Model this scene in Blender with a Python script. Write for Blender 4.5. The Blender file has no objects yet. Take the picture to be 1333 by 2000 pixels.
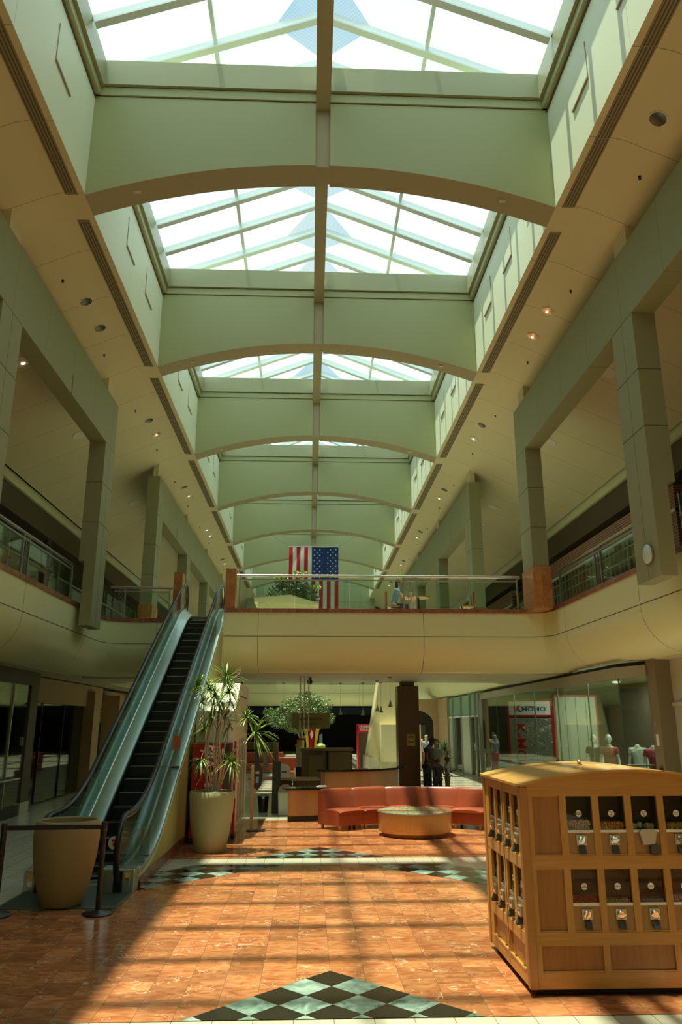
SUN_E = 9.8; SKY_E = 0.78; EXPO = 0.42
import bpy, bmesh, math, random
from math import sin, cos, pi, radians, sqrt, atan2
from mathutils import Vector, Matrix
random.seed(7)
COL = bpy.context.scene.collection
H = 2.15

# ------------------------------------------------------------ materials
MATS = {}
def mat(name, color, rough=0.6, metal=0.0, spec=0.5, bump=None, coat=0.0, emit=None, estr=0.0, noise=None):
    m = bpy.data.materials.new(name); m.use_nodes = True
    nt = m.node_tree; b = nt.nodes['Principled BSDF']
    b.inputs['Base Color'].default_value = (*color, 1)
    b.inputs['Roughness'].default_value = rough
    b.inputs['Metallic'].default_value = metal
    b.inputs['Specular IOR Level'].default_value = spec
    b.inputs['Coat Weight'].default_value = coat
    if emit:
        b.inputs['Emission Color'].default_value = (*emit, 1)
        b.inputs['Emission Strength'].default_value = estr
    if noise:
        sc, amt = noise[0], noise[1]
        tc = nt.nodes.new('ShaderNodeTexCoord'); n = nt.nodes.new('ShaderNodeTexNoise')
        n.inputs['Scale'].default_value = sc; n.inputs['Detail'].default_value = 5
        nt.links.new(tc.outputs['Object'], n.inputs['Vector'])
        mx = nt.nodes.new('ShaderNodeMix'); mx.data_type = 'RGBA'
        mx.inputs['A'].default_value = (*[c*(1-amt) for c in color], 1)
        mx.inputs['B'].default_value = (*[min(1, c*(1+amt)) for c in color], 1)
        nt.links.new(n.outputs['Fac'], mx.inputs['Factor'])
        nt.links.new(mx.outputs['Result'], b.inputs['Base Color'])
    if bump:
        tc = nt.nodes.new('ShaderNodeTexCoord'); n = nt.nodes.new('ShaderNodeTexNoise')
        n.inputs['Scale'].default_value = bump[0]; n.inputs['Detail'].default_value = 3
        nt.links.new(tc.outputs['Object'], n.inputs['Vector'])
        bp = nt.nodes.new('ShaderNodeBump'); bp.inputs['Strength'].default_value = bump[1]; bp.inputs['Distance'].default_value = 0.01
        nt.links.new(n.outputs['Fac'], bp.inputs['Height']); nt.links.new(bp.outputs['Normal'], b.inputs['Normal'])
    MATS[name] = m
    return m

def N(nt, t, **kw):
    n = nt.nodes.new(t)
    for k, v in kw.items():
        if k in n.inputs: n.inputs[k].default_value = v
        else: setattr(n, k, v)
    return n

def ramp(nt, stops, interp='LINEAR'):
    r = nt.nodes.new('ShaderNodeValToRGB'); cr = r.color_ramp; cr.interpolation = interp
    while len(cr.elements) < len(stops): cr.elements.new(0.5)
    for e, (p, c) in zip(cr.elements, stops):
        e.position = p; e.color = (*c, 1) if len(c) == 3 else c
    return r

def glass(name, tint=(0.8, 0.95, 0.9), refl=1.0, rough=0.02, base=0.04):
    m = bpy.data.materials.new(name); m.use_nodes = True; nt = m.node_tree
    nt.nodes.remove(nt.nodes['Principled BSDF']); out = nt.nodes['Material Output']
    tr = N(nt, 'ShaderNodeBsdfTransparent'); tr.inputs['Color'].default_value = (*tint, 1)
    gl = N(nt, 'ShaderNodeBsdfGlossy'); gl.inputs['Roughness'].default_value = rough
    fr = N(nt, 'ShaderNodeLayerWeight'); fr.inputs['Blend'].default_value = 0.35
    mp = N(nt, 'ShaderNodeMath', operation='MULTIPLY_ADD'); mp.inputs[1].default_value = 0.55*refl; mp.inputs[2].default_value = base*refl
    mp.use_clamp = True
    mx = N(nt, 'ShaderNodeMixShader')
    nt.links.new(fr.outputs['Fresnel'], mp.inputs[0]); nt.links.new(mp.outputs[0], mx.inputs['Fac'])
    nt.links.new(tr.outputs[0], mx.inputs[1]); nt.links.new(gl.outputs[0], mx.inputs[2]); nt.links.new(mx.outputs[0], out.inputs['Surface'])
    MATS[name] = m; return m

def marble(name, tile=(0.305, 0.305), c1=(0.50, 0.16, 0.06), c2=(0.72, 0.33, 0.14), vein=(0.85, 0.66, 0.45), grout=(0.16, 0.09, 0.05), rough=0.16, off=(0.21, 0.0), veins=1.0, vscale=4.0, gw=0.003, stretch=2.2, stagger=0.5, vr=(0.78, 1.18), lines=False):
    m = bpy.data.materials.new(name); m.use_nodes = True; nt = m.node_tree; L = nt.links
    b = nt.nodes['Principled BSDF']; b.inputs['Roughness'].default_value = rough; b.inputs['Specular IOR Level'].default_value = 0.5
    tc = N(nt, 'ShaderNodeTexCoord'); mp = N(nt, 'ShaderNodeMapping'); mp.inputs['Location'].default_value = (-off[0], -off[1], 0)
    L.new(tc.outputs['Object'], mp.inputs['Vector'])
    # tile cells run in columns along y : swap so brick rows follow x
    sw = N(nt, 'ShaderNodeSeparateXYZ'); cb = N(nt, 'ShaderNodeCombineXYZ')
    L.new(mp.outputs[0], sw.inputs[0]); L.new(sw.outputs['Y'], cb.inputs['X']); L.new(sw.outputs['X'], cb.inputs['Y'])
    br = N(nt, 'ShaderNodeTexBrick'); br.offset = stagger; br.squash = 1.0
    br.inputs['Scale'].default_value = 1.0; br.inputs['Mortar Size'].default_value = gw; br.inputs['Mortar Smooth'].default_value = 0.0
    br.inputs['Bias'].default_value = 0.0; br.inputs['Brick Width'].default_value = tile[1]; br.inputs['Row Height'].default_value = tile[0]
    br.inputs['Color1'].default_value = (0, 0, 0, 1); br.inputs['Color2'].default_value = (1, 1, 1, 1)
    L.new(cb.outputs[0], br.inputs['Vector'])
    # per tile random offsets
    wn = N(nt, 'ShaderNodeVectorMath', operation='SCALE'); wn.inputs['Scale'].default_value = 37.0
    L.new(br.outputs['Color'], wn.inputs[0])
    add = N(nt, 'ShaderNodeVectorMath', operation='ADD'); L.new(mp.outputs[0], add.inputs[0]); L.new(wn.outputs[0], add.inputs[1])
    ms = N(nt, 'ShaderNodeMapping'); ms.inputs['Scale'].default_value = (1, stretch, 1); L.new(add.outputs[0], ms.inputs['Vector'])
    n1 = N(nt, 'ShaderNodeTexNoise'); n1.inputs['Scale'].default_value = 5; n1.inputs['Detail'].default_value = 7; n1.inputs['Distortion'].default_value = 1.2
    L.new(ms.outputs[0], n1.inputs['Vector'])
    r1 = ramp(nt, [(0.3, c1), (0.7, c2)]); L.new(n1.outputs['Fac'], r1.inputs['Fac'])
    # tile brightness
    hs = N(nt, 'ShaderNodeHueSaturation'); L.new(r1.outputs['Color'], hs.inputs['Color'])
    mr = N(nt, 'ShaderNodeMapRange'); mr.inputs['To Min'].default_value = vr[0]; mr.inputs['To Max'].default_value = vr[1]
    L.new(br.outputs['Color'], mr.inputs['Value']); L.new(mr.outputs[0], hs.inputs['Value'])
    # veins : ridged noise, masked
    n2 = N(nt, 'ShaderNodeTexNoise'); n2.inputs['Scale'].default_value = vscale; n2.inputs['Detail'].default_value = 2.5; n2.inputs['Distortion'].default_value = 2.0
    L.new(add.outputs[0], n2.inputs['Vector'])
    s = N(nt, 'ShaderNodeMath', operation='SUBTRACT'); s.inputs[1].default_value = 0.5; L.new(n2.outputs['Fac'], s.inputs[0])
    a = N(nt, 'ShaderNodeMath', operation='ABSOLUTE'); L.new(s.outputs[0], a.inputs[0])
    rv = ramp(nt, [(0.0, (1, 1, 1)), (0.017, (0, 0, 0))]); L.new(a.outputs[0], rv.inputs['Fac'])
    n3 = N(nt, 'ShaderNodeTexNoise'); n3.inputs['Scale'].default_value = 3.2; n3.inputs['Detail'].default_value = 2; L.new(add.outputs[0], n3.inputs['Vector'])
    r3 = ramp(nt, [(0.52, (0, 0, 0)), (0.6, (1, 1, 1))]); L.new(n3.outputs['Fac'], r3.inputs['Fac'])
    mm = N(nt, 'ShaderNodeMath', operation='MULTIPLY'); L.new(rv.outputs['Color'], mm.inputs[0]); L.new(r3.outputs['Color'], mm.inputs[1])
    mv = N(nt, 'ShaderNodeMath', operation='MULTIPLY'); L.new(mm.outputs[0], mv.inputs[0]); mv.inputs[1].default_value = 0.85*veins
    mx = N(nt, 'ShaderNodeMix', data_type='RGBA'); mx.inputs['B'].default_value = (*vein, 1)
    L.new(mv.outputs[0], mx.inputs['Factor']); L.new(hs.outputs['Color'], mx.inputs['A'])
    mg = N(nt, 'ShaderNodeMix', data_type='RGBA'); mg.inputs['B'].default_value = (*grout, 1)
    gf = br.outputs['Fac']
    if lines:
        pp = N(nt, 'ShaderNodeMath', operation='PINGPONG'); pp.inputs[1].default_value = tile[0]/2; L.new(sw.outputs['X'], pp.inputs[0])
        lt = N(nt, 'ShaderNodeMath', operation='LESS_THAN'); lt.inputs[1].default_value = 0.0022; L.new(pp.outputs[0], lt.inputs[0])
        hf = N(nt, 'ShaderNodeMath', operation='MULTIPLY'); hf.inputs[1].default_value = 0.35; L.new(gf, hf.inputs[0])
        mxm = N(nt, 'ShaderNodeMath', operation='MAXIMUM'); L.new(lt.outputs[0], mxm.inputs[0]); L.new(hf.outputs[0], mxm.inputs[1]); gf = mxm.outputs[0]
    L.new(gf, mg.inputs['Factor']); L.new(mx.outputs['Result'], mg.inputs['A'])
    L.new(mg.outputs['Result'], b.inputs['Base Color'])
    MATS[name] = m; return m

def wood(name, c1, c2, scale=6.0, rough=0.35, axis='Z', coat=0.2):
    m = bpy.data.materials.new(name); m.use_nodes = True; nt = m.node_tree; L = nt.links
    b = nt.nodes['Principled BSDF']; b.inputs['Roughness'].default_value = rough; b.inputs['Coat Weight'].default_value = coat
    b.inputs['Coat Roughness'].default_value = 0.2
    tc = N(nt, 'ShaderNodeTexCoord'); mp = N(nt, 'ShaderNodeMapping')
    sc = {'Z': (1, 1, 0.08), 'X': (0.08, 1, 1), 'Y': (1, 0.08, 1)}[axis]
    mp.inputs['Scale'].default_value = sc
    n = N(nt, 'ShaderNodeTexNoise'); n.inputs['Scale'].default_value = scale*6; n.inputs['Detail'].default_value = 6; n.inputs['Distortion'].default_value = 0.6
    n2 = N(nt, 'ShaderNodeTexNoise'); n2.inputs['Scale'].default_value = scale*0.6; n2.inputs['Detail'].default_value = 1
    L.new(tc.outputs['Object'], mp.inputs['Vector']); L.new(mp.outputs[0], n.inputs['Vector']); L.new(mp.outputs[0], n2.inputs['Vector'])
    ad = N(nt, 'ShaderNodeMath', operation='MULTIPLY_ADD'); ad.inputs[1].default_value = 0.55
    L.new(n.outputs['Fac'], ad.inputs[0]); ml = N(nt, 'ShaderNodeMath', operation='MULTIPLY'); ml.inputs[1].default_value = 0.45
    L.new(n2.outputs['Fac'], ml.inputs[0]); L.new(ml.outputs[0], ad.inputs[2])
    r = ramp(nt, [(0.35, c1), (0.65, c2)]); L.new(ad.outputs[0], r.inputs['Fac']); L.new(r.outputs['Color'], b.inputs['Base Color'])
    MATS[name] = m; return m

def bricks(name, c1, c2, mortar, w=0.25, h=0.08, ms=0.012, plane='YZ', rough=0.8):
    m = bpy.data.materials.new(name); m.use_nodes = True; nt = m.node_tree; L = nt.links
    b = nt.nodes['Principled BSDF']; b.inputs['Roughness'].default_value = rough
    tc = N(nt, 'ShaderNodeTexCoord'); sp = N(nt, 'ShaderNodeSeparateXYZ'); cb = N(nt, 'ShaderNodeCombineXYZ')
    L.new(tc.outputs['Object'], sp.inputs[0]); L.new(sp.outputs[plane[0]], cb.inputs['X']); L.new(sp.outputs[plane[1]], cb.inputs['Y'])
    br = N(nt, 'ShaderNodeTexBrick'); br.inputs['Scale'].default_value = 1; br.inputs['Brick Width'].default_value = w; br.inputs['Row Height'].default_value = h
    br.inputs['Mortar Size'].default_value = ms; br.inputs['Color1'].default_value = (*c1, 1); br.inputs['Color2'].default_value = (*c2, 1); br.inputs['Mortar'].default_value = (*mortar, 1)
    L.new(cb.outputs[0], br.inputs['Vector']); L.new(br.outputs['Color'], b.inputs['Base Color'])
    MATS[name] = m; return m

def panelled(name, color, w=1.2, h=1.2, plane='XY', off=(0, 0), rough=0.6, line=0.006, dark=0.45, spec=0.3, stagger=0.0):
    """painted panels with fine open joints"""
    m = bpy.data.materials.new(name); m.use_nodes = True; nt = m.node_tree; L = nt.links
    b = nt.nodes['Principled BSDF']; b.inputs['Roughness'].default_value = rough; b.inputs['Specular IOR Level'].default_value = spec
    tc = N(nt, 'ShaderNodeTexCoord'); mp = N(nt, 'ShaderNodeMapping')
    o = {'X': 0, 'Y': 0, 'Z': 0}; o[plane[0]] = -off[0]; o[plane[1]] = -off[1]
    mp.inputs['Location'].default_value = (o['X'], o['Y'], o['Z'])
    sp = N(nt, 'ShaderNodeSeparateXYZ'); cb = N(nt, 'ShaderNodeCombineXYZ')
    L.new(tc.outputs['Object'], mp.inputs['Vector']); L.new(mp.outputs[0], sp.inputs[0]); L.new(sp.outputs[plane[0]], cb.inputs['X']); L.new(sp.outputs[plane[1]], cb.inputs['Y'])
    br = N(nt, 'ShaderNodeTexBrick'); br.offset = stagger; br.inputs['Scale'].default_value = 1; br.inputs['Brick Width'].default_value = w; br.inputs['Row Height'].default_value = h
    br.inputs['Mortar Size'].default_value = line; br.inputs['Mortar Smooth'].default_value = 0
    c = color
    br.inputs['Color1'].default_value = (*c, 1); br.inputs['Color2'].default_value = (*[x*0.97 for x in c], 1); br.inputs['Mortar'].default_value = (*[x*dark for x in c], 1)
    L.new(cb.outputs[0], br.inputs['Vector'])
    L.new(br.outputs['Color'], b.inputs['Base Color'])
    MATS[name] = m; return m

M = MATS
BEIGE = (0.62, 0.54, 0.33)
mat('cream_paint', (0.68, 0.62, 0.38), 0.55, noise=(1.5, 0.04))
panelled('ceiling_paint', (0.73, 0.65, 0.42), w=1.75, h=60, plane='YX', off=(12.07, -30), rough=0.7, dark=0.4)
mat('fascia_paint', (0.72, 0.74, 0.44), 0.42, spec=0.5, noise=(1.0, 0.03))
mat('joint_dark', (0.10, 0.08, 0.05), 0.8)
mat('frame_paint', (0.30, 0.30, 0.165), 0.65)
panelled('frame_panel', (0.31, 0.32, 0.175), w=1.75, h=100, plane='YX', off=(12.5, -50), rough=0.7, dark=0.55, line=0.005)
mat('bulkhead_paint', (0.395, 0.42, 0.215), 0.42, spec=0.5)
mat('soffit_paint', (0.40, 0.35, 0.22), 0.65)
panelled('well_paint', (0.80, 0.87, 0.68), w=3.5, h=20, plane='YX', off=(12.1, -10), rough=0.5, dark=0.6, line=0.005)
mat('bronze_trim', (0.30, 0.25, 0.15), 0.5)
mat('curb_white', (0.34, 0.36, 0.21), 0.35)
mat('rafter_paint', (0.70, 0.80, 0.82), 0.4)
marble('marble_floor', c1=(0.30, 0.085, 0.03), c2=(0.55, 0.235, 0.095), vein=(0.80, 0.60, 0.40), lines=True, gw=0.0015, vr=(0.72, 1.25))
marble('marble_curb', tile=(0.6, 0.6), c1=(0.22, 0.075, 0.045), c2=(0.36, 0.14, 0.085), vein=(0.6, 0.45, 0.3), grout=(0.10, 0.05, 0.03), rough=0.2, vscale=5, veins=0.9)
marble('marble_plinth', tile=(0.5, 0.5), c1=(0.42, 0.15, 0.05), c2=(0.60, 0.27, 0.10), vein=(0.35, 0.14, 0.06), grout=(0.2, 0.1, 0.05), rough=0.25, vscale=5, veins=0.5)
marble('white_tile', tile=(0.305, 0.61), c1=(0.50, 0.49, 0.38), c2=(0.58, 0.56, 0.43), vein=(0.5, 0.48, 0.38), grout=(0.14, 0.13, 0.10), rough=0.14, veins=0.0, vr=(0.93, 1.05), stagger=0.0, gw=0.003, stretch=1.0)
marble('teal_stone', tile=(3, 3), c1=(0.05, 0.12, 0.10), c2=(0.36, 0.50, 0.44), vein=(0.16, 0.09, 0.05), grout=(0.05, 0.06, 0.05), rough=0.15, veins=0.6, vscale=9, gw=0.0, stretch=1.0)
mat('black_stone', (0.014, 0.015, 0.011), 0.12, spec=0.5)
mat('steel', (0.55, 0.55, 0.52), 0.25, metal=1.0)
mat('steel_dull', (0.42, 0.44, 0.40), 0.42, metal=1.0)
mat('steel_brush', (0.50, 0.60, 0.58), 0.28, metal=0.9, spec=0.5)
mat('chrome', (0.85, 0.85, 0.85), 0.08, metal=1.0)
mat('rubber', (0.010, 0.011, 0.014), 0.32, spec=0.35, coat=0.1)
mat('black_metal', (0.012, 0.012, 0.012), 0.35)
mat('black_plastic', (0.02, 0.02, 0.022), 0.3)
mat('step_metal', (0.032, 0.045, 0.045), 0.4, metal=0.6)
mat('olive_paint', (0.42, 0.40, 0.14), 0.5)
glass('clear_glass', (0.82, 0.93, 0.88), 0.7)
glass('rail_glass', (0.84, 0.92, 0.88), 0.35, base=0.05)
glass('store_glass', (0.80, 0.88, 0.80), 0.6, base=0.07)
glass('escalator_glass', (0.72, 0.86, 0.80), 0.75, base=0.06)
glass('acrylic', (0.85, 0.88, 0.86), 1.0, base=0.08)
mat('planter_sand', (0.28, 0.235, 0.12), 0.75, bump=(60, 0.15))
mat('planter_olive', (0.40, 0.38, 0.22), 0.75, bump=(60, 0.15))
mat('soil', (0.05, 0.035, 0.02), 0.95, bump=(30, 0.6))
mat('bark', (0.50, 0.41, 0.29), 0.85, bump=(40, 0.4))
mat('leaf_dracaena', (0.17, 0.28, 0.05), 0.35, spec=0.5)
mat('leaf_ficus', (0.19, 0.29, 0.11), 0.35, spec=0.5)
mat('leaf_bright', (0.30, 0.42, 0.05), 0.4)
mat('red_paint', (0.42, 0.008, 0.012), 0.35, spec=0.5)
mat('white_paint', (0.78, 0.78, 0.72), 0.5)
mat('white_plastic', (0.72, 0.72, 0.66), 0.4)
mat('leather', (0.28, 0.058, 0.022), 0.36, spec=0.6, coat=0.25, bump=(25, 0.05))
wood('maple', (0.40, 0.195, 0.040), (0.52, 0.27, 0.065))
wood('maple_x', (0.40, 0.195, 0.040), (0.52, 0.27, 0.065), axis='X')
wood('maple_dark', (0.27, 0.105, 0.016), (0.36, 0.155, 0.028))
wood('maple_board', (0.31, 0.165, 0.045), (0.35, 0.19, 0.055), scale=10)
mat('coin_metal', (0.50, 0.50, 0.46), 0.28, metal=0.7)
glass('bin_window', (0.92, 0.90, 0.86), 0.35, base=0.05)
wood('desk_wood', (0.40, 0.25, 0.12), (0.50, 0.33, 0.17))
wood('desk_wood_dark', (0.13, 0.09, 0.045), (0.18, 0.13, 0.065))
wood('table_wood', (0.48, 0.28, 0.09), (0.56, 0.34, 0.12))
mat('counter_black', (0.012, 0.018, 0.016), 0.08)
mat('granite_brown', (0.10, 0.045, 0.022), 0.25, noise=(18, 0.35))
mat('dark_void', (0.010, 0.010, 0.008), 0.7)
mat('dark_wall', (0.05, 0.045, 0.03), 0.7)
mat('dark_brown', (0.10, 0.075, 0.045), 0.6)
mat('plaster_tan', (0.42, 0.29, 0.16), 0.7)
mat('pillar_taupe', (0.23, 0.18, 0.11), 0.5)
mat('pillar_dark', (0.09, 0.085, 0.055), 0.5)
mat('yellow', (0.75, 0.50, 0.02), 0.4)
mat('yellow_notice', (0.40, 0.30, 0.05), 0.5)
mat('blue_dark', (0.01, 0.03, 0.09), 0.5)
mat('flag_red', (0.50, 0.012, 0.02), 0.7)
mat('flag_white', (0.68, 0.76, 0.70), 0.7)
mat('flag_blue', (0.005, 0.035, 0.18), 0.7)
mat('logo_red', (0.45, 0.01, 0.015), 0.4)
mat('logo_blue', (0.01, 0.04, 0.22), 0.4)
mat('sign_olive', (0.17, 0.165, 0.055), 0.5)
mat('sign_letters', (0.04, 0.04, 0.015), 0.5)
mat('skin', (0.50, 0.28, 0.18), 0.55)
mat('skin_dark', (0.10, 0.045, 0.028), 0.55)
mat('hair_dark', (0.012, 0.009, 0.007), 0.6)
mat('mannequin', (0.66, 0.66, 0.60), 0.4)
mat('lamp_white', (0.75, 0.72, 0.62), 0.5)
mat('lamp_glow', (1, 0.9, 0.7), 0.5, emit=(1.0, 0.82, 0.55), estr=2.5)
mat('lamp_copper', (0.75, 0.38, 0.20), 0.3, metal=0.8)
mat('lamp_mirror', (0.10, 0.095, 0.075), 0.25, metal=0.6)
mat('red_booth', (0.40, 0.01, 0.03), 0.4, emit=(0.5, 0.02, 0.04), estr=0.15)
bricks('brick_red', (0.30, 0.11, 0.07), (0.20, 0.08, 0.06), (0.40, 0.33, 0.24))
bricks('shutter', (0.06, 0.055, 0.04), (0.05, 0.045, 0.035), (0.02, 0.018, 0.014), w=60, h=0.06, ms=0.012)

mat('steel_brush_dark', (0.16, 0.22, 0.21), 0.35, metal=0.7)
mat('olive_trim', (0.55, 0.60, 0.28), 0.4)
mat('block_paint', (0.60, 0.60, 0.45), 0.5)
mat('kiosk_dark', (0.05, 0.038, 0.02), 0.6)
mat('chute_grey', (0.06, 0.07, 0.06), 0.35, metal=0.3)
mat('brass', (0.60, 0.42, 0.18), 0.3, metal=1.0)
mat('leaf_dark', (0.07, 0.13, 0.04), 0.4)
wood('maple_post', (0.33, 0.14, 0.028), (0.42, 0.19, 0.04))
wood('roof_wood', (0.46, 0.24, 0.06), (0.56, 0.31, 0.09), axis='X', scale=5, rough=0.28)
wood('desk_wood_mid', (0.20, 0.14, 0.07), (0.26, 0.19, 0.10))
mat('teal_frost', (0.20, 0.40, 0.33), 0.3)
mat('soffit_low', (0.60, 0.54, 0.36), 0.6)
mat('lamp_frost', (0.62, 0.72, 0.70), 0.25, spec=0.6)
mat('plaster_grey', (0.36, 0.34, 0.24), 0.55)
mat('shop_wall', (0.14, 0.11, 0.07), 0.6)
mat('shop_pale', (0.52, 0.50, 0.40), 0.5)
mat('grey_panel', (0.42, 0.46, 0.38), 0.5)
mat('garment_rust', (0.35, 0.12, 0.05), 0.8)
mat('garment_white', (0.62, 0.66, 0.62), 0.8)
mat('garment_red', (0.38, 0.07, 0.05), 0.8)
mat('garment_black', (0.03, 0.02, 0.02), 0.8)
mat('garment_pink', (0.50, 0.07, 0.12), 0.8)
mat('garment_blue', (0.16, 0.26, 0.42), 0.8)
mat('garment_grey', (0.26, 0.29, 0.27), 0.8)
mat('garment_orange', (0.75, 0.28, 0.14), 0.8)
mat('garment_teal', (0.14, 0.32, 0.36), 0.8)
mat('denim', (0.05, 0.07, 0.12), 0.85)
mat('khaki', (0.15, 0.11, 0.07), 0.85)
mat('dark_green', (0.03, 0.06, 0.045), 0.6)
mat('shop_glow', (1, 1, 0.9), 0.5, emit=(0.85, 1.0, 0.85), estr=1.6)
mat('hair_brown', (0.10, 0.05, 0.025), 0.6)
mat('hair_grey', (0.35, 0.33, 0.28), 0.6)
glass('teal_glass', (0.35, 0.62, 0.52), 0.7, base=0.1)
panelled('bulkhead_panel', (0.38, 0.42, 0.27), w=1.25, h=1.25, plane='XZ', off=(0.1, 5.0), rough=0.5, dark=0.6, line=0.012)
def silver():
    m = bpy.data.materials.new('silver_swirl'); m.use_nodes = True; nt = m.node_tree; L = nt.links
    b = nt.nodes['Principled BSDF']; b.inputs['Metallic'].default_value = 0.75; b.inputs['Roughness'].default_value = 0.32
    b.inputs['Base Color'].default_value = (0.42, 0.40, 0.34, 1)
    tc = N(nt, 'ShaderNodeTexCoord'); n = N(nt, 'ShaderNodeTexNoise'); n.inputs['Scale'].default_value = 6; n.inputs['Distortion'].default_value = 3.5; n.inputs['Detail'].default_value = 1
    L.new(tc.outputs['Object'], n.inputs['Vector'])
    bp = N(nt, 'ShaderNodeBump'); bp.inputs['Strength'].default_value = 0.8; bp.inputs['Distance'].default_value = 0.03
    L.new(n.outputs['Fac'], bp.inputs['Height']); L.new(bp.outputs[0], b.inputs['Normal']); MATS['silver_swirl'] = m
silver()

def mosaic():
    m = bpy.data.materials.new('mosaic_top'); m.use_nodes = True; nt = m.node_tree; L = nt.links
    b = nt.nodes['Principled BSDF']; b.inputs['Roughness'].default_value = 0.08
    tc = N(nt, 'ShaderNodeTexCoord'); v = N(nt, 'ShaderNodeTexVoronoi'); v.inputs['Scale'].default_value = 26
    L.new(tc.outputs['Object'], v.inputs['Vector'])
    hs = N(nt, 'ShaderNodeSeparateColor'); L.new(v.outputs['Color'], hs.inputs[0])
    r = ramp(nt, [(0.0, (0.10, 0.25, 0.12)), (0.2, (0.55, 0.50, 0.18)), (0.38, (0.20, 0.42, 0.34)), (0.55, (0.62, 0.55, 0.33)), (0.72, (0.50, 0.16, 0.07)), (0.85, (0.35, 0.48, 0.22))], 'CONSTANT')
    L.new(hs.outputs[0], r.inputs['Fac']); L.new(r.outputs['Color'], b.inputs['Base Color']); MATS['mosaic_top'] = m
mosaic()

def skylight_glass():
    """white mesh-shaded glazing that lets part of the sun through; clear lozenges along the ridge"""
    m = bpy.data.materials.new('skylight_pane'); m.use_nodes = True; nt = m.node_tree; L = nt.links
    nt.nodes.remove(nt.nodes['Principled BSDF']); out = nt.nodes['Material Output']
    tc = N(nt, 'ShaderNodeTexCoord'); sp = N(nt, 'ShaderNodeSeparateXYZ'); L.new(tc.outputs['Object'], sp.inputs[0])
    def math(op, a, b=None, c=None):
        n = N(nt, 'ShaderNodeMath', operation=op)
        for i, x in enumerate((a, b, c)):
            if x is None: continue
            if isinstance(x, (int, float)): n.inputs[i].default_value = x
            else: L.new(x, n.inputs[i])
        return n.outputs[0]
    ax = math('ABSOLUTE', math('SUBTRACT', sp.outputs['X'], 0.14))
    # lozenge pattern along the ridge, one per two panes
    fy = math('PINGPONG', math('ADD', sp.outputs['Y'], 0.55), 1.1667)
    edge = math('MULTIPLY', fy, 0.85)
    clear = math('LESS_THAN', ax, edge)
    # fine mesh lines
    g1 = math('PINGPONG', math('ADD', sp.outputs['X'], math('MULTIPLY', sp.outputs['Y'], 0.8)), 0.035)
    g2 = math('PINGPONG', math('SUBTRACT', sp.outputs['X'], math('MULTIPLY', sp.outputs['Y'], 0.8)), 0.035)
    ln = math('LESS_THAN', math('MINIMUM', g1, g2), 0.005)
    tr = N(nt, 'ShaderNodeBsdfTransparent')
    cm = N(nt, 'ShaderNodeMix', data_type='RGBA'); cm.inputs['A'].default_value = (0.86, 0.93, 0.80, 1); cm.inputs['B'].default_value = (0.60, 0.72, 0.66, 1)
    L.new(ln, cm.inputs['Factor']); L.new(cm.outputs['Result'], tr.inputs['Color'])
    tl = N(nt, 'ShaderNodeBsdfTranslucent'); tl.inputs['Color'].default_value = (0.60, 0.72, 0.70, 1)
    mx = N(nt, 'ShaderNodeMixShader'); L.new(tr.outputs[0], mx.inputs[1]); L.new(tl.outputs[0], mx.inputs[2])
    fac = math('MULTIPLY', math('SUBTRACT', 1.0, clear), 0.25)
    fac = math('ADD', fac, 0.03); L.new(fac, mx.inputs['Fac'])
    L.new(mx.outputs[0], out.inputs['Surface']); MATS['skylight_pane'] = m
skylight_glass()

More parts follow.
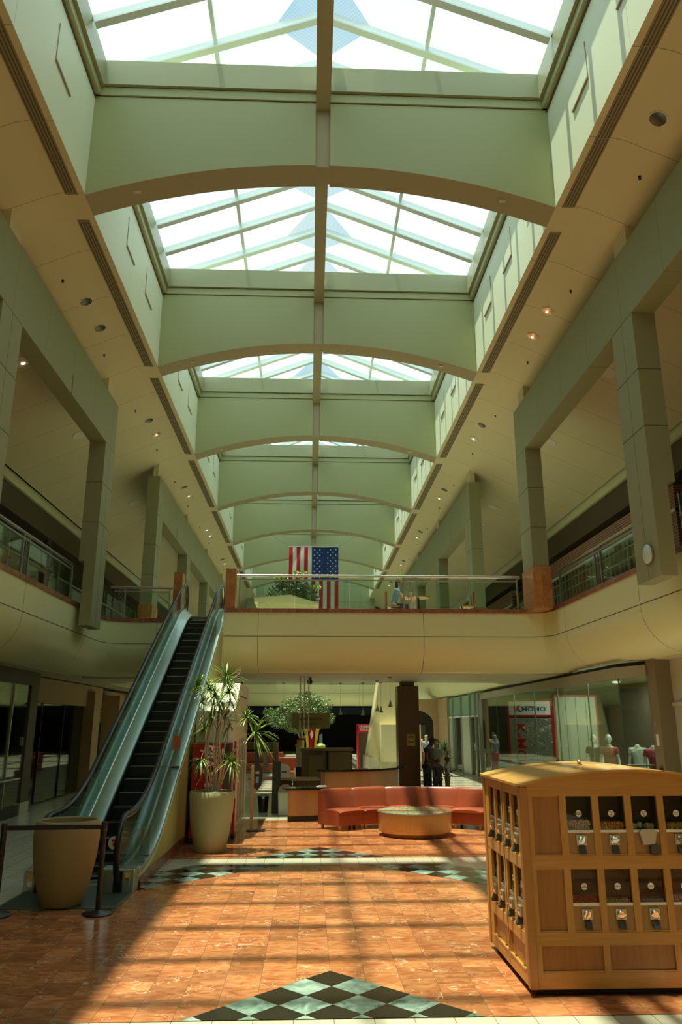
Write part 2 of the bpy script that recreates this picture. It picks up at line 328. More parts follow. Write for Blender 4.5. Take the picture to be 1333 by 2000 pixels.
# ------------------------------------------------------------ mesh builder
class MB:
    def __init__(s): s.v = []; s.f = []; s.m = []; s.cur = 0; s.sm = []; s.smooth = False
    def mat(s, i): s.cur = i; return s
    def add(s, vs, fs):
        n = len(s.v); s.v += [tuple(map(float, p)) for p in vs]
        for f in fs: s.f.append([i+n for i in f]); s.m.append(s.cur); s.sm.append(s.smooth)
        return s
    def box(s, x0, x1, y0, y1, z0, z1):
        if x0 > x1: x0, x1 = x1, x0
        if y0 > y1: y0, y1 = y1, y0
        if z0 > z1: z0, z1 = z1, z0
        return s.add([(x0,y0,z0),(x1,y0,z0),(x1,y1,z0),(x0,y1,z0),(x0,y0,z1),(x1,y0,z1),(x1,y1,z1),(x0,y1,z1)],
            [(0,3,2,1),(4,5,6,7),(0,1,5,4),(1,2,6,5),(2,3,7,6),(3,0,4,7)])
    def quad(s, a, b, c, d): return s.add([a,b,c,d], [(0,1,2,3)])
    def prism(s, poly, lo, hi, axis='y'):
        """extrude a 2D polygon; axis = extrusion axis; poly gives the other two coordinates in xyz order"""
        n = len(poly)
        def P(p, t):
            return {'x': (t, p[0], p[1]), 'y': (p[0], t, p[1]), 'z': (p[0], p[1], t)}[axis]
        vs = [P(p, lo) for p in poly]+[P(p, hi) for p in poly]
        fs = [tuple(range(n)), tuple(range(2*n-1, n-1, -1))]+[(i, (i+1) % n+0, (i+1) % n+n, i+n) for i in range(n)]
        return s.add(vs, fs)
    def sheet(s, prof, lo, hi, axis='y'):
        n = len(prof)
        def P(p, t): return {'x': (t, p[0], p[1]), 'y': (p[0], t, p[1]), 'z': (p[0], p[1], t)}[axis]
        return s.add([P(p, lo) for p in prof]+[P(p, hi) for p in prof], [(i, i+1, i+1+n, i+n) for i in range(n-1)])
    def tube(s, pts, r, n=8, cap=True, scale=None):
        pts = [Vector(p) for p in pts]; rings = []; k = len(pts)
        up = None
        for i, p in enumerate(pts):
            d = (pts[min(i+1, k-1)]-pts[max(i-1, 0)]).normalized()
            if up is None:
                up = Vector((0, 0, 1)) if abs(d.z) < 0.9 else Vector((0, 1, 0))
            a = up-d*up.dot(d)
            if a.length < 1e-4: a = d.orthogonal()
            a.normalize(); up = a; b = d.cross(a)
            rr = r[i] if isinstance(r, (list, tuple)) else r
            sx, sy = scale or (1, 1)
            rings.append([p+(a*cos(2*pi*j/n)*sx+b*sin(2*pi*j/n)*sy)*rr for j in range(n)])
        vs = [q for R in rings for q in R]; fs = []
        for i in range(k-1):
            for j in range(n):
                fs.append((i*n+j, i*n+(j+1) % n, (i+1)*n+(j+1) % n, (i+1)*n+j))
        if cap: fs += [tuple(range(n-1, -1, -1)), tuple(range((k-1)*n, k*n))]
        sm = s.smooth; s.smooth = True; s.add(vs, fs); s.smooth = sm
        return s
    def lathe(s, prof, c=(0, 0, 0), n=32, cap=True):
        vs = []; fs = []
        for r, z in prof:
            for j in range(n): vs.append((c[0]+r*cos(2*pi*j/n), c[1]+r*sin(2*pi*j/n), c[2]+z))
        for i in range(len(prof)-1):
            for j in range(n): fs.append((i*n+j, i*n+(j+1) % n, (i+1)*n+(j+1) % n, (i+1)*n+j))
        if cap:
            if prof[0][0] > 1e-5: fs.append(tuple(range(n-1, -1, -1)))
            if prof[-1][0] > 1e-5: fs.append(tuple(range((len(prof)-1)*n, len(prof)*n)))
        sm = s.smooth; s.smooth = True; s.add(vs, fs); s.smooth = sm
        return s
    def ball(s, c, r, seg=10, rings=6):
        prof = [(max(1e-4, sin(pi*i/rings))*1, -cos(pi*i/rings)) for i in range(rings+1)]
        rx, ry, rz = r if isinstance(r, (tuple, list)) else (r, r, r)
        vs = []; fs = []
        for a, z in prof:
            for j in range(seg): vs.append((c[0]+rx*a*cos(2*pi*j/seg), c[1]+ry*a*sin(2*pi*j/seg), c[2]+rz*z))
        for i in range(rings):
            for j in range(seg): fs.append((i*seg+j, i*seg+(j+1) % seg, (i+1)*seg+(j+1) % seg, (i+1)*seg+j))
        sm = s.smooth; s.smooth = True; s.add(vs, fs); s.smooth = sm
        return s
    def xf(s, mtx, start=0):
        for i in range(start, len(s.v)): s.v[i] = tuple(mtx @ Vector(s.v[i]))
        return s
    def build(s, name, mats, parent=None, loc=None, bevel=0, solid=0, kind=None, label=None, origin=None):
        me = bpy.data.meshes.new(name)
        if origin is not None:
            ox, oy, oz = origin
            vv = [(x-ox, y-oy, z-oz) for x, y, z in s.v]
        else: vv = s.v
        me.from_pydata(vv, [], s.f)
        if isinstance(mats, str): mats = [mats]
        for mm in mats: me.materials.append(MATS[mm])
        me.polygons.foreach_set('material_index', s.m)
        me.polygons.foreach_set('use_smooth', s.sm)
        me.update(); me.validate()
        bm = bmesh.new(); bm.from_mesh(me); bmesh.ops.remove_doubles(bm, verts=bm.verts, dist=1e-5) if any(s.sm) else None
        bmesh.ops.recalc_face_normals(bm, faces=bm.faces); bm.to_mesh(me); bm.free()
        if any(s.sm): me.set_sharp_from_angle(angle=radians(40))
        o = bpy.data.objects.new(name, me); COL.objects.link(o)
        if origin is not None: o.location = origin
        if parent is not None: o.parent = parent
        if loc: o.location = loc
        if bevel:
            b = o.modifiers.new('bevel', 'BEVEL'); b.width = bevel; b.segments = 2; b.limit_method = 'ANGLE'
        if solid:
            b = o.modifiers.new('solidify', 'SOLIDIFY'); b.thickness = solid
        if kind: o['kind'] = kind
        if label: o['label'] = label
        return o

def tag(o, label, cat=None, group=None, kind=None):
    o['label'] = label
    if cat: o['category'] = cat
    if group: o['group'] = group
    if kind: o['kind'] = kind
    return o
def thing(name, label, cat, loc=(0, 0, 0), rz=0, group=None):
    o = bpy.data.objects.new(name, None); COL.objects.link(o); o.location = loc; o.rotation_euler = (0, 0, rz)
    o.empty_display_size = 0.1
    return tag(o, label, cat, group)
def struct(mb, name, mats, label, cat, **kw):
    o = mb.build(name, mats, **kw); o['kind'] = 'structure'; o['label'] = label; o['category'] = cat
    return o
def copy_tree(o, parent=None, loc=None, rz=None, label=None, group=None):
    c = o.copy(); COL.objects.link(c); c.parent = parent
    if loc is not None: c.location = loc
    if rz is not None: c.rotation_euler = (0, 0, rz)
    if label: c['label'] = label
    if group: c['group'] = group
    for ch in list(o.children): copy_tree(ch, c)
    return c
TXT = {}
def text_mesh(name, body, size, matname, parent=None, mtx=None, extrude=0.002, shear=0.0, bold=0.0, spacing=1.0, align='CENTER', xscale=1.0):
    cu = bpy.data.curves.new(name, 'FONT'); cu.body = body; cu.size = size; cu.extrude = extrude; cu.shear = shear; cu.offset = bold
    cu.align_x = align; cu.align_y = 'CENTER'; cu.space_character = spacing; cu.resolution_u = 3
    t = bpy.data.objects.new('tmp', cu); COL.objects.link(t)
    dg = bpy.context.evaluated_depsgraph_get(); dg.update()
    me = bpy.data.meshes.new_from_object(t.evaluated_get(dg)); bpy.data.objects.remove(t); bpy.data.curves.remove(cu)
    if xscale != 1.0: me.transform(Matrix.Diagonal((xscale, 1, 1, 1)))
    if mtx is not None: me.transform(mtx)
    me.name = name; me.materials.clear(); me.materials.append(MATS[matname])
    o = bpy.data.objects.new(name, me); COL.objects.link(o)
    if parent is not None: o.parent = parent
    return o
def frame_mtx(origin, right, up):
    r = Vector(right).normalized(); u = Vector(up).normalized(); n = r.cross(u)
    m = Matrix((r, u, n)).transposed().to_4x4(); m.translation = Vector(origin); return m
# ------------------------------------------------------------ the hall
MOD = 7.0
AY = [12.1+MOD*k for k in range(-2, 7)]       # near faces of the arches
XL, XR = -4.25, 4.55                          # skylight well
ZC = 11.57
END = 58.5
BACK = -7.0

# ground floor
m = MB(); m.box(-12, 12, BACK, 75, -0.2, 0)
struct(m, 'floor', 'white_tile', 'pale square floor tiles of the lower mall walkway', 'floor')
def poly_sheet(mb, pts, z):
    mb.add([(x, y, z) for x, y in pts], [tuple(range(len(pts)))])
CX0 = 0.21
m = MB()
# middle field: from the near white band to the far white band, chevron corners cut
TOPB, LOWB = 13.1, 6.55
field = [(-7.0, LOWB), (6.3, LOWB), (6.3, 8.6), (CX0+0.85+(13.1-8.6), 8.6), (CX0+0.85, TOPB), (CX0-0.85, TOPB), (-2.31, 11.6), (-2.31, 10.18), (-7, 10.18)]
poly_sheet(m, field, 0.004)
# field beyond the far band, around sofa and desk
poly_sheet(m, [(-2.3, 13.72), (4.6, 13.72), (5.6, 14.8), (5.6, 19.2), (4.6, 20.4), (1.2, 20.4), (0.1, 19.3), (-0.6, 18.9), (-2.3, 18.9)], 0.004)
poly_sheet(m, [(-7, 0), (6.3, 0), (6.3, 5.3), (-7, 5.3)], 0.004)
struct(m, 'trim_1', 'marble_floor', 'orange-brown veined marble paving laid in long columns of tiles', 'floor')
# rotated diamond tiles
def clip(poly, fn):
    out = []
    for i in range(len(poly)):
        a, b = poly[i], poly[(i+1) % len(poly)]; fa, fb = fn(a), fn(b)
        if fa >= 0: out.append(a)
        if fa*fb < 0:
            t = fa/(fa-fb); out.append((a[0]+(b[0]-a[0])*t, a[1]+(b[1]-a[1])*t))
    return out
mt = MB(); mk = MB()
hd = 0.2155
def diamonds(apex, keep):
    ax, ay = apex
    for k in range(0, 22):
        for q in range(-24, 25):
            x = ax+hd*q; y = ay-hd*(k+1)
            if (q+k) % 2: continue
            g = 0.003
            p = [(x, y+hd-g), (x+hd-g, y), (x, y-hd+g), (x-hd+g, y)]
            for fn in keep: p = clip(p, fn) if len(p) > 2 else []
            if len(p) > 2: poly_sheet(mk if k % 2 == 0 else mt, p, 0.007)
diamonds((CX0, 7.71), [lambda p: p[1]-LOWB, lambda p: 7.71-p[1]-abs(p[0]-CX0)+1e-4])
diamonds((CX0, 14.86), [lambda p: p[1]-13.72, lambda p: 14.86-p[1]-abs(p[0]-CX0)+1e-4])
# chevron strips under the far band
diamonds((CX0, 15.1-0.12), [lambda p: TOPB-p[1], lambda p: (p[1]-13.1)+(abs(p[0]-CX0)-0.62), lambda p: -((p[1]-13.1)+(abs(p[0]-CX0)-1.95)), lambda p: abs(p[0]-CX0)-0.62,
    lambda p: p[0]+2.30 if p[0] < 0 else 1, lambda p: 3.2-abs(p[0]-CX0)+(0 if p[0] < 0 else 2.5)])
struct(mt, 'trim_2', 'teal_stone', 'mottled teal stone lozenges of the floor border', 'floor')
struct(mk, 'trim_3', 'black_stone', 'black polished stone lozenges of the floor border', 'floor')

# outer enclosure
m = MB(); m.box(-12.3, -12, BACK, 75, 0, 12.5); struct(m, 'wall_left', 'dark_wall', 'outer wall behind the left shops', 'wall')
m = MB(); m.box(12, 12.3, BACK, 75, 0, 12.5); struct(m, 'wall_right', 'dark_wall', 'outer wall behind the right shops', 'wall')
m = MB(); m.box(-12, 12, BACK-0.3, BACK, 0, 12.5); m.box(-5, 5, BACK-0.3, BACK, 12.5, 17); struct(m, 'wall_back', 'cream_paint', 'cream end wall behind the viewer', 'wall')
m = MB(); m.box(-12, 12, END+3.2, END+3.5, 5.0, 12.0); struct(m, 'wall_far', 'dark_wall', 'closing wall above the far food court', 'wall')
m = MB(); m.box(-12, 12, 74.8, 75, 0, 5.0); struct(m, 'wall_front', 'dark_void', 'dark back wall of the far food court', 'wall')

# upper ceilings, folding down towards the shops
for sgn, x0, name, lab in ((1, XR, 'ceiling', 'tan upper ceiling right of the skylight, folding down to the shops'), (-1, XL, 'ceiling', 'tan upper ceiling left of the skylight, folding down to the shops')):
    base = 0.14
    prof = [(0, ZC), (0.36, ZC-0.005), (0.6, ZC-0.06), (1.1, ZC-0.29), (1.7, ZC-0.56), (2.6, ZC-0.96), (3.6, ZC-1.42), (4.84, ZC-1.99)]
    pp = [(x0+sgn*d, z) for d, z in prof]
    m = MB(); m.smooth = True
    m.sheet(pp, BACK, END+3.2); 
    o = struct(m, name, 'ceiling_paint', lab, 'ceiling')
    m = MB(); top = [(x0, 13.9), (x0+sgn*8.5, 13.9)]
    m.sheet([(x0+sgn*0.0, 14.0), (x0+sgn*8.0, 12.5)], BACK, END+3.2)
    struct(m, 'ceiling', 'dark_wall', 'roof deck above the '+('right' if sgn > 0 else 'left')+' ceiling', 'ceiling')
    # well side wall
    m = MB(); m.box(x0, x0+sgn*0.12, BACK, END, ZC, 13.74)
    struct(m, 'wall_well_'+('right' if sgn > 0 else 'left'), 'well_paint', 'pale side wall of the skylight well, '+('right' if sgn > 0 else 'left'), 'wall')
    # grooves like small L shapes in the wall
    m = MB()
    for ay in AY:
        for yy in (1.0, 3.0, 5.0):
            y = ay+yy; m.box(x0, x0-sgn*0.012, y, y+0.014, ZC+1.0, ZC+1.75); m.box(x0, x0-sgn*0.03, y, y+0.75, ZC+0.98, ZC+1.01)
    struct(m, 'trim_4', 'bronze_trim', 'thin bronze angle strips on the '+('right' if sgn > 0 else 'left')+' wall of the skylight well', 'trim')
    # curb with two ledges
    m = MB(); s = -sgn
    m.mat(0).box(x0+sgn*0.12, x0+s*0.015, BACK, END, 13.74, 13.78)
    m.mat(1).box(x0+sgn*0.12, x0+s*0.10, BACK, END, 13.80, 13.98)
    m.mat(2).box(x0+sgn*0.12, x0+s*0.17, BACK, END, 13.985, 14.56)
    struct(m, 'trim_5', ['joint_dark', 'bulkhead_paint', 'curb_white'], 'stepped skylight curb along the '+('right' if sgn > 0 else 'left')+' side', 'trim')

# arched bulkheads across the well
def arch_pts(zc=12.35, ze=11.55, n=24):
    w = (XR-XL)/2; cx = (XL+XR)/2; s = zc-ze; R = (w*w+s*s)/(2*s); out = []
    for i in range(n+1):
        x = XL+(XR-XL)*i/n; out.append((x, zc-R+sqrt(R*R-(x-cx)**2)))
    return out
RX0, RX1 = 0.0, 0.28
for k, ay in enumerate(AY):
    far = ['', '', ''][0]
    m = MB()
    T = 0.60
    for a, b in ((XL, RX0), (RX1, XR)):
        pts = [p for p in arch_pts(n=48) if a+1e-3 < p[0] < b-1e-3]
        def za(x):
            w = (XR-XL)/2; cx = (XL+XR)/2; s = 0.8; R = (w*w+s*s)/(2*s); return 12.35-R+sqrt(R*R-(x-cx)**2)
        pts = [(a, za(a))]+pts+[(b, za(b))]
        n = len(pts); vs = []
        for x, z in pts: vs += [(x, ay, z), (x, ay+T, z), (x, ay, 13.78), (x, ay+T, 13.78)]
        f0 = []; f1 = []
        for i in range(n-1):
            o = 4*i; f0 += [(o, o+4, o+6, o+2), (o+1, o+3, o+7, o+5)]; f1 += [(o, o+1, o+5, o+4)]
        f0 += [(0, 2, 3, 1), (4*n-4, 4*n-3, 4*n-1, 4*n-2)]
        base = len(m.v); m.v += vs
        for f in f0: m.f.append([i+base for i in f]); m.m.append(0); m.sm.append(False)
        for f in f1: m.f.append([i+base for i in f]); m.m.append(1); m.sm.append(True)
        m.mat(3).box(a, b, ay+0.0, ay+T, 13.78, 13.80)
        m.mat(0).box(a, b, ay-0.03, ay+T+0.03, 13.80, 13.98)
        m.mat(3).box(a, b, ay-0.02, ay+T+0.02, 13.98, 14.0)
        m.mat(2).box(a, b, ay-0.09, ay+T+0.09, 14.0, 14.56)
    # recessed rib
    m.mat(1).box(RX0, RX1, ay+0.06, ay+T-0.06, 12.36, 13.8)
    lab = 'arched green bulkhead across the skylight well, '+['behind the viewer', 'overhead', 'nearest in view', 'second in view', 'third in view', 'fourth in view', 'fifth in view', 'sixth in view', 'last before the end wall'][k]
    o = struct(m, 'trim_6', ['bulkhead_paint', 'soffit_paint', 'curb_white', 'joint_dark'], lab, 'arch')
    # sockets under the arch
    if 2 <= k <= 6:
        for x in (-3.35, 3.6):
            q = MB(); z = za(x); q.box(x-0.06, x+0.06, ay+0.2, ay+0.26, z-0.035, z+0.0)
            o2 = q.build('light_fitting', 'white_plastic'); tag(o2, 'small white fitting under the %s of arch %s' % ('left half' if x < 0 else 'right half', ['', '', 'nearest in view', 'second in view', 'third in view', 'fourth in view', 'fifth in view'][k]), 'light fitting', 'fittings under the arches')
# ridge tie beam
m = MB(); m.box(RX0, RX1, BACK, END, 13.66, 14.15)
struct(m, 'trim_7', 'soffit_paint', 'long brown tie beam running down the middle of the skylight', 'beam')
# skylights, one window per bay
ZE, ZR = 14.58, 16.25
RIDX = 0.14
XE0, XE1 = -4.10, 4.40
names = ['bay behind the viewer', 'bay overhead', 'second bay overhead', 'bay behind the nearest arch', 'bay behind the second arch', 'bay behind the third arch', 'bay behind the fourth arch', 'bay behind the fifth arch', 'bay behind the sixth arch']
for k, ay in enumerate([AY[0]-7]+AY):
    if k > 9: break
    y0 = ay+0.12; y1 = ay+7.12
    w = bpy.data.objects.new('window_%d' % (k+1), None); COL.objects.link(w)
    tag(w, 'gabled glass skylight, '+(['end bay behind the viewer']+names)[k], 'skylight', kind='structure')
    g = MB()
    for xe in (XE0, XE1): g.quad((xe, y0, ZE), (xe, y1, ZE), (RIDX, y1, ZR), (RIDX, y0, ZR))
    g.build('pane', 'skylight_pane', w)
    for j in range(6):
        y = y0+j*MOD/6+0.02
        for xe in (XE0, XE1):
            r = MB(); d = Vector((RIDX-xe, 0, ZR-ZE)).normalized(); nrm = Vector((-d.z, 0, d.x)); 
            if nrm.z < 0: nrm = -nrm
            a = Vector((xe, y, ZE)); b = Vector((RIDX, y, ZR))
            for (hw, d0, d1) in ((0.035, -0.19, -0.02), (0.075, -0.23, -0.19)):
                vs = []
                for p in (a, b):
                    for sy, dn in ((-hw, d0), (hw, d0), (hw, d1), (-hw, d1)): vs.append(p+nrm*dn+Vector((0, sy, 0)))
                r.add(vs, [(0, 1, 2, 3), (7, 6, 5, 4), (0, 4, 5, 1), (1, 5, 6, 2), (2, 6, 7, 3), (3, 7, 4, 0)])
            r.build('rafter', 'rafter_paint', w)
    for xe in (XE0, XE1):
        xm = (xe+RIDX)/2-0.05; zm = (ZE+ZR)/2
        q = MB(); q.box(xm-0.04, xm+0.04, y0, y1, zm-0.15, zm-0.03); q.build('purlin', 'rafter_paint', w)
m = MB(); m.box(RX0+0.05, RX1-0.05, BACK, END, ZR-0.3, ZR); struct(m, 'trim_8', 'rafter_paint', 'ridge bar of the skylight', 'beam')
m = MB(); m.prism([(-4.6, 13.9), (4.9, 13.9), (0.14, 16.4)], END, END+0.2); m.box(-5, 5, END, END+0.2, 5.0, 14.0)
struct(m, 'wall_end', 'bulkhead_panel' if 'bulkhead_panel' in MATS else 'bulkhead_paint', 'green panelled end wall behind the hanging flag', 'wall')

# slot diffusers + sprinklers + downlights along the ceilings
seg = 0
for sgn, x0 in ((1, XR), (-1, XL)):
    side = 'right' if sgn > 0 else 'left'
    for k, ay in enumerate(AY):
        a = ay-MOD+0.75; b = ay-0.0
        if a < 4: continue
        e = thing('slot_diffuser', 'four-slot linear air diffuser in the %s ceiling, run ending at the %s arch' % (side, ['', '', 'nearest', 'second', 'third', 'fourth', 'fifth', 'sixth', 'last'][k]), 'air diffuser', (x0+sgn*0.12, a, ZC), group='air diffusers along the %s ceiling' % side)
        q = MB(); q.box(0, sgn*0.235, 0, b-a, -0.022, -0.006); q.build('frame', 'bronze_trim', e)
        for i in range(4):
            q = MB(); q.box(sgn*(0.025+i*0.055), sgn*(0.043+i*0.055), 0.05, b-a-0.05, -0.026, -0.02); q.build('slot', 'joint_dark', e)
        for i in range(1, 7):
            q = MB(); q.box(sgn*0.01, sgn*0.225, i*(b-a)/7, i*(b-a)/7+0.02, -0.028, -0.02); q.build('divider', 'bronze_trim', e)
def ceil_z(x):
    sgn = 1 if x > 0 else -1; d = abs(x-(XR if sgn > 0 else XL))
    P = [(0, ZC), (0.36, ZC-0.005), (0.6, ZC-0.06), (1.1, ZC-0.29), (1.7, ZC-0.56), (2.6, ZC-0.96), (3.6, ZC-1.42), (4.84, ZC-1.99)]
    for (d0, z0), (d1, z1) in zip(P, P[1:]):
        if d <= d1: return z0+(z1-z0)*(d-d0)/(d1-d0), (z1-z0)/(d1-d0)*sgn
    return P[-1][1], -0.4*sgn
def downlight(x, y, r, kind, label, group):
    z, sl = ceil_z(x); ang = -math.atan(sl)
    e = thing('downlight', label, 'ceiling light', (x, y, z-0.004), group=group); e.rotation_euler = (0, ang, 0)
    q = MB(); q.lathe([(r, -0.012), (r*1.12, -0.014), (r*1.14, 0.0)], n=20, cap=False); q.build('rim', 'lamp_white', e)
    q = MB(); q.lathe([(r, -0.012), (r*0.95, -0.009), (0.001, -0.007)], n=20, cap=False)
    q.build('reflector', {'dark': 'lamp_mirror', 'lit': 'lamp_white', 'copper': 'lamp_copper', 'white': 'lamp_white'}[kind], e)
    if kind in ('lit', 'copper'):
        q = MB(); q.ball((0, r*0.35, -0.02), (r*0.25, r*0.25, 0.008), 8, 4); q.build('bulb', 'lamp_glow', e)
ordn = ['behind the viewer', 'overhead', 'in the nearest bay', 'in the second bay', 'in the third bay', 'in the fourth bay', 'in the fifth bay', 'in the sixth bay', 'in the last bay']
kinds = {(-1, 3): ('dark', 'dark'), (-1, 4): ('dark', 'copper'), (-1, 5): ('dark', 'lit'), (-1, 6): ('lit', 'lit'), (1, 2): ('dark', 'dark'), (1, 3): ('copper', 'copper'), (1, 4): ('dark', 'lit'), (1, 5): ('dark', 'lit')}
for sgn, xx in ((1, 5.42), (-1, -5.16)):
    side = 'right' if sgn > 0 else 'left'
    for k, ay in enumerate(AY):
        kd = kinds.get((sgn, k), ('dark', 'lit'))
        for j, dy in enumerate((-3.6, -2.4)):
            y = ay+dy
            if y < 5: continue
            downlight(xx, y, 0.135, kd[j], '%s recessed downlight over the %s walkway, %s of the pair %s' % ({'dark': 'unlit mirrored', 'lit': 'glowing', 'copper': 'copper-toned'}[kd[j]], side, ['nearer', 'farther'][j], ordn[k]), 'recessed lights in the %s ceiling' % side)
        for j, dy in enumerate((-4.6, -1.2)):
            y = ay+dy; x = xx+0.2*sgn
            if y < 5: continue
            z, sl = ceil_z(x); q = MB(); q.lathe([(0.03, 0.0), (0.03, -0.01), (0.012, -0.015), (0.012, -0.05), (0.028, -0.055), (0.001, -0.06)], n=10, cap=False)
            o = q.build('sprinkler_head', 'black_metal', loc=(x, y, z)); tag(o, 'dark sprinkler head in the %s ceiling, %s of the two %s' % (side, ['nearer', 'farther'][j], ordn[k]), 'sprinkler', 'sprinkler heads in the %s ceiling' % side)
# outer walkway lights behind the frames
for sgn, xx in ((1, 7.3), (-1, -7.0)):
    side = 'right' if sgn > 0 else 'left'
    for k, y in enumerate((14.6, 16.9, 21.7, 24.0, 29, 31.5)):
        downlight(xx, y, 0.20, 'lit' if (sgn < 0 and k < 2) else 'white', 'white recessed light behind the %s columns, %s along the gallery' % (side, ['first', 'second', 'third', 'fourth', 'fifth', 'sixth'][k]), 'gallery lights behind the %s columns' % side)

# ------------------------------------------------------------ column-and-beam frames
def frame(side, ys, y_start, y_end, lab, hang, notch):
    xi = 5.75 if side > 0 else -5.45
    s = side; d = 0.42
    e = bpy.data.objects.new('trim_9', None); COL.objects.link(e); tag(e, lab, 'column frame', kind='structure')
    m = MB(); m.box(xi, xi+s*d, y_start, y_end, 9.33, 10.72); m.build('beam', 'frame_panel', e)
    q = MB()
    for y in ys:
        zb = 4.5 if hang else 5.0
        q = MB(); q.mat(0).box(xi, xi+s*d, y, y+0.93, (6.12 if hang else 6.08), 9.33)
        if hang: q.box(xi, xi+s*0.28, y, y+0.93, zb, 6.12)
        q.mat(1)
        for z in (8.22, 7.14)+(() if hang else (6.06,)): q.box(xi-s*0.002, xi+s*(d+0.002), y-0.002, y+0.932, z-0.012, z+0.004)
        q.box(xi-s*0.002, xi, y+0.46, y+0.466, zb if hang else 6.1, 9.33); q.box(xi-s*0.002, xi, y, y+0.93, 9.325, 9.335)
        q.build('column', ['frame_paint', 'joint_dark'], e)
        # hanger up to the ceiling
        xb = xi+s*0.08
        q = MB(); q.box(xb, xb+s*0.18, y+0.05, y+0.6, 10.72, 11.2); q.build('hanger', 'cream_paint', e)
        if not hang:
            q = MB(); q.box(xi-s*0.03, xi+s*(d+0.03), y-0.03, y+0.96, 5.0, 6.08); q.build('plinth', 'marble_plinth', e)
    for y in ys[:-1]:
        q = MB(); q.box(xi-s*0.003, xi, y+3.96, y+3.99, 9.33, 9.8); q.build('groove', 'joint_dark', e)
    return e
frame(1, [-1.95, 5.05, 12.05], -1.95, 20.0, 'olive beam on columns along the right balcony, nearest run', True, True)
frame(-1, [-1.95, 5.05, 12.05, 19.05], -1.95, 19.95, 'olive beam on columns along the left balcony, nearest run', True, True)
e = thing('pillar', 'olive column on an orange marble plinth at the right end of the bridge railing', 'column', (5.75, 19.1, 5.0)); e['kind'] = 'structure'; e.name = 'trim_10'
q = MB(); q.mat(0).box(0, 0.42, 0, 0.93, 1.08, 4.33); q.mat(1)
for z in (3.22, 2.14): q.box(-0.002, 0.422, -0.002, 0.932, z-0.012, z+0.004)
q.box(-0.002, 0, 0, 0.93, 4.325, 4.335)
q.build('column', ['frame_paint', 'joint_dark'], e); q = MB(); q.box(-0.03, 0.45, -0.03, 0.96, 0.0, 1.08); q.build('plinth', 'marble_plinth', e)
q = MB(); q.box(0.08, 0.26, 0.05, 0.6, 5.72, 6.2); q.build('hanger', 'cream_paint', e)
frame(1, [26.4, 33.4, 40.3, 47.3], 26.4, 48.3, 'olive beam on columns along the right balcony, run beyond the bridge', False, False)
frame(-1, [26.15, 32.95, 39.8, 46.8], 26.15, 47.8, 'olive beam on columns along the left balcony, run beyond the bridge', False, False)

# ------------------------------------------------------------ upper floor slabs, curved fascias, marble curbs
ZG = 4.36; ZS = 3.46
def cove(n=10, a=0.85, b=ZG-ZS):
    return [(a*(1-cos(pi/2*i/n)) if False else a*sin(pi/2*i/n), ZS+b*cos(pi/2*i/n)) for i in range(n+1)]
def fascia_path(pts, name, lab, curb=True):
    """pts: plan path of the slab edge, outward normal on the right of travel; profile swept inward (left)"""
    P = [Vector((x, y, 0)) for x, y in pts]; n = len(P)
    prof = [(0.0, 5.0), (0.0, ZG)]+[(0.85*(1-cos(t)), ZS+(ZG-ZS)*(1-sin(t))) for t in [pi/2*i/9 for i in range(1, 10)]]
    # t=0 -> (0,ZG); t=pi/2 -> (.85,ZS)
    norms = []
    for i in range(n):
        d0 = (P[i]-P[i-1]).normalized() if i else None; d1 = (P[i+1]-P[i]).normalized() if i < n-1 else None
        def nl(d): return Vector((-d.y, d.x, 0))
        if d0 is None: v = nl(d1)
        elif d1 is None: v = nl(d0)
        else:
            v = nl(d0)+nl(d1); v.normalize(); v = v/max(0.4, v.dot(nl(d0)))
        norms.append(v)
    m = MB(); m.smooth = True
    vs = [];
    for i in range(n):
        for o, z in prof: q = P[i]+norms[i]*o; vs.append((q.x, q.y, z))
    k = len(prof); fs = [(i*k+j, (i+1)*k+j, (i+1)*k+j+1, i*k+j+1) for i in range(n-1) for j in range(k-1)]
    m.add(vs, fs)
    m.smooth = False; m.mat(1)
    for i in range(n-1):   # reveal line
        a, b = P[i], P[i+1]
        na, nb = norms[i], norms[i+1]
        m.add([(a-na*0.002)+Vector((0, 0, ZG-0.008)), (b-nb*0.002)+Vector((0, 0, ZG-0.008)), (b-nb*0.002)+Vector((0, 0, ZG+0.008)), (a-na*0.002)+Vector((0, 0, ZG+0.008))], [(0, 1, 2, 3)])
    # vertical joints
    acc = 0
    for i in range(n-1):
        a, b = P[i], P[i+1]; L = (b-a).length
        if L < 1.2: continue
        t = 0.9
        while t < L-0.2:
            c = a+(b-a).normalized()*t; d = (b-a).normalized()*0.006; nn = Vector((-(b-a).normalized().y, (b-a).normalized().x, 0))
            for (o0, z0), (o1, z1) in zip(prof, prof[1:]):
                p0 = c+nn*(o0-0.002); p1 = c+nn*(o1-0.002)
                m.add([p0-d+Vector((0, 0, z0-0.002)), p0+d+Vector((0, 0, z0-0.002)), p1+d+Vector((0, 0, z1-0.002)), p1-d+Vector((0, 0, z1-0.002))], [(0, 1, 2, 3)])
            t += 4.36
    struct(m, name, ['fascia_paint', 'joint_dark'], lab, 'balcony edge')
    if curb:
        q = MB()
        for i in range(n-1):
            a, b = P[i], P[i+1]; na, nb = norms[i], norms[i+1]
            vs = []
            for p, nn in ((a, na), (b, nb)):
                for o, z in ((-0.025, 4.98), (-0.025, 5.09), (0.22, 5.09), (0.22, 4.98)): r = p+nn*o; vs.append((r.x, r.y, z))
            q.add(vs, [(0, 1, 2, 3), (7, 6, 5, 4), (0, 4, 5, 1), (1, 5, 6, 2), (2, 6, 7, 3), (3, 7, 4, 0)])
        struct(q, 'trim_11', 'marble_curb', 'dark red marble curb on the '+lab, 'curb')
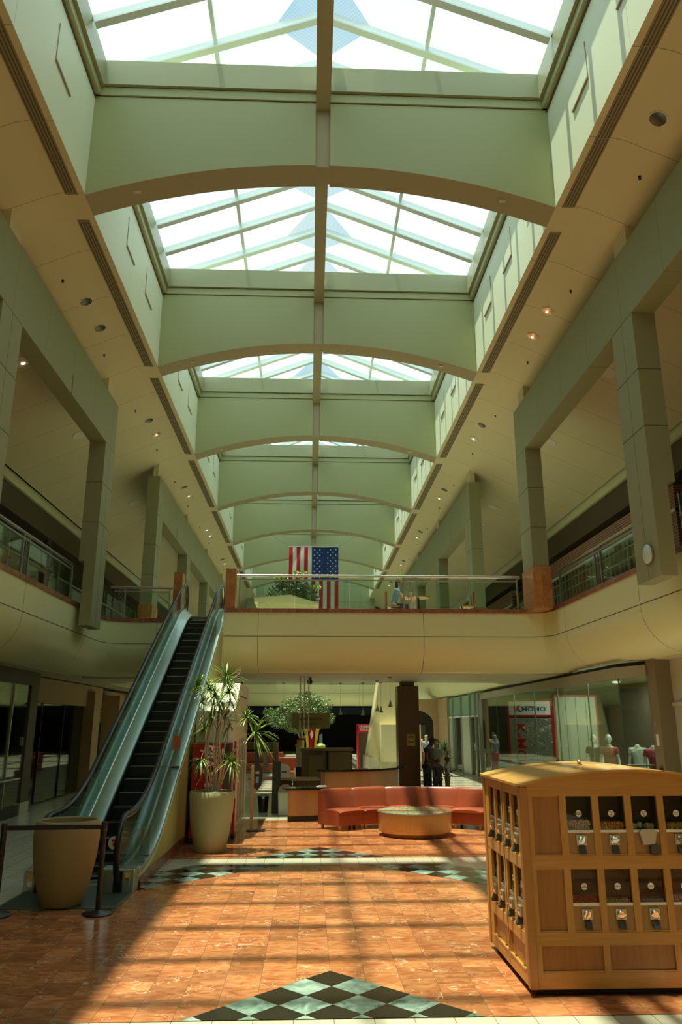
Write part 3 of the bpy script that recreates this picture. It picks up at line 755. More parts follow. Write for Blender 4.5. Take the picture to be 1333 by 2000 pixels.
def corner(cx, cy, r, a0, a1, n=6):
    return [(cx+r*cos(radians(a0+(a1-a0)*i/n)), cy+r*sin(radians(a0+(a1-a0)*i/n))) for i in range(n+1)]
RXB, LXB = 6.33, -5.87
# right balcony edge then bridge front, travelling so that the slab lies on the left
# going +y with slab on the right -> reverse direction: start at bridge left end, go right, then toward viewer
path_right = [(-2.27, 20.05), (5.85, 20.0), (6.15, 19.9), (RXB, 19.55), (RXB, BACK)]
path_left = [(LXB, BACK), (LXB, 21.5), (LXB+0.15, 21.95), (LXB+0.55, 22.15), (-3.75, 22.15)]
fascia_path(path_right, 'trim_12', 'right balcony and bridge front')
fascia_path(path_left, 'trim_12', 'left balcony and landing beside the escalator')
fascia_path([(6.33, END), (6.33, 27.0), (5.2, 25.95), (-5.87, 25.9), (-5.87, END)], 'trim_12', 'far side of the bridge and the balconies beyond')
# slabs
m = MB(); m.box(-12, LXB-0.06, BACK, 75, 4.4, 5.0); m.box(6.39, 12, BACK, 75, 4.4, 5.0)
m.box(-5.93, -3.80, 22.21, 25.85, 4.4, 4.998); m.box(-2.24, 6.39, 20.11, 25.85, 4.4, 4.998); m.box(-3.80, -2.24, 21.25, 25.85, 4.4, 4.998)
m.box(-5.93, 6.39, END+0.06, 75, 4.4, 4.998)
struct(m, 'floor', 'white_tile', 'upper mall walkways and bridge deck', 'floor')
# lower ceilings
m = MB(); m.box(-12, LXB-0.8, BACK, 75, ZS-0.02, ZS+0.1); m.box(7.15, 12, BACK, 75, ZS-0.02, ZS+0.1)
m.box(-5.87, -3.75, 22.95, 25.2, ZS-0.02, ZS+0.1); m.box(-3.75, -2.27, 21.4, 25.2, ZS-0.02, ZS+0.1); m.box(-2.27, 6.4, 20.85, 25.2, ZS-0.02, ZS+0.1); m.box(6.4, 7.15, 20.85, 26, ZS-0.02, ZS+0.1); m.box(-6.67, -5.87, 22.95, 26, ZS-0.02, ZS+0.1)
struct(m, 'ceiling', 'soffit_low', 'flat cream ceiling under the bridge and balconies', 'ceiling') if 'soffit_low' in MATS else struct(m, 'ceiling', 'cream_paint', 'flat cream ceiling under the bridge and balconies', 'ceiling')
# side cheeks of the escalator notch
m = MB(); m.box(-2.29, -2.25, 20.05, 21.2, 3.46, 5.0); m.box(-3.79, -3.75, 21.2, 22.15, 3.6, 5.0)
struct(m, 'wall_notch', 'fascia_paint', 'cream cheek walls where the escalator meets the upper floor', 'wall')
# underside lights / sprinklers of the bridge
for i, (x, y) in enumerate([(-1.2, 22.0), (0.6, 24.6), (3.4, 23.2), (4.9, 22.2), (-1.0, 24.2)]):
    q = MB(); q.lathe([(0.09, 0), (0.085, -0.012), (0.001, -0.008)], n=16, cap=False)
    o = q.build('downlight', 'lamp_white', loc=(x, y, ZS-0.02)); tag(o, 'small round light in the flat ceiling under the bridge, %s' % ['above the drinks machine', 'above the back counter', 'beside the brown column', 'nearest the right shop', 'behind the hanging sign'][i], 'ceiling light', 'lights under the bridge')
# far fascia above the food court
fascia_path([(-5.87, END), (6.33, END)], 'trim_12', 'far end fascia above the dark food court', curb=False)
m = MB(); m.box(-12, 12, END+6, END+6.2, 2.9, 3.46); struct(m, 'wall_court', 'blue_dark', 'dark blue band over the far food court', 'wall')
m = MB(); m.box(-12, 12, END+9, END+9.2, 0, 3.46); struct(m, 'wall_court', 'dark_void', 'black shopfronts at the far end', 'wall')
# ------------------------------------------------------------ railings
def railing(a, b, name_label, posts=None, vpanels=(), group='balcony railings'):
    """steel and glass railing from a to b (plan points) standing on the curb"""
    a = Vector((a[0], a[1], 0)); b = Vector((b[0], b[1], 0)); L = (b-a).length; d = (b-a).normalized(); n = Vector((-d.y, d.x, 0))
    e = thing('railing', name_label, 'railing', (a.x, a.y, 5.09), atan2(d.y, d.x), group)
    q = MB(); q.tube([(0, 0, 0.90), (L, 0, 0.90)], 0.036, 10); q.build('handrail', 'steel', e)
    q = MB(); q.box(0.1, L-0.1, -0.018, 0.018, 0.765, 0.80); q.build('middle_rail', 'steel_dull', e)
    segs = []; last = 0.08
    for v in sorted(vpanels): segs.append((last, v-0.17)); last = v+0.17
    segs.append((last, L-0.08))
    for s0, s1 in segs:
        if s1-s0 < 0.3: continue
        k = max(1, round((s1-s0)/1.35))
        for i in range(k):
            u0 = s0+(s1-s0)*i/k+0.015; u1 = s0+(s1-s0)*(i+1)/k-0.015
            q = MB(); q.box(u0, u1, -0.006, 0.006, 0.03, 0.765); q.build('glass_panel', 'rail_glass', e)
        for u in (s0, s1):
            q = MB(); q.box(u-0.018, u+0.018, -0.02, 0.02, 0, 0.88); q.build('post', 'steel_dull', e)
    for v in vpanels:
        q = MB()
        for dx in (-0.10, -0.05, 0, 0.05, 0.10): q.box(v+dx-0.005, v+dx+0.005, -0.006, 0.006, 0.03, 0.45+abs(dx)*1.2)
        for h in (0.45, 0.57, 0.69, 0.81):
            for s in (-1, 1):
                q.add([(v, -0.006, h-0.012), (v, 0.006, h-0.012), (v, 0.006, h), (v, -0.006, h), (v+s*0.14, -0.006, h+0.15 if h < .7 else h+0.07), (v+s*0.14, 0.006, h+0.15 if h < .7 else h+0.07), (v+s*0.14, 0.006, h+0.162 if h < .7 else h+0.08), (v+s*0.14, -0.006, h+0.162 if h < .7 else h+0.08)],
                      [(0, 1, 5, 4), (1, 2, 6, 5), (2, 3, 7, 6), (3, 0, 4, 7)])
        q.box(v-0.005, v+0.005, -0.006, 0.006, 0.4, 0.85)
        q.build('chevron_grille', 'steel_dull', e)
    return e
# bridge
railing((-1.98, 20.16), (5.66, 20.14), 'long steel and glass railing across the front of the bridge', vpanels=(4.65,))
q = MB(); q.box(-2.27, -2.0, 20.05, 20.45, 5.09, 6.16); o = q.build('end_post', 'marble_plinth', bevel=0.01); tag(o, 'orange marble end post of the bridge railing beside the escalator top', 'post')
q = MB(); q.box(-4.02, -3.76, 22.15, 22.6, 5.09, 6.45); o = q.build('end_post', 'marble_plinth', bevel=0.01); tag(o, 'tall orange marble post left of the escalator top, ending the short railing', 'post')
railing((-5.82, 22.16), (-4.05, 22.25), 'short railing on the landing left of the escalator', vpanels=(0.25,))
railing((RXB+0.1, 19.2), (RXB+0.1, 13.1), 'right balcony railing between the plinth column and the hanging column', vpanels=(2.75,))
railing((RXB+0.1, 12.0), (RXB+0.1, 6.0), 'right balcony railing nearest the viewer, at the frame edge', vpanels=(3,))
railing((LXB-0.1, 12.9), (LXB-0.1, 19.0), 'left balcony railing between the two hanging columns', vpanels=(2.85,))
railing((LXB-0.1, 5.9), (LXB-0.1, 11.9), 'left balcony railing nearest the viewer, outside the picture edge', vpanels=(3,))
railing((RXB+0.1, 33.3), (RXB+0.1, 27.4), 'right balcony railing beyond the bridge', vpanels=(3,))
railing((LXB-0.1, 27.2), (LXB-0.1, 33), 'left balcony railing beyond the bridge', vpanels=(3,))

# ------------------------------------------------------------ upper shop fronts
for sgn, xw in ((1, 9.45), (-1, -9.2)):
    side = 'right' if sgn > 0 else 'left'
    m = MB(); m.mat(0).box(xw, xw+sgn*0.3, BACK, END, 9.3, 9.62); m.mat(1).box(xw+sgn*0.1, xw+sgn*0.5, BACK, END, 8.5, 9.3); m.mat(2).box(xw+sgn*0.5, xw+sgn*0.6, BACK, END, 7.9, 8.5)
    struct(m, 'wall_gallery_'+side, ['fascia_paint', 'dark_brown', 'dark_wall'], 'stepped dark bulkhead over the upper shops, '+side, 'wall')
# right: brick shop with white lattice windows
def lattice_shop(y0, y1, lab):
    e = bpy.data.objects.new('window_20', None); COL.objects.link(e); tag(e, lab, 'shopfront', kind='structure')
    q = MB(); q.box(9.45, 9.75, y0, y1, 7.55, 8.2); q.build('brickwork', 'brick_red', e)
    q = MB(); q.box(9.45, 9.6, y0, y0+0.35, 5.0, 7.55); q.build('brickwork', 'brick_red', e)
    q = MB(); q.box(9.42, 9.5, y0, y1, 7.48, 7.56); q.build('sill', 'white_paint', e)
    q = MB(); q.box(9.53, 9.55, y0+0.35, y1, 5.0, 7.5); q.build('pane', 'store_glass', e)
    y = y0+0.4; k = 0
    while y < y1:
        w = 0.05 if k % 4 == 0 else 0.022
        q = MB(); q.box(9.48, 9.54, y-w/2, y+w/2, 5.0, 7.5); q.build('mullion', 'curb_white', e); y += 0.36; k += 1
    for z in (5.5, 6.1, 6.25, 6.9, 7.25):
        q = MB(); q.box(9.485, 9.54, y0+0.35, y1, z, z+0.035); q.build('transom', 'curb_white', e)
    return e
lattice_shop(18.6, 29.2, 'upper right brick shop with white lattice windows beside the bridge end')
lattice_shop(35.0, 46.0, 'upper right brick shop with lattice windows beyond the bridge')
# dark glazed shops elsewhere
def dark_front(x, y0, y1, sgn, lab, tealtop=False):
    q = MB(); q.mat(0).box(x, x+sgn*0.02, y0, y1, 5.0, 7.9); q.mat(1)
    y = y0
    while y < y1: q.box(x-sgn*0.03, x+sgn*0.05, y, y+0.05, 5.0, 7.9); y += 1.6
    q.box(x-sgn*0.03, x+sgn*0.05, y0, y1, 7.3, 7.36)
    o = q.build('window_21', ['store_glass', 'steel_dull']); tag(o, lab, 'shopfront', kind='structure')
dark_front(9.5, 4, 18.5, 1, 'dark glazed upper shopfront at the right picture edge')
dark_front(9.5, 29.3, 35, 1, 'dark glazed upper shopfront between the brick shops')
dark_front(-9.3, 4, 20.5, -1, 'dark glazed upper shopfront along the left gallery')
dark_front(-9.3, 21.5, 58, -1, 'dark glazed upper shopfronts beyond the landing')
q = MB(); q.box(-9.3, -9.2, 20.5, 21.5, 5.0, 8.2); o = q.build('pier', 'marble_plinth'); tag(o, 'orange marble pier between upper left shops', 'pier', kind='structure')
# pale hanging cloths inside the left upper window
for i, (y, w_) in enumerate(((13.4, 1.5), (15.8, 1.7), (17.9, 1.0))):
    q = MB(); q.smooth = True
    pts = [(-9.7+0.05*sin(t*9), y+w_*t/10.0) for t in range(11)]
    q.sheet([(px, py) for px, py in pts], 6.05, 7.25, 'z'); o = q.build('drape', 'curb_white'); tag(o, 'pale drape behind the upper left shop glass, %s' % ['nearest', 'middle', 'farthest'][i], 'drape', 'drapes in the upper left shop')
    q = MB(); q.box(-9.75, -9.6, y-0.3, y+w_+0.2, 5.0, 6.02); o = q.build('display_counter', 'plaster_tan'); tag(o, 'low tan display counter behind the upper left shop glass, %s' % ['nearest', 'middle', 'farthest'][i], 'counter', 'counters in the upper left shop')
# rack of framed goods seen past the left landing
e = thing('display_rack', 'dark display rack with brick-coloured panels beyond the left landing', 'display rack', (-7.9, 27.0, 5.0), radians(-75))
q = MB(); q.box(-0.7, 0.7, 0, 0.1, 0, 1.5); q.build('frame', 'dark_wall', e)
for z in (1.15, 0.75): q = MB(); q.box(-0.6, 0.6, -0.02, 0, z, z+0.28); q.build('panel', 'brick_red', e)
q = MB(); q.box(-0.6, 0.6, -0.02, 0, 0.4, 0.62); q.build('panel', 'white_plastic', e)

# round wall lamp on the hanging column
e = thing('wall_lamp', 'oval frosted wall lamp on the side of the right hanging column', 'wall lamp', (5.75, 12.4, 4.93))
q = MB(); q.lathe([(0.17, 0), (0.175, 0.02), (0.17, 0.045)], n=28); q.xf(Matrix.Rotation(radians(-90), 4, 'Y')); q.build('rim', 'steel', e)
q = MB(); q.lathe([(0.165, 0.045), (0.14, 0.06), (0.001, 0.066)], n=28, cap=False); q.xf(Matrix.Rotation(radians(-90), 4, 'Y')); q.build('shade', 'lamp_frost' if 'lamp_frost' in MATS else 'white_plastic', e)

# ------------------------------------------------------------ lower right: clothing shop
XS = 6.95
def pane(x0, y0, x1, y1, z0, z1, name, lab, mt='store_glass', parent=None):
    d = Vector((x1-x0, y1-y0, 0)).normalized(); n = Vector((-d.y, d.x, 0))*0.006
    q = MB(); q.prism([(x0-n.x, y0-n.y), (x1-n.x, y1-n.y), (x1+n.x, y1+n.y), (x0+n.x, y0+n.y)], z0, z1, 'z')
    return q
e = bpy.data.objects.new('window_30', None); COL.objects.link(e); tag(e, 'tall frameless glass front of the clothing shop', 'shopfront', kind='structure')
A = [(7.12, 16.1), (6.80, 16.9), (6.82, 18.9), (6.86, 21.4), (6.9, 23.8), (6.94, 26.3), (6.97, 29.0), (7.0, 31.6)]
for i, (a, b) in enumerate(zip(A, A[1:])):
    pane(*a, *b, 0.05, 3.12, '', '').build('pane', 'store_glass', e)
    q = MB(); q.tube([(b[0]+0.02, b[1], 0.02), (b[0]+0.02, b[1], 3.12)], 0.018, 8); q.build('mullion', 'steel_dull', e)
for i, (a, b) in enumerate(zip(A, A[1:])):
    d = Vector((b[0]-a[0], b[1]-a[1], 0)).normalized(); n = Vector((-d.y, d.x, 0))*0.04
    q = MB(); q.prism([(a[0]-n.x, a[1]-n.y), (b[0]-n.x, b[1]-n.y), (b[0]+n.x, b[1]+n.y), (a[0]+n.x, a[1]+n.y)], 3.12, 3.36, 'z'); q.build('header', 'pillar_taupe_l' if 'pillar_taupe_l' in MATS else 'plaster_grey' if 'plaster_grey' in MATS else 'pillar_taupe', e)
    q = MB(); q.prism([(a[0]+0.03, a[1]), (b[0]+0.03, b[1]), (b[0]+0.12, b[1]), (a[0]+0.12, a[1])], 3.36, 3.44, 'z'); q.build('shadow_gap', 'dark_void', e)
    q = MB(); q.prism([(a[0]-n.x, a[1]-n.y), (b[0]-n.x, b[1]-n.y), (b[0]+n.x, b[1]+n.y), (a[0]+n.x, a[1]+n.y)], 0.0, 0.06, 'z'); q.build('bottom_rail', 'steel_dull', e)
# shop shell
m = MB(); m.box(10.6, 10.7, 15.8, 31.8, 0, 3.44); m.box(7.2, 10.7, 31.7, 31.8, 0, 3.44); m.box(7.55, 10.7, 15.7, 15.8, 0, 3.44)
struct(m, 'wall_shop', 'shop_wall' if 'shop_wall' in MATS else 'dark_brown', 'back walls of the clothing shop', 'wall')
for i, (x, y) in enumerate([(8.2, 17.8), (9.2, 18.6), (8.0, 19.8), (9.4, 20.6), (8.4, 22.4), (9.6, 24.0), (8.3, 26.0)]):
    q = MB(); q.lathe([(0.12, 0), (0.12, -0.02), (0.001, -0.02)], n=16, cap=False); o = q.build('ceiling_lamp', 'shop_glow' if 'shop_glow' in MATS else 'lamp_glow', loc=(x, y, 3.42)); tag(o, 'round lit ceiling lamp inside the clothing shop, %s' % ['first inside the glass corner', 'second from the corner, deeper in', 'third, close to the glass', 'fourth, deep inside', 'fifth, behind the grey wall panel', 'sixth, far back', 'seventh, behind the red sign'][i], 'ceiling lamp', 'lamps in the clothing shop')
# grey display partition with red frame
e = thing('display_partition', 'tall grey panelled display wall framed in red behind the shop glass', 'partition', (7.40, 23.6, 0), radians(-90))
q = MB(); q.mat(0).box(0, 0.08, 0.06, 1.3, 0, 2.95); q.mat(1)
for i in range(1, 4): q.box(0.08, 0.086, 0.06+i*0.31, 0.075+i*0.31, 0, 2.95)
q.build('panel', ['grey_panel' if 'grey_panel' in MATS else 'bulkhead_paint', 'joint_dark'], e)
q = MB(); q.box(-0.02, 0.1, 0, 0.04, 0, 3.0); q.box(-0.02, 0.1, 1.3, 1.34, 0, 3.0); q.box(-0.02, 0.1, 0, 1.34, 2.95, 3.0); q.build('frame', 'logo_red', e)
# blue counter stripe, clothes wall
q = MB(); q.box(10.3, 10.5, 16.2, 19.5, 2.35, 2.55); o = q.build('wall_shelf', 'logo_blue'); tag(o, 'blue shelf high on the back wall of the clothing shop', 'shelf')
for i in range(7):
    q = MB(); y = 16.5+i*0.42; q.ball((10.2, y, 1.75), (0.14, 0.17, 0.38), 8, 6); q.ball((10.15, y, 1.35), (0.12, 0.2, 0.25), 8, 5)
    o = q.build('hanging_garment', ['hair_dark', 'dark_wall', 'garment_rust', 'black_plastic', 'dark_brown', 'blue_dark', 'dark_wall'][i] if 'garment_rust' in MATS else 'dark_wall')
    tag(o, 'garment on the back wall of the clothing shop, %s from the corner' % ['first', 'second', 'third', 'fourth', 'fifth', 'sixth', 'seventh'][i], 'garment', 'garments on the shop wall')
# sign board of the shop
e = thing('shop_sign', 'tall red-framed shop sign with white logo panel over a silver swirl panel', 'sign', (8.56, 27.3, 0), radians(62))
SY0, SY1 = 0.0, 1.62
q = MB()
q.box(-0.04, 0.04, SY0, SY0+0.07, 0.0, 3.0); q.box(-0.04, 0.04, SY1-0.07, SY1, 0.0, 3.0); q.box(-0.04, 0.04, SY0, SY1, 2.93, 3.0); q.box(-0.04, 0.04, SY0, SY1, 2.40, 2.46); q.box(-0.04, 0.04, SY0, SY1, 0, 0.06)
q.build('frame', 'logo_red', e)
q = MB(); q.box(-0.02, 0.02, SY0+0.07, SY1-0.07, 2.42, 2.93); q.build('logo_panel', 'white_paint', e)
q = MB(); q.box(-0.02, 0.02, SY0+0.07, SY1-0.07, 0.06, 2.36); q.build('silver_panel', 'silver_swirl', e)
# faces -x ; seen from -x side, +y is to the left
Rt, Up = (0, -1, 0), (0, 0, 1)
text_mesh('lettering', 'MOMO', 0.20, 'logo_blue', e, frame_mtx((-0.026, 0.66, 2.655), Rt, Up), bold=0.003, xscale=1.35)
q = MB(); Q = lambda a, b: (-0.03, a, b)
q.prism([(1.36, 2.56), (1.28, 2.56), (1.28, 2.80), (1.36, 2.80)], -0.032, -0.024, 'x')
q.prism([(1.28, 2.66), (1.16, 2.56), (1.06, 2.56), (1.22, 2.69), (1.12, 2.80), (1.22, 2.80)], -0.032, -0.024, 'x')
sw = [(1.5+0.0, 2.74)]; 
top = [(1.24-0.9*t, 2.69+0.08*sin(pi*(0.15+0.8*t))) for t in [i/12 for i in range(13)]]; bot = [(y, z-0.028*(1-abs(2*i/12-1))-0.004) for i, (y, z) in enumerate(top)]
q.prism(top+bot[::-1], -0.034, -0.026, 'x'); q.build('emblem', 'logo_red', e)
text_mesh('lettering', 'K-MOMO', 0.50, 'logo_red', e, frame_mtx((-0.03, 1.2, 1.12), (0, 0, -1), (0, -1, 0)), bold=0.008, extrude=0.012, xscale=1.0)
# pillars at the right of the shop
e = bpy.data.objects.new('trim_13', None); COL.objects.link(e); tag(e, 'taupe pillar between the clothing shop and the pale shop', 'pillar', kind='structure'); e.location = (7.12, 15.7, 0)
q = MB(); q.box(0, 0.32, 0, 0.42, 0, 3.44); q.build('shaft', 'pillar_taupe', e)
q = MB(); q.box(-0.02, 0, 0.14, 0.24, 1.72, 1.95); q.build('switch_box', 'white_plastic', e)
q = MB(); q.box(-0.02, 0, 0.2, 0.26, 2.12, 2.2); q.build('switch_box', 'yellow_notice', e)
q = MB(); q.box(-0.05, 0, 0.1, 0.2, 0.5, 1.3); q.build('door_handle', 'dark_wall', e)
m = MB(); m.box(7.44, 7.5, 8, 15.75, 2.55, 3.46); m.box(7.44, 7.5, 14.9, 15.75, 0, 2.55); m.box(7.40, 7.5, 8, 15.75, 2.5, 2.58)
struct(m, 'wall_shop', 'shop_pale' if 'shop_pale' in MATS else 'cream_paint', 'pale front of the shop at the right picture edge', 'wall')
q = MB(); q.box(7.46, 7.48, 8, 14.9, 0, 2.5); o = q.build('window_31', 'store_glass'); tag(o, 'glass of the pale shop at the right picture edge', 'shopfront', kind='structure')

# ------------------------------------------------------------ lower right beyond: teal glass shop
e = bpy.data.objects.new('window_32', None); COL.objects.link(e); tag(e, 'steel-framed shop with teal glass transoms beyond the clothing shop', 'shopfront', kind='structure')
ys = [32.0, 32.7, 33.8, 35.8, 37.8, 39.0]
for a, b in ((33.8, 35.8), (37.8, 39.0)): q = MB(); q.box(6.97, 7.05, a+0.07, b-0.07, 0, 2.44); q.build('pilaster_panel', 'grey_panel', e)
for i, y in enumerate(ys):
    q = MB(); q.box(6.92, 7.07, y-0.07, y+0.07, 0, 3.42); q.build('mullion', 'steel_dull', e)
for a, b in zip(ys, ys[1:]):
    q = MB(); q.box(6.99, 7.01, a+0.07, b-0.07, 2.5, 3.38); q.build('transom_pane', 'teal_frost', e)
    q = MB(); q.box(6.95, 7.05, a+0.07, b-0.07, 2.44, 2.5); q.build('transom', 'white_paint', e)
    if a not in (33.8, 37.8): q = MB(); q.box(6.99, 7.01, a+0.07, b-0.07, 0.05, 2.44); q.build('pane', 'store_glass', e)
q = MB(); q.box(6.95, 7.05, 31.9, 39, 0, 0.08); q.build('bottom_rail', 'steel_dull', e)
m = MB(); m.box(9.0, 9.1, 31.8, 42, 0, 3.44); struct(m, 'wall_shop', 'dark_green' if 'dark_green' in MATS else 'dark_brown', 'dark back wall of the teal glass shop', 'wall')
for i, (y, z) in enumerate(((36.2, 0.0), (33.0, 0.0))):
    q = MB(); q.box(7.5, 8.0, y-0.35, y+0.35, 0.0, 0.55); o = q.build('display_box', 'leather'); tag(o, 'orange display box on the floor inside the teal glass shop, %s' % ['farther one', 'nearer one'][i], 'display box', 'display boxes in the teal glass shop')
    q = MB(); q.box(7.45, 8.05, y-0.4, y+0.4, 1.0, 1.03); q.box(7.95, 8.0, y-0.35, y+0.35, 0.55, 1.0); q.ball((7.7, y, 1.2), (0.12, 0.2, 0.17), 8, 6); q.ball((7.7, y, 1.42), (0.05, 0.07, 0.12), 8, 6)
    o = q.build('display_stand', 'white_paint'); tag(o, 'white display stand with ornament inside the teal glass shop, %s' % ['farther one', 'nearer one'][i], 'display stand', 'stands in the teal glass shop')
# arched entrance beyond
e = bpy.data.objects.new('door_1', None); COL.objects.link(e); tag(e, 'arched plaster entrance beside the far planter', 'doorway', kind='structure')
def arch_wall(x0, x1, y, zt, cx, hw, zs, th=0.25):
    pts = [(x0, 0), (x0, zt), (x1, zt), (x1, 0), (cx+hw, 0)]
    pts += [(cx+hw*cos(t), zs+hw*0.8*sin(t)) for t in [pi*i/14 for i in range(15)]]+[(cx-hw, 0)]
    return pts, th
y = 42.0
q = MB(); q.box(6.9, 7.6, 39.1, 42.0, 0, 3.44); q.build('pier', 'plaster_tan', e)
cx, hw, zs = 5.75, 0.95, 2.15; zt = 3.44
vs = []; fs = []; n = 16
arc = [(cx-hw*cos(pi*i/n), zs+hw*0.75*sin(pi*i/n)) for i in range(n+1)]
q = MB()
for (xa, za), (xb, zb) in zip(arc, arc[1:]): q.prism([(xa, za), (xb, zb), (xb, zt), (xa, zt)], y, y+0.35, 'y')
q.box(4.6, cx-hw, y, y+0.35, 0, zt); q.box(cx+hw, 7.0, y, y+0.35, 0, zt)
q.build('arch', 'plaster_tan', e)
q = MB(); q.box(4.6, 7, y+1.6, y+1.65, 0, zt); q.build('back_panel', 'shutter', e)
for x in (5.2, 6.2): q = MB(); q.box(x, x+0.25, y+1.5, y+1.6, 0, 2.1); q.build('door_leaf', 'pillar_dark', e)
for x in (4.95, 5.9): q = MB(); q.box(x, x+0.16, y+1.45, y+1.6, 0, 2.1); q.build('door_frame', 'plaster_tan', e)
m = MB(); m.box(7.0, 12, 42, 42.3, 0, 3.44); struct(m, 'wall_shop', 'plaster_tan', 'plaster wall right of the arched entrance', 'wall')

# canted cream pylon and block behind the desk
e = bpy.data.objects.new('trim_14', None); COL.objects.link(e); tag(e, 'canted cream pylon with a stone base behind the service desk', 'pylon', kind='structure')
q = MB(); e.location = (0.27, 0, 0); q.prism([(1.95, 0.95), (2.42, 0.80), (2.42, 0.0), (3.9, 0.0), (3.9, 3.9), (2.62, 3.9), (2.44, 3.9)], 30, 31.6, 'y'); q.build('body', 'cream_paint', e)
q = MB(); q.box(2.42, 3.9, 29.4, 30.0, 0.8, 2.13); q.build('ledge', 'cream_paint', e)
q = MB(); q.prism([(1.88, 0), (3.9, 0), (3.9, 0.8), (2.42, 0.8), (1.88, 1.0)], 29.9, 31.65, 'y'); q.build('stone_base', 'white_tile', e)
# dark granite column
e = bpy.data.objects.new('trim_15', None); COL.objects.link(e); tag(e, 'square dark brown granite column holding up the bridge', 'column', kind='structure'); e.location = (2.76, 24.4, 0)
q = MB(); q.box(0, 0.66, 0, 0.66, 0, 3.3); q.build('shaft', 'granite_brown', e, bevel=0.01)
q = MB(); q.box(0.12, 0.54, 0.12, 0.54, 3.3, 3.46); q.build('cap', 'dark_brown', e)
q = MB(); q.box(0.27, 0.51, -0.012, -0.002, 1.5, 1.85); o = q.build('notice', ['yellow_notice'], loc=(2.76, 24.4, 0)); tag(o, 'small yellow notice on the dark granite column', 'notice')
q = MB(); q.box(0.30, 0.48, -0.016, -0.012, 1.6, 1.63); q.box(0.30, 0.48, -0.016, -0.012, 1.74, 1.79); q.build('print', 'joint_dark', o)

# ------------------------------------------------------------ lower left shops
e = bpy.data.objects.new('window_33', None); COL.objects.link(e); tag(e, 'dark glass shopfront left of the escalator', 'shopfront', kind='structure')
q = MB(); q.box(-7.62, -7.60, 20.7, 26.7, 0.04, 2.72); q.build('pane', 'store_glass', e)
q = MB(); q.box(-7.7, -7.5, 20.7, 28.6, 2.72, 3.40); q.build('header', 'plaster_tan', e)
q = MB(); q.box(-7.64, -7.58, 22.6, 22.63, 0.04, 2.72); q.build('mullion', 'black_metal', e); q = MB(); q.box(-7.64, -7.58, 24.6, 24.63, 0.04, 2.72); q.build('mullion', 'black_metal', e)
q = MB(); q.box(-7.75, -7.55, 20.6, 40, 3.40, 3.45); q.build('shadow_gap', 'dark_void', e)
e = bpy.data.objects.new('window_34', None); COL.objects.link(e); tag(e, 'glass shopfront at the left picture edge', 'shopfront', kind='structure')
q = MB(); q.box(-7.12, -7.10, 10, 20.0, 0.25, 3.1); q.build('pane', 'store_glass', e)
for y in (13.0, 16.5, 19.0): q = MB(); q.box(-7.14, -7.08, y, y+0.05, 0.0, 3.1); q.build('mullion', 'steel_dull', e)
q = MB(); q.box(-7.2, -7.05, 10, 20.3, 3.1, 3.46); q.build('header', 'pillar_dark', e)
q = MB(); q.box(-7.2, -7.06, 10, 20.0, 0, 0.25); q.build('base', 'dark_wall', e)
q = MB(); q.box(-7.15, -7.07, 10, 20.0, 0.85, 0.88); q.build('transom', 'white_plastic', e)
e = bpy.data.objects.new('trim_16', None); COL.objects.link(e); tag(e, 'dark square pillar between the two left shopfronts', 'pillar', kind='structure')
q = MB(); q.box(-7.45, -7.1, 20.2, 20.75, 0.28, 3.46); q.build('shaft', 'pillar_dark', e)
q = MB(); q.box(-7.47, -7.08, 20.18, 20.77, 0, 0.28); q.build('base', 'marble_white' if 'marble_white' in MATS else 'white_tile', e)
q = MB(); q.box(-7.25, -7.17, 20.17, 20.2, 1.62, 1.84); q.build('switch_box', 'white_plastic', e)
for i, (y0, y1) in enumerate(((26.7, 27.5), (30.2, 30.9), (33.5, 34.2))):
    q = MB(); q.box(-7.9, -7.25, y0, y1, 0, 3.2); o = q.build('trim_17', 'plaster_tan'); tag(o, 'tan plaster pier along the dim left shops, %s from the escalator' % ['first', 'second', 'third'][i], 'pier', kind='structure')
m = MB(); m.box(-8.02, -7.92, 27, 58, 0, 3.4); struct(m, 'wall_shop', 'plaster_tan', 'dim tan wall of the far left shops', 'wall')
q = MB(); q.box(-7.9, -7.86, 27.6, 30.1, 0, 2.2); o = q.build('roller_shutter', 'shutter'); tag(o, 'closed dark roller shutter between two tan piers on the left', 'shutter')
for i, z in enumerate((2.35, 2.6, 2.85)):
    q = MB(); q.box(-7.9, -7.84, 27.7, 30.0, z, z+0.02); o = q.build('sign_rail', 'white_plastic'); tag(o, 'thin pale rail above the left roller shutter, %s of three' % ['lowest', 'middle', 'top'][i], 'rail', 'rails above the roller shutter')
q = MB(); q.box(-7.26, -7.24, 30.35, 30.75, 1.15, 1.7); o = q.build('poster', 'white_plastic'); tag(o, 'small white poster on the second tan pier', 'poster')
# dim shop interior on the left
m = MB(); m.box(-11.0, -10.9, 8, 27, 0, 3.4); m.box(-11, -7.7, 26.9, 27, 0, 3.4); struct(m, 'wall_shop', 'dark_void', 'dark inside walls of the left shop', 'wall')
# ------------------------------------------------------------ escalator
def sm(a, b, t): return a+(b-a)*t
Y0, Y1 = 12.37, 21.03          # ideal corner points of the nosing line
SL = 0.57735
def nose(y):
    """height of the nosing line with rounded ends"""
    z = 0.02
    def f(y): return min(max((y-Y0)*SL, 0), 5.0)
    w = 0.75; n = 9
    return sum(f(y+w*(2*i/(n-1)-1)) for i in range(n))/n
ys = [11.3+0.15*i for i in range(int((21.6-11.3)/0.15)+1)]
esc = thing('escalator', 'long escalator with black handrails and glass sides climbing to the bridge', 'escalator', (-3.01, 11.57, 0))
EO = Vector((-3.01, 11.57, 0))
def EB(mb): mb.xf(Matrix.Translation(-EO)); return mb
XI = (-3.29, -2.73)
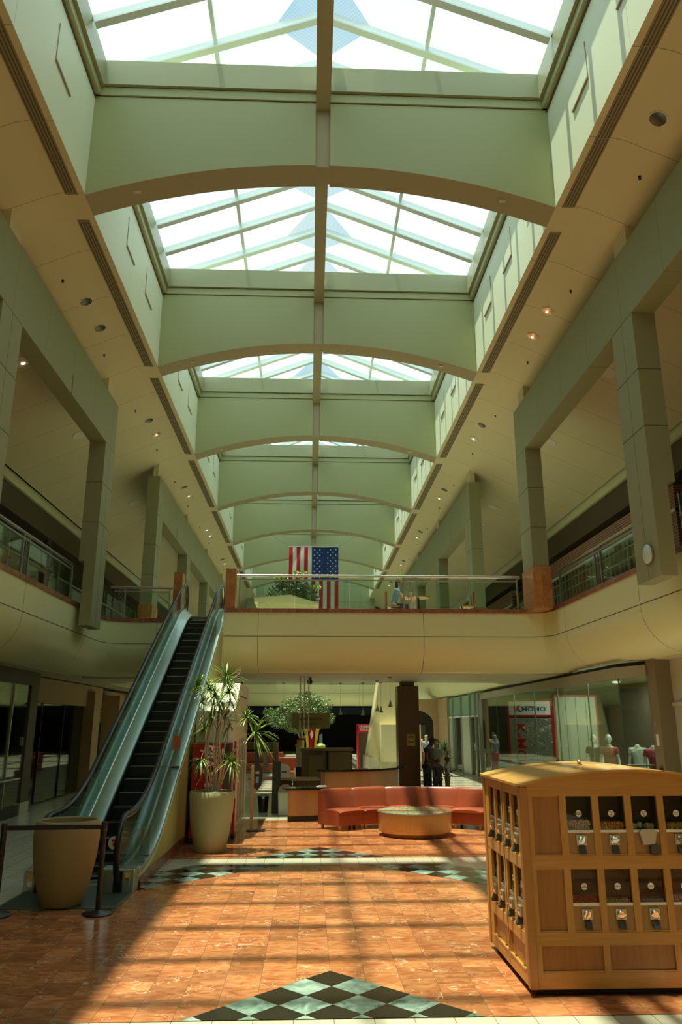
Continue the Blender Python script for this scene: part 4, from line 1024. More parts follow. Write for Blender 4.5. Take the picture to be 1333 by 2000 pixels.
# steps
for i in range(27):
    yb = 20.70-0.3464*(i-1) if False else 20.70-0.3464*i+0.3464
    z = nose(yb)
    if yb < 11.7: break
    zl = nose(yb-0.3464)
    q = MB(); q.box(XI[0]+0.005, XI[1]-0.005, yb, yb+0.345, z-0.03, z)
    q.box(XI[0]+0.005, XI[1]-0.005, yb, yb+0.02, zl-0.02, z-0.03)
    nr = 26
    for j in range(nr):
        x = XI[0]+0.01+(XI[1]-XI[0]-0.02)*j/nr
        q.box(x, x+0.008, yb-0.006, yb+0.001, zl, z); q.box(x, x+0.008, yb, yb+0.34, z, z+0.004)
    q.mat(1).box(XI[0]+0.005, XI[1]-0.005, yb-0.008, yb+0.014, z-0.010, z+0.005)
    EB(q).build('step', ['step_metal', 'steel_dull'], esc)
# comb and floor plates
q = MB(); q.mat(0).box(XI[0], XI[1], 11.57, 11.85, 0.0, 0.025); q.mat(1).box(XI[0], XI[1], 11.55, 11.575, 0, 0.028); EB(q).build('comb_plate', ['step_metal', 'yellow'], esc)
q = MB(); q.box(-3.75, -2.3, 10.2, 11.56, 0.0, 0.018)
for j in range(46): y = 10.24+j*0.028; q.box(-3.72, -2.33, y, y+0.012, 0.018, 0.021)
q2 = EB(q); q2.build('floor_plate', 'steel_brush_dark' if 'steel_brush_dark' in MATS else 'steel_dull', esc)
q = MB(); q.box(-3.75, -2.3, 21.2, 22.3, 5.0, 5.02); EB(q).build('floor_plate', 'steel_dull', esc)
yend = 21.55
for side, xg, xin, xout in (('right', -2.50, -2.73, -2.29), ('left', -3.52, -3.29, -3.73)):
    s = 1 if side == 'right' else -1
    yy = [y for y in ys if y <= yend]
    # skirt (black) beside the steps
    q = MB(); q.prism([(y, nose(y)-0.05) for y in yy]+[(y, nose(y)+0.10) for y in yy][::-1], xin, xin+s*0.02, 'x'); EB(q).build('skirt', 'black_metal', esc)
    # inner deck
    q = MB(); n = len(yy)
    def strip(mb, xa, za, xb, zb):
        vs = [(xa, y, nose(y)+za) for y in yy]+[(xb, y, nose(y)+zb) for y in yy]
        mb.add(vs, [(i, i+1, i+1+n, i+n) for i in range(n-1)])
    q.smooth = True; strip(q, xin, 0.10, xin+s*0.03, 0.125); strip(q, xin+s*0.03, 0.125, xg-s*0.03, 0.26); q.smooth = True; strip(q, xg-s*0.03, 0.26, xg-s*0.012, 0.30)
    EB(q).build('inner_deck', 'steel_brush', esc, solid=0.004)
    q = MB(); q.smooth = True; strip(q, xg+s*0.012, 0.30, xout, 0.27); strip(q, xout, 0.27, xout, 0.17)
    EB(q).build('outer_deck', 'steel_brush', esc, solid=0.004)
    q = MB()
    for i in range(n-1):
        pass
    q.prism([(y, nose(y)+0.31) for y in yy]+[(y, nose(y)+0.285) for y in yy][::-1], xg-s*0.016, xg+s*0.016, 'x'); EB(q).build('glass_channel', 'steel_dull', esc)
    # cladding below the outer deck, olive
    yb = [y for y in yy]
    q = MB(); bot = lambda y: 0.16 if y < 17.2 else min(0.16+(y-17.2)*0.9, 3.6)
    q.prism([(y, min(0.16, nose(y)+0.1)) if y < 12 else (y, 0.16) for y in (yb[0], 20.0)]+[(20.0, nose(20.0)+0.165)]+[(y, nose(y)+0.165) for y in yb[::-1] if y <= 20.0], xout-s*0.02, xout-s*0.001, 'x')
    q.prism([(20.0, 3.3), (yb[-1], 3.3), (yb[-1], nose(yb[-1])+0.165), (20.0, nose(20.0)+0.165)], xout-s*0.02, xout-s*0.001, 'x')
    EB(q).build('side_cladding', 'olive_paint', esc)
    q = MB(); q.prism([(y, nose(y)+0.155) for y in yb]+[(y, nose(y)+0.195) for y in yb][::-1], xout-s*0.001, xout+s*0.012, 'x'); EB(q).build('edge_trim', 'olive_trim' if 'olive_trim' in MATS else 'olive_paint', esc)
    q = MB(); q.box(xout-s*0.001, xout+s*0.012, yb[0]+0.1, 20, 0.0, 0.16); EB(q).build('base_plinth', 'marble_curb', esc)
    # handrail loop : newel at the bottom, up, newel at the top
    rail = []
    R0 = 0.42
    yn = 10.98
    for t in range(0, 9):
        a = radians(-100+t*(190/8)); 
    # bottom newel: half ellipse from the deck up and over
    cyn, czn = yn+0.30, 0.50
    for t in range(13):
        a = radians(265-t*(175/12)); rail.append((xg, cyn+0.42*cos(a), czn+0.46*sin(a)))
    yr = [y for y in ys if 11.5 <= y <= 21.2]
    rail += [(xg, y, nose(y)+0.96) for y in yr]
    for t in range(1, 13):
        a = radians(90-t*(185/12)); rail.append((xg, 21.3+0.42*cos(a), 5.0+0.50+0.46*sin(a)))
    q = MB(); q.tube(rail, 0.038, 10, scale=(0.75, 1.05)); EB(q).build('handrail', 'rubber', esc)
    q = MB(); inner = []
    for p in rail: inner.append(p)
    # rail guide, a thinner steel line inside the handrail
    cy = sum(p[1] for p in rail)/len(rail)
    g = []
    for i, p in enumerate(rail):
        a = Vector(rail[max(0, i-1)]); b = Vector(rail[min(len(rail)-1, i+1)]); d = (b-a).normalized(); nn = Vector((0, d.z, -d.y)); g.append(Vector(p)+nn*0.045)
    q.tube(g, 0.016, 6); EB(q).build('rail_guide', 'steel', esc)
    # glass
    q = MB(); prof_top = [(p.y, p.z) for p in g]
    bottom = [(y, nose(y)+0.29) for y in yy if y > 11.35][::-1]
    poly = prof_top+bottom
    # fill by vertical strips
    gy = [11.0+0.02, 11.1]+[y for y in yy if y > 11.2]+[21.62]
    def top_at(y):
        best = -9
        for (a, b), (c, d) in zip(prof_top, prof_top[1:]):
            if (a-y)*(c-y) <= 0 and abs(c-a) > 1e-6:
                z = b+(d-b)*(y-a)/(c-a); best = max(best, z)
        return best
    cols = [(y, max(nose(y)+0.285, 0.2), top_at(y)) for y in gy]; cols = [c for c in cols if c[2] > c[1]]
    vs = [(xg, y, z0) for y, z0, z1 in cols]+[(xg, y, z1) for y, z0, z1 in cols]; n2 = len(cols)
    q.add(vs, [(i, i+1, i+1+n2, i+n2) for i in range(n2-1)]); EB(q).build('glass_balustrade', 'escalator_glass', esc, solid=0.01)
    for yj in (13.6, 15.6, 17.6, 19.6):
        q = MB(); q.box(xg-0.004, xg+0.004, yj, yj+0.008, nose(yj)+0.3, nose(yj)+0.93); EB(q).build('glass_joint', 'steel_dull', esc)
    # newel base
    q = MB(); q.mat(0).box(min(xin, xout), max(xin, xout), 11.05, 11.35, 0.0, 0.30); q.mat(1).box(xg-0.06, xg+0.06, 11.03, 11.05, 0.02, 0.28); EB(q).build('newel_base', ['steel_brush', 'black_metal'], esc, bevel=0.01)
    q = MB(); q.box(xg+s*0.09, xg+s*0.15, 11.035, 11.05, 0.10, 0.26); EB(q).build('switch', 'chrome', esc)
    q = MB(); q.box(xg+s*0.095, xg+s*0.145, 11.03, 11.036, 0.20, 0.25); EB(q).build('switch_label', 'yellow', esc)
    # bristle of the truss under: closing box
q = MB(); q.prism([(13.2, 0.0), (20.5, 0.0), (20.5, 3.3), (21.55, 3.3), (21.55, 4.65), (21.0, 4.55)], -3.70, -2.32, 'x'); EB(q).build('truss_cover', 'dark_wall', esc)
# round caution sticker on the newel glass
q = MB(); q.lathe([(0.085, 0), (0.085, 0.004), (0.001, 0.004)], n=24); q.xf(Matrix.Rotation(radians(90), 4, 'X')); o = q.build('caution_sticker', 'white_plastic', loc=(-2.515, 11.15, 0.62)); 
o.parent = esc; o.location = Vector((-2.62, 11.22, 0.60))-EO
q = MB(); q.box(-0.04, 0.04, -0.007, -0.004, 0.015, 0.045); q.build('print', 'logo_red', o); q = MB(); q.box(-0.02, 0.02, -0.007, -0.004, -0.045, 0.005); q.build('print', 'red_paint', o)
# clear sign holders standing on the outer deck
for i, (y, hh) in enumerate(((11.75, 0.42), (12.05, 0.40), (14.35, 0.62))):
    x = -2.38
    e = thing('sign_holder', 'clear acrylic sign holder on the right escalator deck, %s' % ['lowest, nearest the newel', 'second one up, empty', 'highest, with an orange leaflet'][i], 'sign holder', (x, y, nose(y)+0.285), group='acrylic holders on the escalator deck')
    q = MB(); q.box(-0.07, 0.07, -0.003, 0.003, 0, hh); q.build('panel', 'acrylic', e)
    q = MB(); q.box(-0.08, 0.08, -0.05, 0.03, -0.005, 0.005); q.build('foot', 'steel_dull', e)
    if i == 2: q = MB(); q.box(-0.065, 0.065, -0.01, -0.004, 0.28, 0.52); q.build('leaflet', 'garment_rust', e)

# ------------------------------------------------------------ queue posts with belt
def post(name_label, x, y):
    e = thing('queue_post', name_label, 'queue post', (x, y, 0.004), group='queue posts at the escalator')
    q = MB(); q.lathe([(0.18, 0.0), (0.182, 0.012), (0.16, 0.028), (0.04, 0.04), (0.03, 0.05)], n=36); q.build('base', 'black_metal', e)
    q = MB(); q.lathe([(0.032, 0.045), (0.032, 0.90)], n=16); q.build('pole', 'black_metal', e)
    q = MB(); q.lathe([(0.034, 0.90), (0.036, 0.905), (0.036, 1.0), (0.03, 1.01)], n=16); q.build('belt_cassette', 'black_plastic', e)
    return e
post('black belt queue post between the planter and the escalator newel', -2.46, 9.95)
post('black belt queue post cut by the left picture edge', -3.62, 9.88)
q = MB(); n = 12
a = Vector((-3.58, 9.88, 0.955)); b = Vector((-2.50, 9.945, 0.955)); vs = []
for i in range(n+1):
    t = i/n; p = a.lerp(b, t); z = 0.955+0.02*t*0-0.0*sin(pi*t); vs += [(p.x, p.y, z-0.026), (p.x, p.y, z+0.026)]
q.add(vs, [(2*i, 2*i+2, 2*i+3, 2*i+1) for i in range(n)]); o = q.build('queue_belt', 'black_plastic', solid=0.002); tag(o, 'black retractable belt strung between the two queue posts', 'belt')

# ------------------------------------------------------------ planters and dracaena
def pot_profile(r0, r1, rb, h):
    P = [(rb*0.96, 0.0), (rb, 0.02)]
    for i in range(1, 11):
        t = i/10; r = rb+(r1-rb)*(1-(1-t)**2.0); P.append((r, h*t*0.93))
    P += [(r1, h*0.97), (r0+0.0, h), (r0-0.05, h), (r0-0.055, h-0.08)]
    return P
q = MB(); q.lathe([(0.24, 0), (0.26, 0.02), (0.32, 0.25), (0.375, 0.52), (0.40, 0.78), (0.385, 0.93), (0.365, 0.965), (0.35, 0.97), (0.335, 0.955), (0.33, 0.80), (0.001, 0.79)], n=48, cap=False)
o = q.build('planter', 'planter_sand', loc=(-3.02, 10.38, 0.024)); tag(o, 'empty rounded sandy planter blocking the foot of the escalator', 'planter')
pl = thing('potted_dracaena', 'tall dracaena with bare twisting stems in a pale tapered planter', 'potted plant', (-1.72, 14.48, 0.0))
q = MB(); q.lathe([(0.255, 0), (0.275, 0.02), (0.33, 0.30), (0.375, 0.62), (0.40, 0.90), (0.40, 0.985), (0.39, 1.0), (0.355, 1.0), (0.35, 0.93), (0.34, 0.9)], n=48, cap=False); q.build('pot', 'planter_olive', pl)
q = MB(); q.lathe([(0.345, 0.90), (0.001, 0.92)], n=24, cap=False); q.build('soil', 'soil', pl)
def leaf_crown(mb, c, d, n, L, rnd, w=0.013, droop=0.5):
    c = Vector(c); d = Vector(d).normalized(); a = d.orthogonal().normalized(); b = d.cross(a)
    for i in range(n):
        ph = rnd.uniform(0, 2*pi); el = rnd.uniform(-0.35, 1.2)
        dr = (d*sin(el)+(a*cos(ph)+b*sin(ph))*cos(el)).normalized()
        l = L*rnd.uniform(0.7, 1.1); side = dr.cross(Vector((0, 0, 1)))
        if side.length < 0.1: side = Vector((1, 0, 0))
        side.normalize(); pts = []
        k = 5
        for j in range(k+1):
            t = j/k; p = c+dr*l*t+Vector((0, 0, -1))*l*droop*t*t*(0.6 if dr.z > 0.6 else 1); ww = w*(1-t**2)*(0.5+min(1, t*5)*0.5)+0.0005
            pts.append((p-side*ww, p+Vector((0, 0, 0.003)), p+side*ww))
        vs = [v for tr in pts for v in tr]; fs = []
        for j in range(k):
            o = 3*j; fs += [(o, o+1, o+4, o+3), (o+1, o+2, o+5, o+4)]
        mb.add(vs, fs)
rnd = random.Random(11)
# stems given as (dx, z) image offsets measured at the pot's depth, dy free
DEP = 14.48
def S(u, v, dy=0.0):
    """point on the plane y = plant + dy seen at photo position, in plant coordinates"""
    y = DEP+dy; rx = F_*1 if False else None
    r = FWD+RGT*((u-666.5)/1483.0)+UPV*((1000-v)/1483.0); t = y/r.y
    return Vector((r.x*t, y, r.z*t+H))-Vector((-1.72, 14.48, 0))
th_ = radians(15.6); ps_ = radians(2.3)
FWD = Vector((sin(ps_)*cos(th_), cos(ps_)*cos(th_), sin(th_))); RGT = Vector((cos(ps_), -sin(ps_), 0)); UPV = RGT.cross(FWD)
stems = [
 ([(405, 1545, 0), (402, 1500, 0), (408, 1440, .05), (412, 1400, .05), (420, 1360, 0)], 0.022, 0.42),
 ([(418, 1545, .05), (421, 1490, .1), (425, 1420, .1), (430, 1370, .1), (443, 1325, .1)], 0.022, 0.46),
 ([(424, 1545, -.05), (432, 1500, -.05), (428, 1440, -.1), (434, 1400, -.1), (450, 1372, -.1), (448, 1350, -.1)], 0.018, 0.36),
 ([(412, 1545, .1), (412, 1480, .12), (402, 1420, .1), (396, 1370, .1), (388, 1338, .1)], 0.014, 0.34),
 ([(428, 1540, 0), (441, 1490, 0), (458, 1465, -.05), (480, 1448, -.1), (492, 1437, -.1), (498, 1432, -.1)], 0.017, 0.44),
 ([(420, 1545, 0), (430, 1440, .05), (445, 1405, .05), (460, 1408, 0), (475, 1410, 0), (482, 1402, 0)], 0.013, 0.34),
 ([(408, 1545, -.1), (400, 1480, -.1), (404, 1430, -.1), (400, 1425, -.1)], 0.014, 0.26),
 ([(415, 1540, 0), (405, 1500, -.1), (400, 1460, -.15), (393, 1484, -.25)], 0.009, 0.24),
 ([(426, 1540, .1), (440, 1450, .15), (448, 1420, .15), (440, 1400, .15)], 0.012, 0.36),
 ([(428, 1545, -.1), (440, 1510, -.2), (452, 1490, -.25)], 0.012, 0.34),
 ([(422, 1530, 0), (416, 1430, -.1), (418, 1390, -.1), (410, 1345, -.1)], 0.012, 0.32),
]
for i, (pp, r, L) in enumerate(stems):
    pts = [S(*p) for p in pp]
    # subdivide with a little wobble
    sp_ = []
    for a, b in zip(pts, pts[1:]):
        for t in (0, 0.34, 0.67): sp_.append(a.lerp(b, t)+Vector((rnd.uniform(-1, 1), rnd.uniform(-1, 1), 0))*0.008)
    sp_.append(pts[-1]); k = len(sp_)
    q = MB(); q.tube(sp_, [1.2*r*(1-0.45*j/(k-1)) for j in range(k)], 7); q.build('stem', 'bark', pl)
    q = MB(); q.smooth = True; leaf_crown(q, pts[-1], (pts[-1]-pts[-2]), 46, L*1.05, rnd, w=0.015); q.build('leaf_crown', 'leaf_dracaena', pl)
    if i in (1, 0, 2, 8, 10, 3):
        q = MB(); q.smooth = True; leaf_crown(q, pts[-2], (pts[-1]-pts[-2]), 22, L*0.8, rnd, droop=0.8); q.build('leaf_crown', 'leaf_dracaena', pl)
# bare curling stem rising over the top
q = MB(); pts = [S(430, 1420, 0), S(455, 1393, 0), S(466, 1376, 0), S(452, 1353, 0), S(440, 1340, 0), S(456, 1325, 0), S(468, 1316, 0), S(471, 1308, 0), S(470, 1303, 0)]
q.tube(pts, [0.010]*5+[0.009]*4, 6); q.build('stem', 'bark', pl)

# ------------------------------------------------------------ red drinks machine
vm = thing('drinks_machine', 'red drinks vending machine with white script lettering behind the dracaena', 'vending machine', (-2.22, 15.28, 0))
q = MB(); q.box(0, 0.70, 0.03, 0.62, 0.08, 1.80); q.build('body', 'black_metal', vm, bevel=0.01)
q = MB(); q.box(0.0, 0.60, 0, 0.03, 0.30, 1.79); q.build('front_panel', 'red_paint', vm, bevel=0.004)
q = MB(); q.box(0.60, 0.70, 0, 0.03, 0.30, 1.79); q.build('button_panel', 'dark_wall', vm)
for i, z in enumerate((1.60, 1.48)): q = MB(); q.box(0.555, 0.60, -0.006, 0, z, z+0.09); q.build('label_card', ['white_plastic', 'logo_blue'][i], vm)
q = MB(); q.box(0, 0.70, 0, 0.6, 0.0, 0.08); q.build('foot', 'dark_void', vm)
q = MB(); q.box(0, 0.6, 0, 0.03, 0.10, 0.30); q.build('kick_panel', 'red_paint', vm)
q = MB(); q.box(0.0, 0.70, -0.005, 0.6, 1.79, 1.80); q.build('top_trim', 'steel', vm)
text_mesh('lettering', 'Coca-Cola', 0.46, 'white_paint', vm, frame_mtx((0.33, -0.003, 1.08), (0, 0, 1), (-1, 0, 0)), shear=0.4, bold=0.008, xscale=0.66)
q = MB()
pts = [(0.14+0.05*sin(t*0.9), -0.004, 0.62+0.07*t) for t in range(13)]
q.tube([Vector(p) for p in pts], [0.002+0.018*sin(pi*i/12) for i in range(13)], 6, scale=(0.2, 1)); q.build('ribbon', 'white_paint', vm)
# glass fin with red lower plate beside it
e = thing('glass_door_sign', 'red and steel door-height panel standing beside the drinks machine', 'panel', (-1.47, 15.9, 0))
q = MB(); q.box(-0.02, 0.02, 0, 0.06, 0.1, 1.82); q.build('red_edge', 'red_paint', e)
q = MB(); q.box(-0.02, 0.03, 0.02, 0.12, 0.1, 0.75); q.build('lower_plate', 'red_paint', e)
q = MB(); q.box(0.031, 0.035, 0.03, 0.10, 0.48, 0.56); q.build('label_card', 'white_plastic', e)
q = MB(); q.box(-0.03, 0.03, 0.0, 0.35, 0.0, 0.1); q.build('foot', 'black_metal', e)
# block behind with sloped white cap
e = bpy.data.objects.new('trim_18', None); COL.objects.link(e); tag(e, 'cream block with a bright sloped cap behind the drinks machine', 'block wall', kind='structure')
q = MB(); q.prism([(15.95, 0.0), (19.2, 0.0), (19.2, 3.0), (16.9, 3.0), (15.95, 2.40)], -2.27, -1.50, 'x'); q.build('body', 'block_paint' if 'block_paint' in MATS else 'cream_paint', e)
q = MB(); q.box(-1.505, -1.49, 17.0, 18.9, 2.72, 2.74); q.build('groove', 'joint_dark', e)
for y in (17.0, 17.5, 17.8, 18.4): q = MB(); q.box(-1.50, -1.47, y, y+0.07, 0.2, 1.85); q.build('frame', 'steel_dull', e)
q = MB(); q.box(-1.5, -1.485, 18.5, 18.9, 1.95, 2.2); q.build('plaque', 'plaster_tan', e)
q = MB(); q.box(-1.49, -1.475, 16.2, 19.2, 0, 0.14); q.build('skirting', 'white_tile', e)

# slim black kiosk paddle
e = thing('terminal_stand', 'slim black paddle-shaped terminal on a tan post beside the vending machine', 'terminal stand', (-1.10, 17.05, 0.004))
q = MB(); q.box(-0.18, 0.20, -0.12, 0.12, 0.0, 0.02); q.build('base', 'black_metal', e)
q = MB(); q.box(-0.12, -0.06, -0.03, 0.03, 0.02, 1.30); q.build('post', 'plaster_tan', e)
q = MB(); q.prism([(-0.05, 0.85), (0.02, 0.80), (0.10, 0.90), (0.13, 1.10), (0.10, 1.25), (0.05, 1.35), (0.05, 1.80), (-0.05, 1.80)], -0.03, 0.03, 'y'); q.build('housing', 'black_plastic', e, bevel=0.008)
q = MB(); q.box(-0.03, 0.05, -0.036, -0.03, 1.13, 1.18); q.build('card_slot', 'steel', e)
q = MB(); q.box(-0.02, 0.045, -0.036, -0.03, 0.95, 1.07); q.build('label_card', 'garment_blue', e)
q = MB(); q.ball((0, 0, 1.81), (0.03, 0.03, 0.02)); q.build('cap', 'chrome', e)
# ------------------------------------------------------------ service desk
def arc_pts(cx, cy, r, a0, a1, n):
    return [(cx+r*cos(radians(a0+(a1-a0)*i/n)), cy+r*sin(radians(a0+(a1-a0)*i/n))) for i in range(n+1)]
def strip_wall(mb, path, th, z0, z1):
    """wall of thickness th to the left of the path"""
    P = [Vector((x, y, 0)) for x, y in path]; n = len(P); nn = []
    for i in range(n):
        d = (P[min(i+1, n-1)]-P[max(i-1, 0)]).normalized(); nn.append(Vector((-d.y, d.x, 0)))
    vs = []
    for p, q in zip(P, nn):
        for o, z in ((0, z0), (0, z1), (th, z1), (th, z0)): r = p+q*o; vs.append((r.x, r.y, z))
    fs = [(4*i+j, 4*i+4+j, 4*i+4+(j+1) % 4, 4*i+(j+1) % 4) for i in range(n-1) for j in range(4)]+[(0, 1, 2, 3), (4*n-1, 4*n-2, 4*n-3, 4*n-4)]
    mb.add(vs, fs); return mb
def off(path, d):
    P = [Vector((x, y, 0)) for x, y in path]; out = []
    for i in range(len(P)):
        t = (P[min(i+1, len(P)-1)]-P[max(i-1, 0)]).normalized(); out.append((P[i].x-t.y*d, P[i].y+t.x*d))
    return out
lowp = [(-0.48, 18.62), (-0.40, 18.60), (0.35, 18.80), (0.42, 18.86)]
e = thing('low_counter', 'low maple counter with a black top at the left end of the service desk', 'counter', (0, 0, 0))
strip_wall(MB(), lowp, 0.42, 0.12, 0.68).build('body', 'desk_wood', e)
strip_wall(MB(), off(lowp, 0.03), 0.36, 0.0, 0.12).build('kick_base', 'dark_wall', e)
strip_wall(MB(), off([(-0.54, 18.57), (0.38, 18.74), (0.5, 18.80)], -0.02), 0.5, 0.68, 0.72).build('top', 'counter_black', e)
q = MB(); q.box(0.18, 0.42, 18.85, 19.0, 0.72, 0.74); q.box(0.22, 0.40, 18.87, 18.98, 0.74, 0.755); o = q.build('paper_stack', 'white_plastic'); tag(o, 'white paper stack lying on the low black-topped counter', 'paper')
hp = [(0.30, 19.9), (0.40, 19.62), (0.8, 19.66), (1.3, 19.85), (1.8, 20.2), (2.2, 20.7), (2.38, 21.3)]
e = thing('service_counter', 'long curved maple service counter with a black granite top behind the sofa', 'counter', (0, 0, 0))
strip_wall(MB(), hp, 0.12, 0.12, 1.02).build('body', 'desk_wood', e)
strip_wall(MB(), off(hp, 0.04), 0.06, 0.0, 0.12).build('kick_base', 'dark_wall', e)
strip_wall(MB(), off([(0.20, 19.75), (0.38, 19.56), (0.8, 19.60), (1.32, 19.78), (1.84, 20.12), (2.26, 20.64), (2.56, 21.2), (2.62, 21.5)], 0.0), 0.42, 1.02, 1.065).build('top', 'counter_black', e)
# low work desk behind
e = thing('work_desk', 'low desk with cupboard doors inside the service area', 'desk', (0, 0, 0))
q = MB(); q.box(-1.6, 0.25, 21.2, 21.9, 0.72, 0.76); q.box(-0.45, 0.3, 21.0, 21.25, 0.72, 0.76); q.build('top', 'desk_wood', e)
q = MB(); q.box(-0.42, 0.28, 21.24, 21.85, 0.0, 0.72); q.build('carcass', 'desk_wood_dark', e)
for x0 in (-0.38, -0.05): 
    q = MB(); q.box(x0, x0+0.31, 21.22, 21.24, 0.06, 0.68); d_ = q.build('door', 'desk_wood_mid', e)
    q = MB(); q.box(x0+(0.25 if x0 < -0.2 else 0.04), x0+(0.27 if x0 < -0.2 else 0.06), 21.2, 21.22, 0.42, 0.58); q.build('handle', 'steel', d_)
q = MB(); q.box(-0.75, -0.45, 21.3, 21.8, 0, 0.72); q.build('side_panel', 'desk_wood_dark', e)
# printer and bin
e = thing('printer', 'pale printer standing on the low desk', 'printer', (-1.02+0.35, 21.45, 0.765))
q = MB(); q.prism([(-0.17, 0), (0.17, 0), (0.17, 0.25), (0.08, 0.34), (-0.12, 0.36), (-0.17, 0.3)], -0.18, 0.18, 'y'); q.build('body', 'white_plastic', e, bevel=0.02)
q = MB(); q.box(-0.05, 0.08, -0.185, -0.18, 0.15, 0.18); q.build('slot', 'black_plastic', e)
q = MB(); q.box(-0.92, -0.72, 20.3, 20.6, 0, 1.22); o = q.build('dark_post', 'dark_wall'); tag(o, 'dark square post between the desk and the machine wall', 'post')
e = thing('waste_bin', 'grey bin with a rounded swing lid between counter and post', 'bin', (-0.58, 19.9, 0))
q = MB(); q.prism([(-0.15, 0), (0.15, 0), (0.17, 0.55), (-0.17, 0.55)], -0.13, 0.13, 'y'); q.build('body', 'grey_panel', e, bevel=0.02)
q = MB(); q.prism([(-0.17, 0.55), (0.17, 0.55), (0.14, 0.66), (0.06, 0.71), (-0.06, 0.71), (-0.14, 0.66)], -0.14, 0.14, 'y'); q.build('lid', 'pillar_taupe', e, bevel=0.01)
e = thing('dark_bin', 'small black bin with a clear liner beside the dark post', 'bin', (-1.15, 20.6, 0))
q = MB(); q.lathe([(0.11, 0), (0.14, 0.38)], n=16, cap=True); q.build('body', 'black_plastic', e)
q = MB(); q.lathe([(0.142, 0.33), (0.15, 0.40), (0.12, 0.42)], n=16, cap=False); q.build('liner', 'acrylic', e)
# back cabinets
e = thing('back_cabinet', 'tall dark wood cabinet wall behind the service desk', 'cabinet', (0, 0, 0))
q = MB(); q.box(-0.22, 1.26, 23.1, 23.7, 0, 1.40); q.build('carcass', 'desk_wood_dark', e)
q = MB(); q.box(-0.25, 1.29, 23.0, 23.75, 1.40, 1.47); q.build('top', 'desk_wood_mid', e)
for i, (x0, x1, z1) in enumerate(((0.0, 0.42, 1.28), (0.50, 0.55, 1.4), (0.6, 1.22, 1.36))):
    q = MB(); q.box(x0, x1, 23.07, 23.1, 0.1, z1); q.build('door' if i != 1 else 'divider', 'desk_wood_mid' if i != 1 else 'dark_void', e)
q = MB(); q.box(0.22, 0.40, 22.98, 23.07, 1.31, 1.37); q.build('desk_lamp_head', 'dark_brown', e)
e = thing('side_cabinet', 'wood side cabinet and shelf at the left of the service area', 'cabinet', (0, 0, 0))
q = MB(); q.box(-2.0, -0.86, 22.6, 22.9, 1.45, 1.65); q.build('shelf', 'desk_wood_dark', e); q = MB(); q.box(-1.02, -0.86, 22.4, 22.9, 0.76, 1.65); q.build('side_panel', 'desk_wood_mid', e)
q = MB(); q.box(-1.28, -1.15, 22.55, 22.6, 1.0, 1.4); q.build('hanging_sheet', 'grey_panel', e)
# hanging sign
e = thing('hanging_sign', 'olive guest services and security sign hanging on three rods', 'sign', (0.035, 22.0, 2.03))
q = MB(); q.box(-0.535, 0.535, -0.03, 0.03, 0, 0.41); q.build('board', 'sign_olive', e)
for x in (-0.30, -0.18, -0.06): q = MB(); q.box(x-0.018, x+0.018, -0.045, -0.03, -0.04, 1.42); q.build('rod', 'steel_dull', e)
q = MB(); q.box(-0.36, 0.0, -0.06, 0.02, 1.40, 1.42); q.build('ceiling_plate', 'steel_dull', e)
text_mesh('lettering', 'GUEST SERVICES', 0.085, 'sign_letters', e, frame_mtx((0.0, -0.05, 0.25), (1, 0, 0), (0, 0, 1)), bold=0.002, xscale=1.05)
text_mesh('lettering', 'SECURITY', 0.085, 'sign_letters', e, frame_mtx((0.0, -0.05, 0.12), (1, 0, 0), (0, 0, 1)), bold=0.0, xscale=1.15)
q = MB(); q.ball((0, 0, 0), 0.08, 12, 8); q.lathe([(0.05, 0), (0.05, 0.12)], (0, 0, 0), 12); o = q.build('security_camera', 'black_plastic', loc=(0.0, 22.4, 3.32)); tag(o, 'black dome camera under the bridge beside the sign rods', 'camera')
# pendants
for i, (u_x, y, zb) in enumerate([(1.72, 25.2, 2.42), (2.08, 24.0, 2.52), (2.30, 22.2, 2.62), (2.28, 24.9, 2.50), (1.00, 25.3, 2.44), (-0.85, 25.3, 2.48)]):
    e = thing('pendant_lamp', 'small cone pendant lamp, %s' % ['left of the pair by the canted pylon', 'right and higher of the pair by the pylon', 'closest to the granite column', 'half hidden beside the granite column', 'alone, right of the hanging sign', 'alone, left of the hanging sign'][i], 'pendant lamp', (u_x, y, zb), group='cone pendants under the bridge')
    q = MB(); q.lathe([(0.065, 0), (0.06, 0.02), (0.012, 0.17), (0.01, 0.2)], n=16); q.build('shade', 'steel_dull', e)
    q = MB(); q.tube([(0, 0, 0.2), (0, 0, ZS-0.02-zb)], 0.004, 5); q.build('cord', 'steel_dull', e)
    q = MB(); q.lathe([(0.05, ZS-0.04-zb), (0.05, ZS-0.02-zb)], n=12); q.build('canopy', 'dark_brown', e)

# ------------------------------------------------------------ curved sofa
cxs, cys, Rf = 2.06, 14.9+0.0, 2.62      # centre, front radius
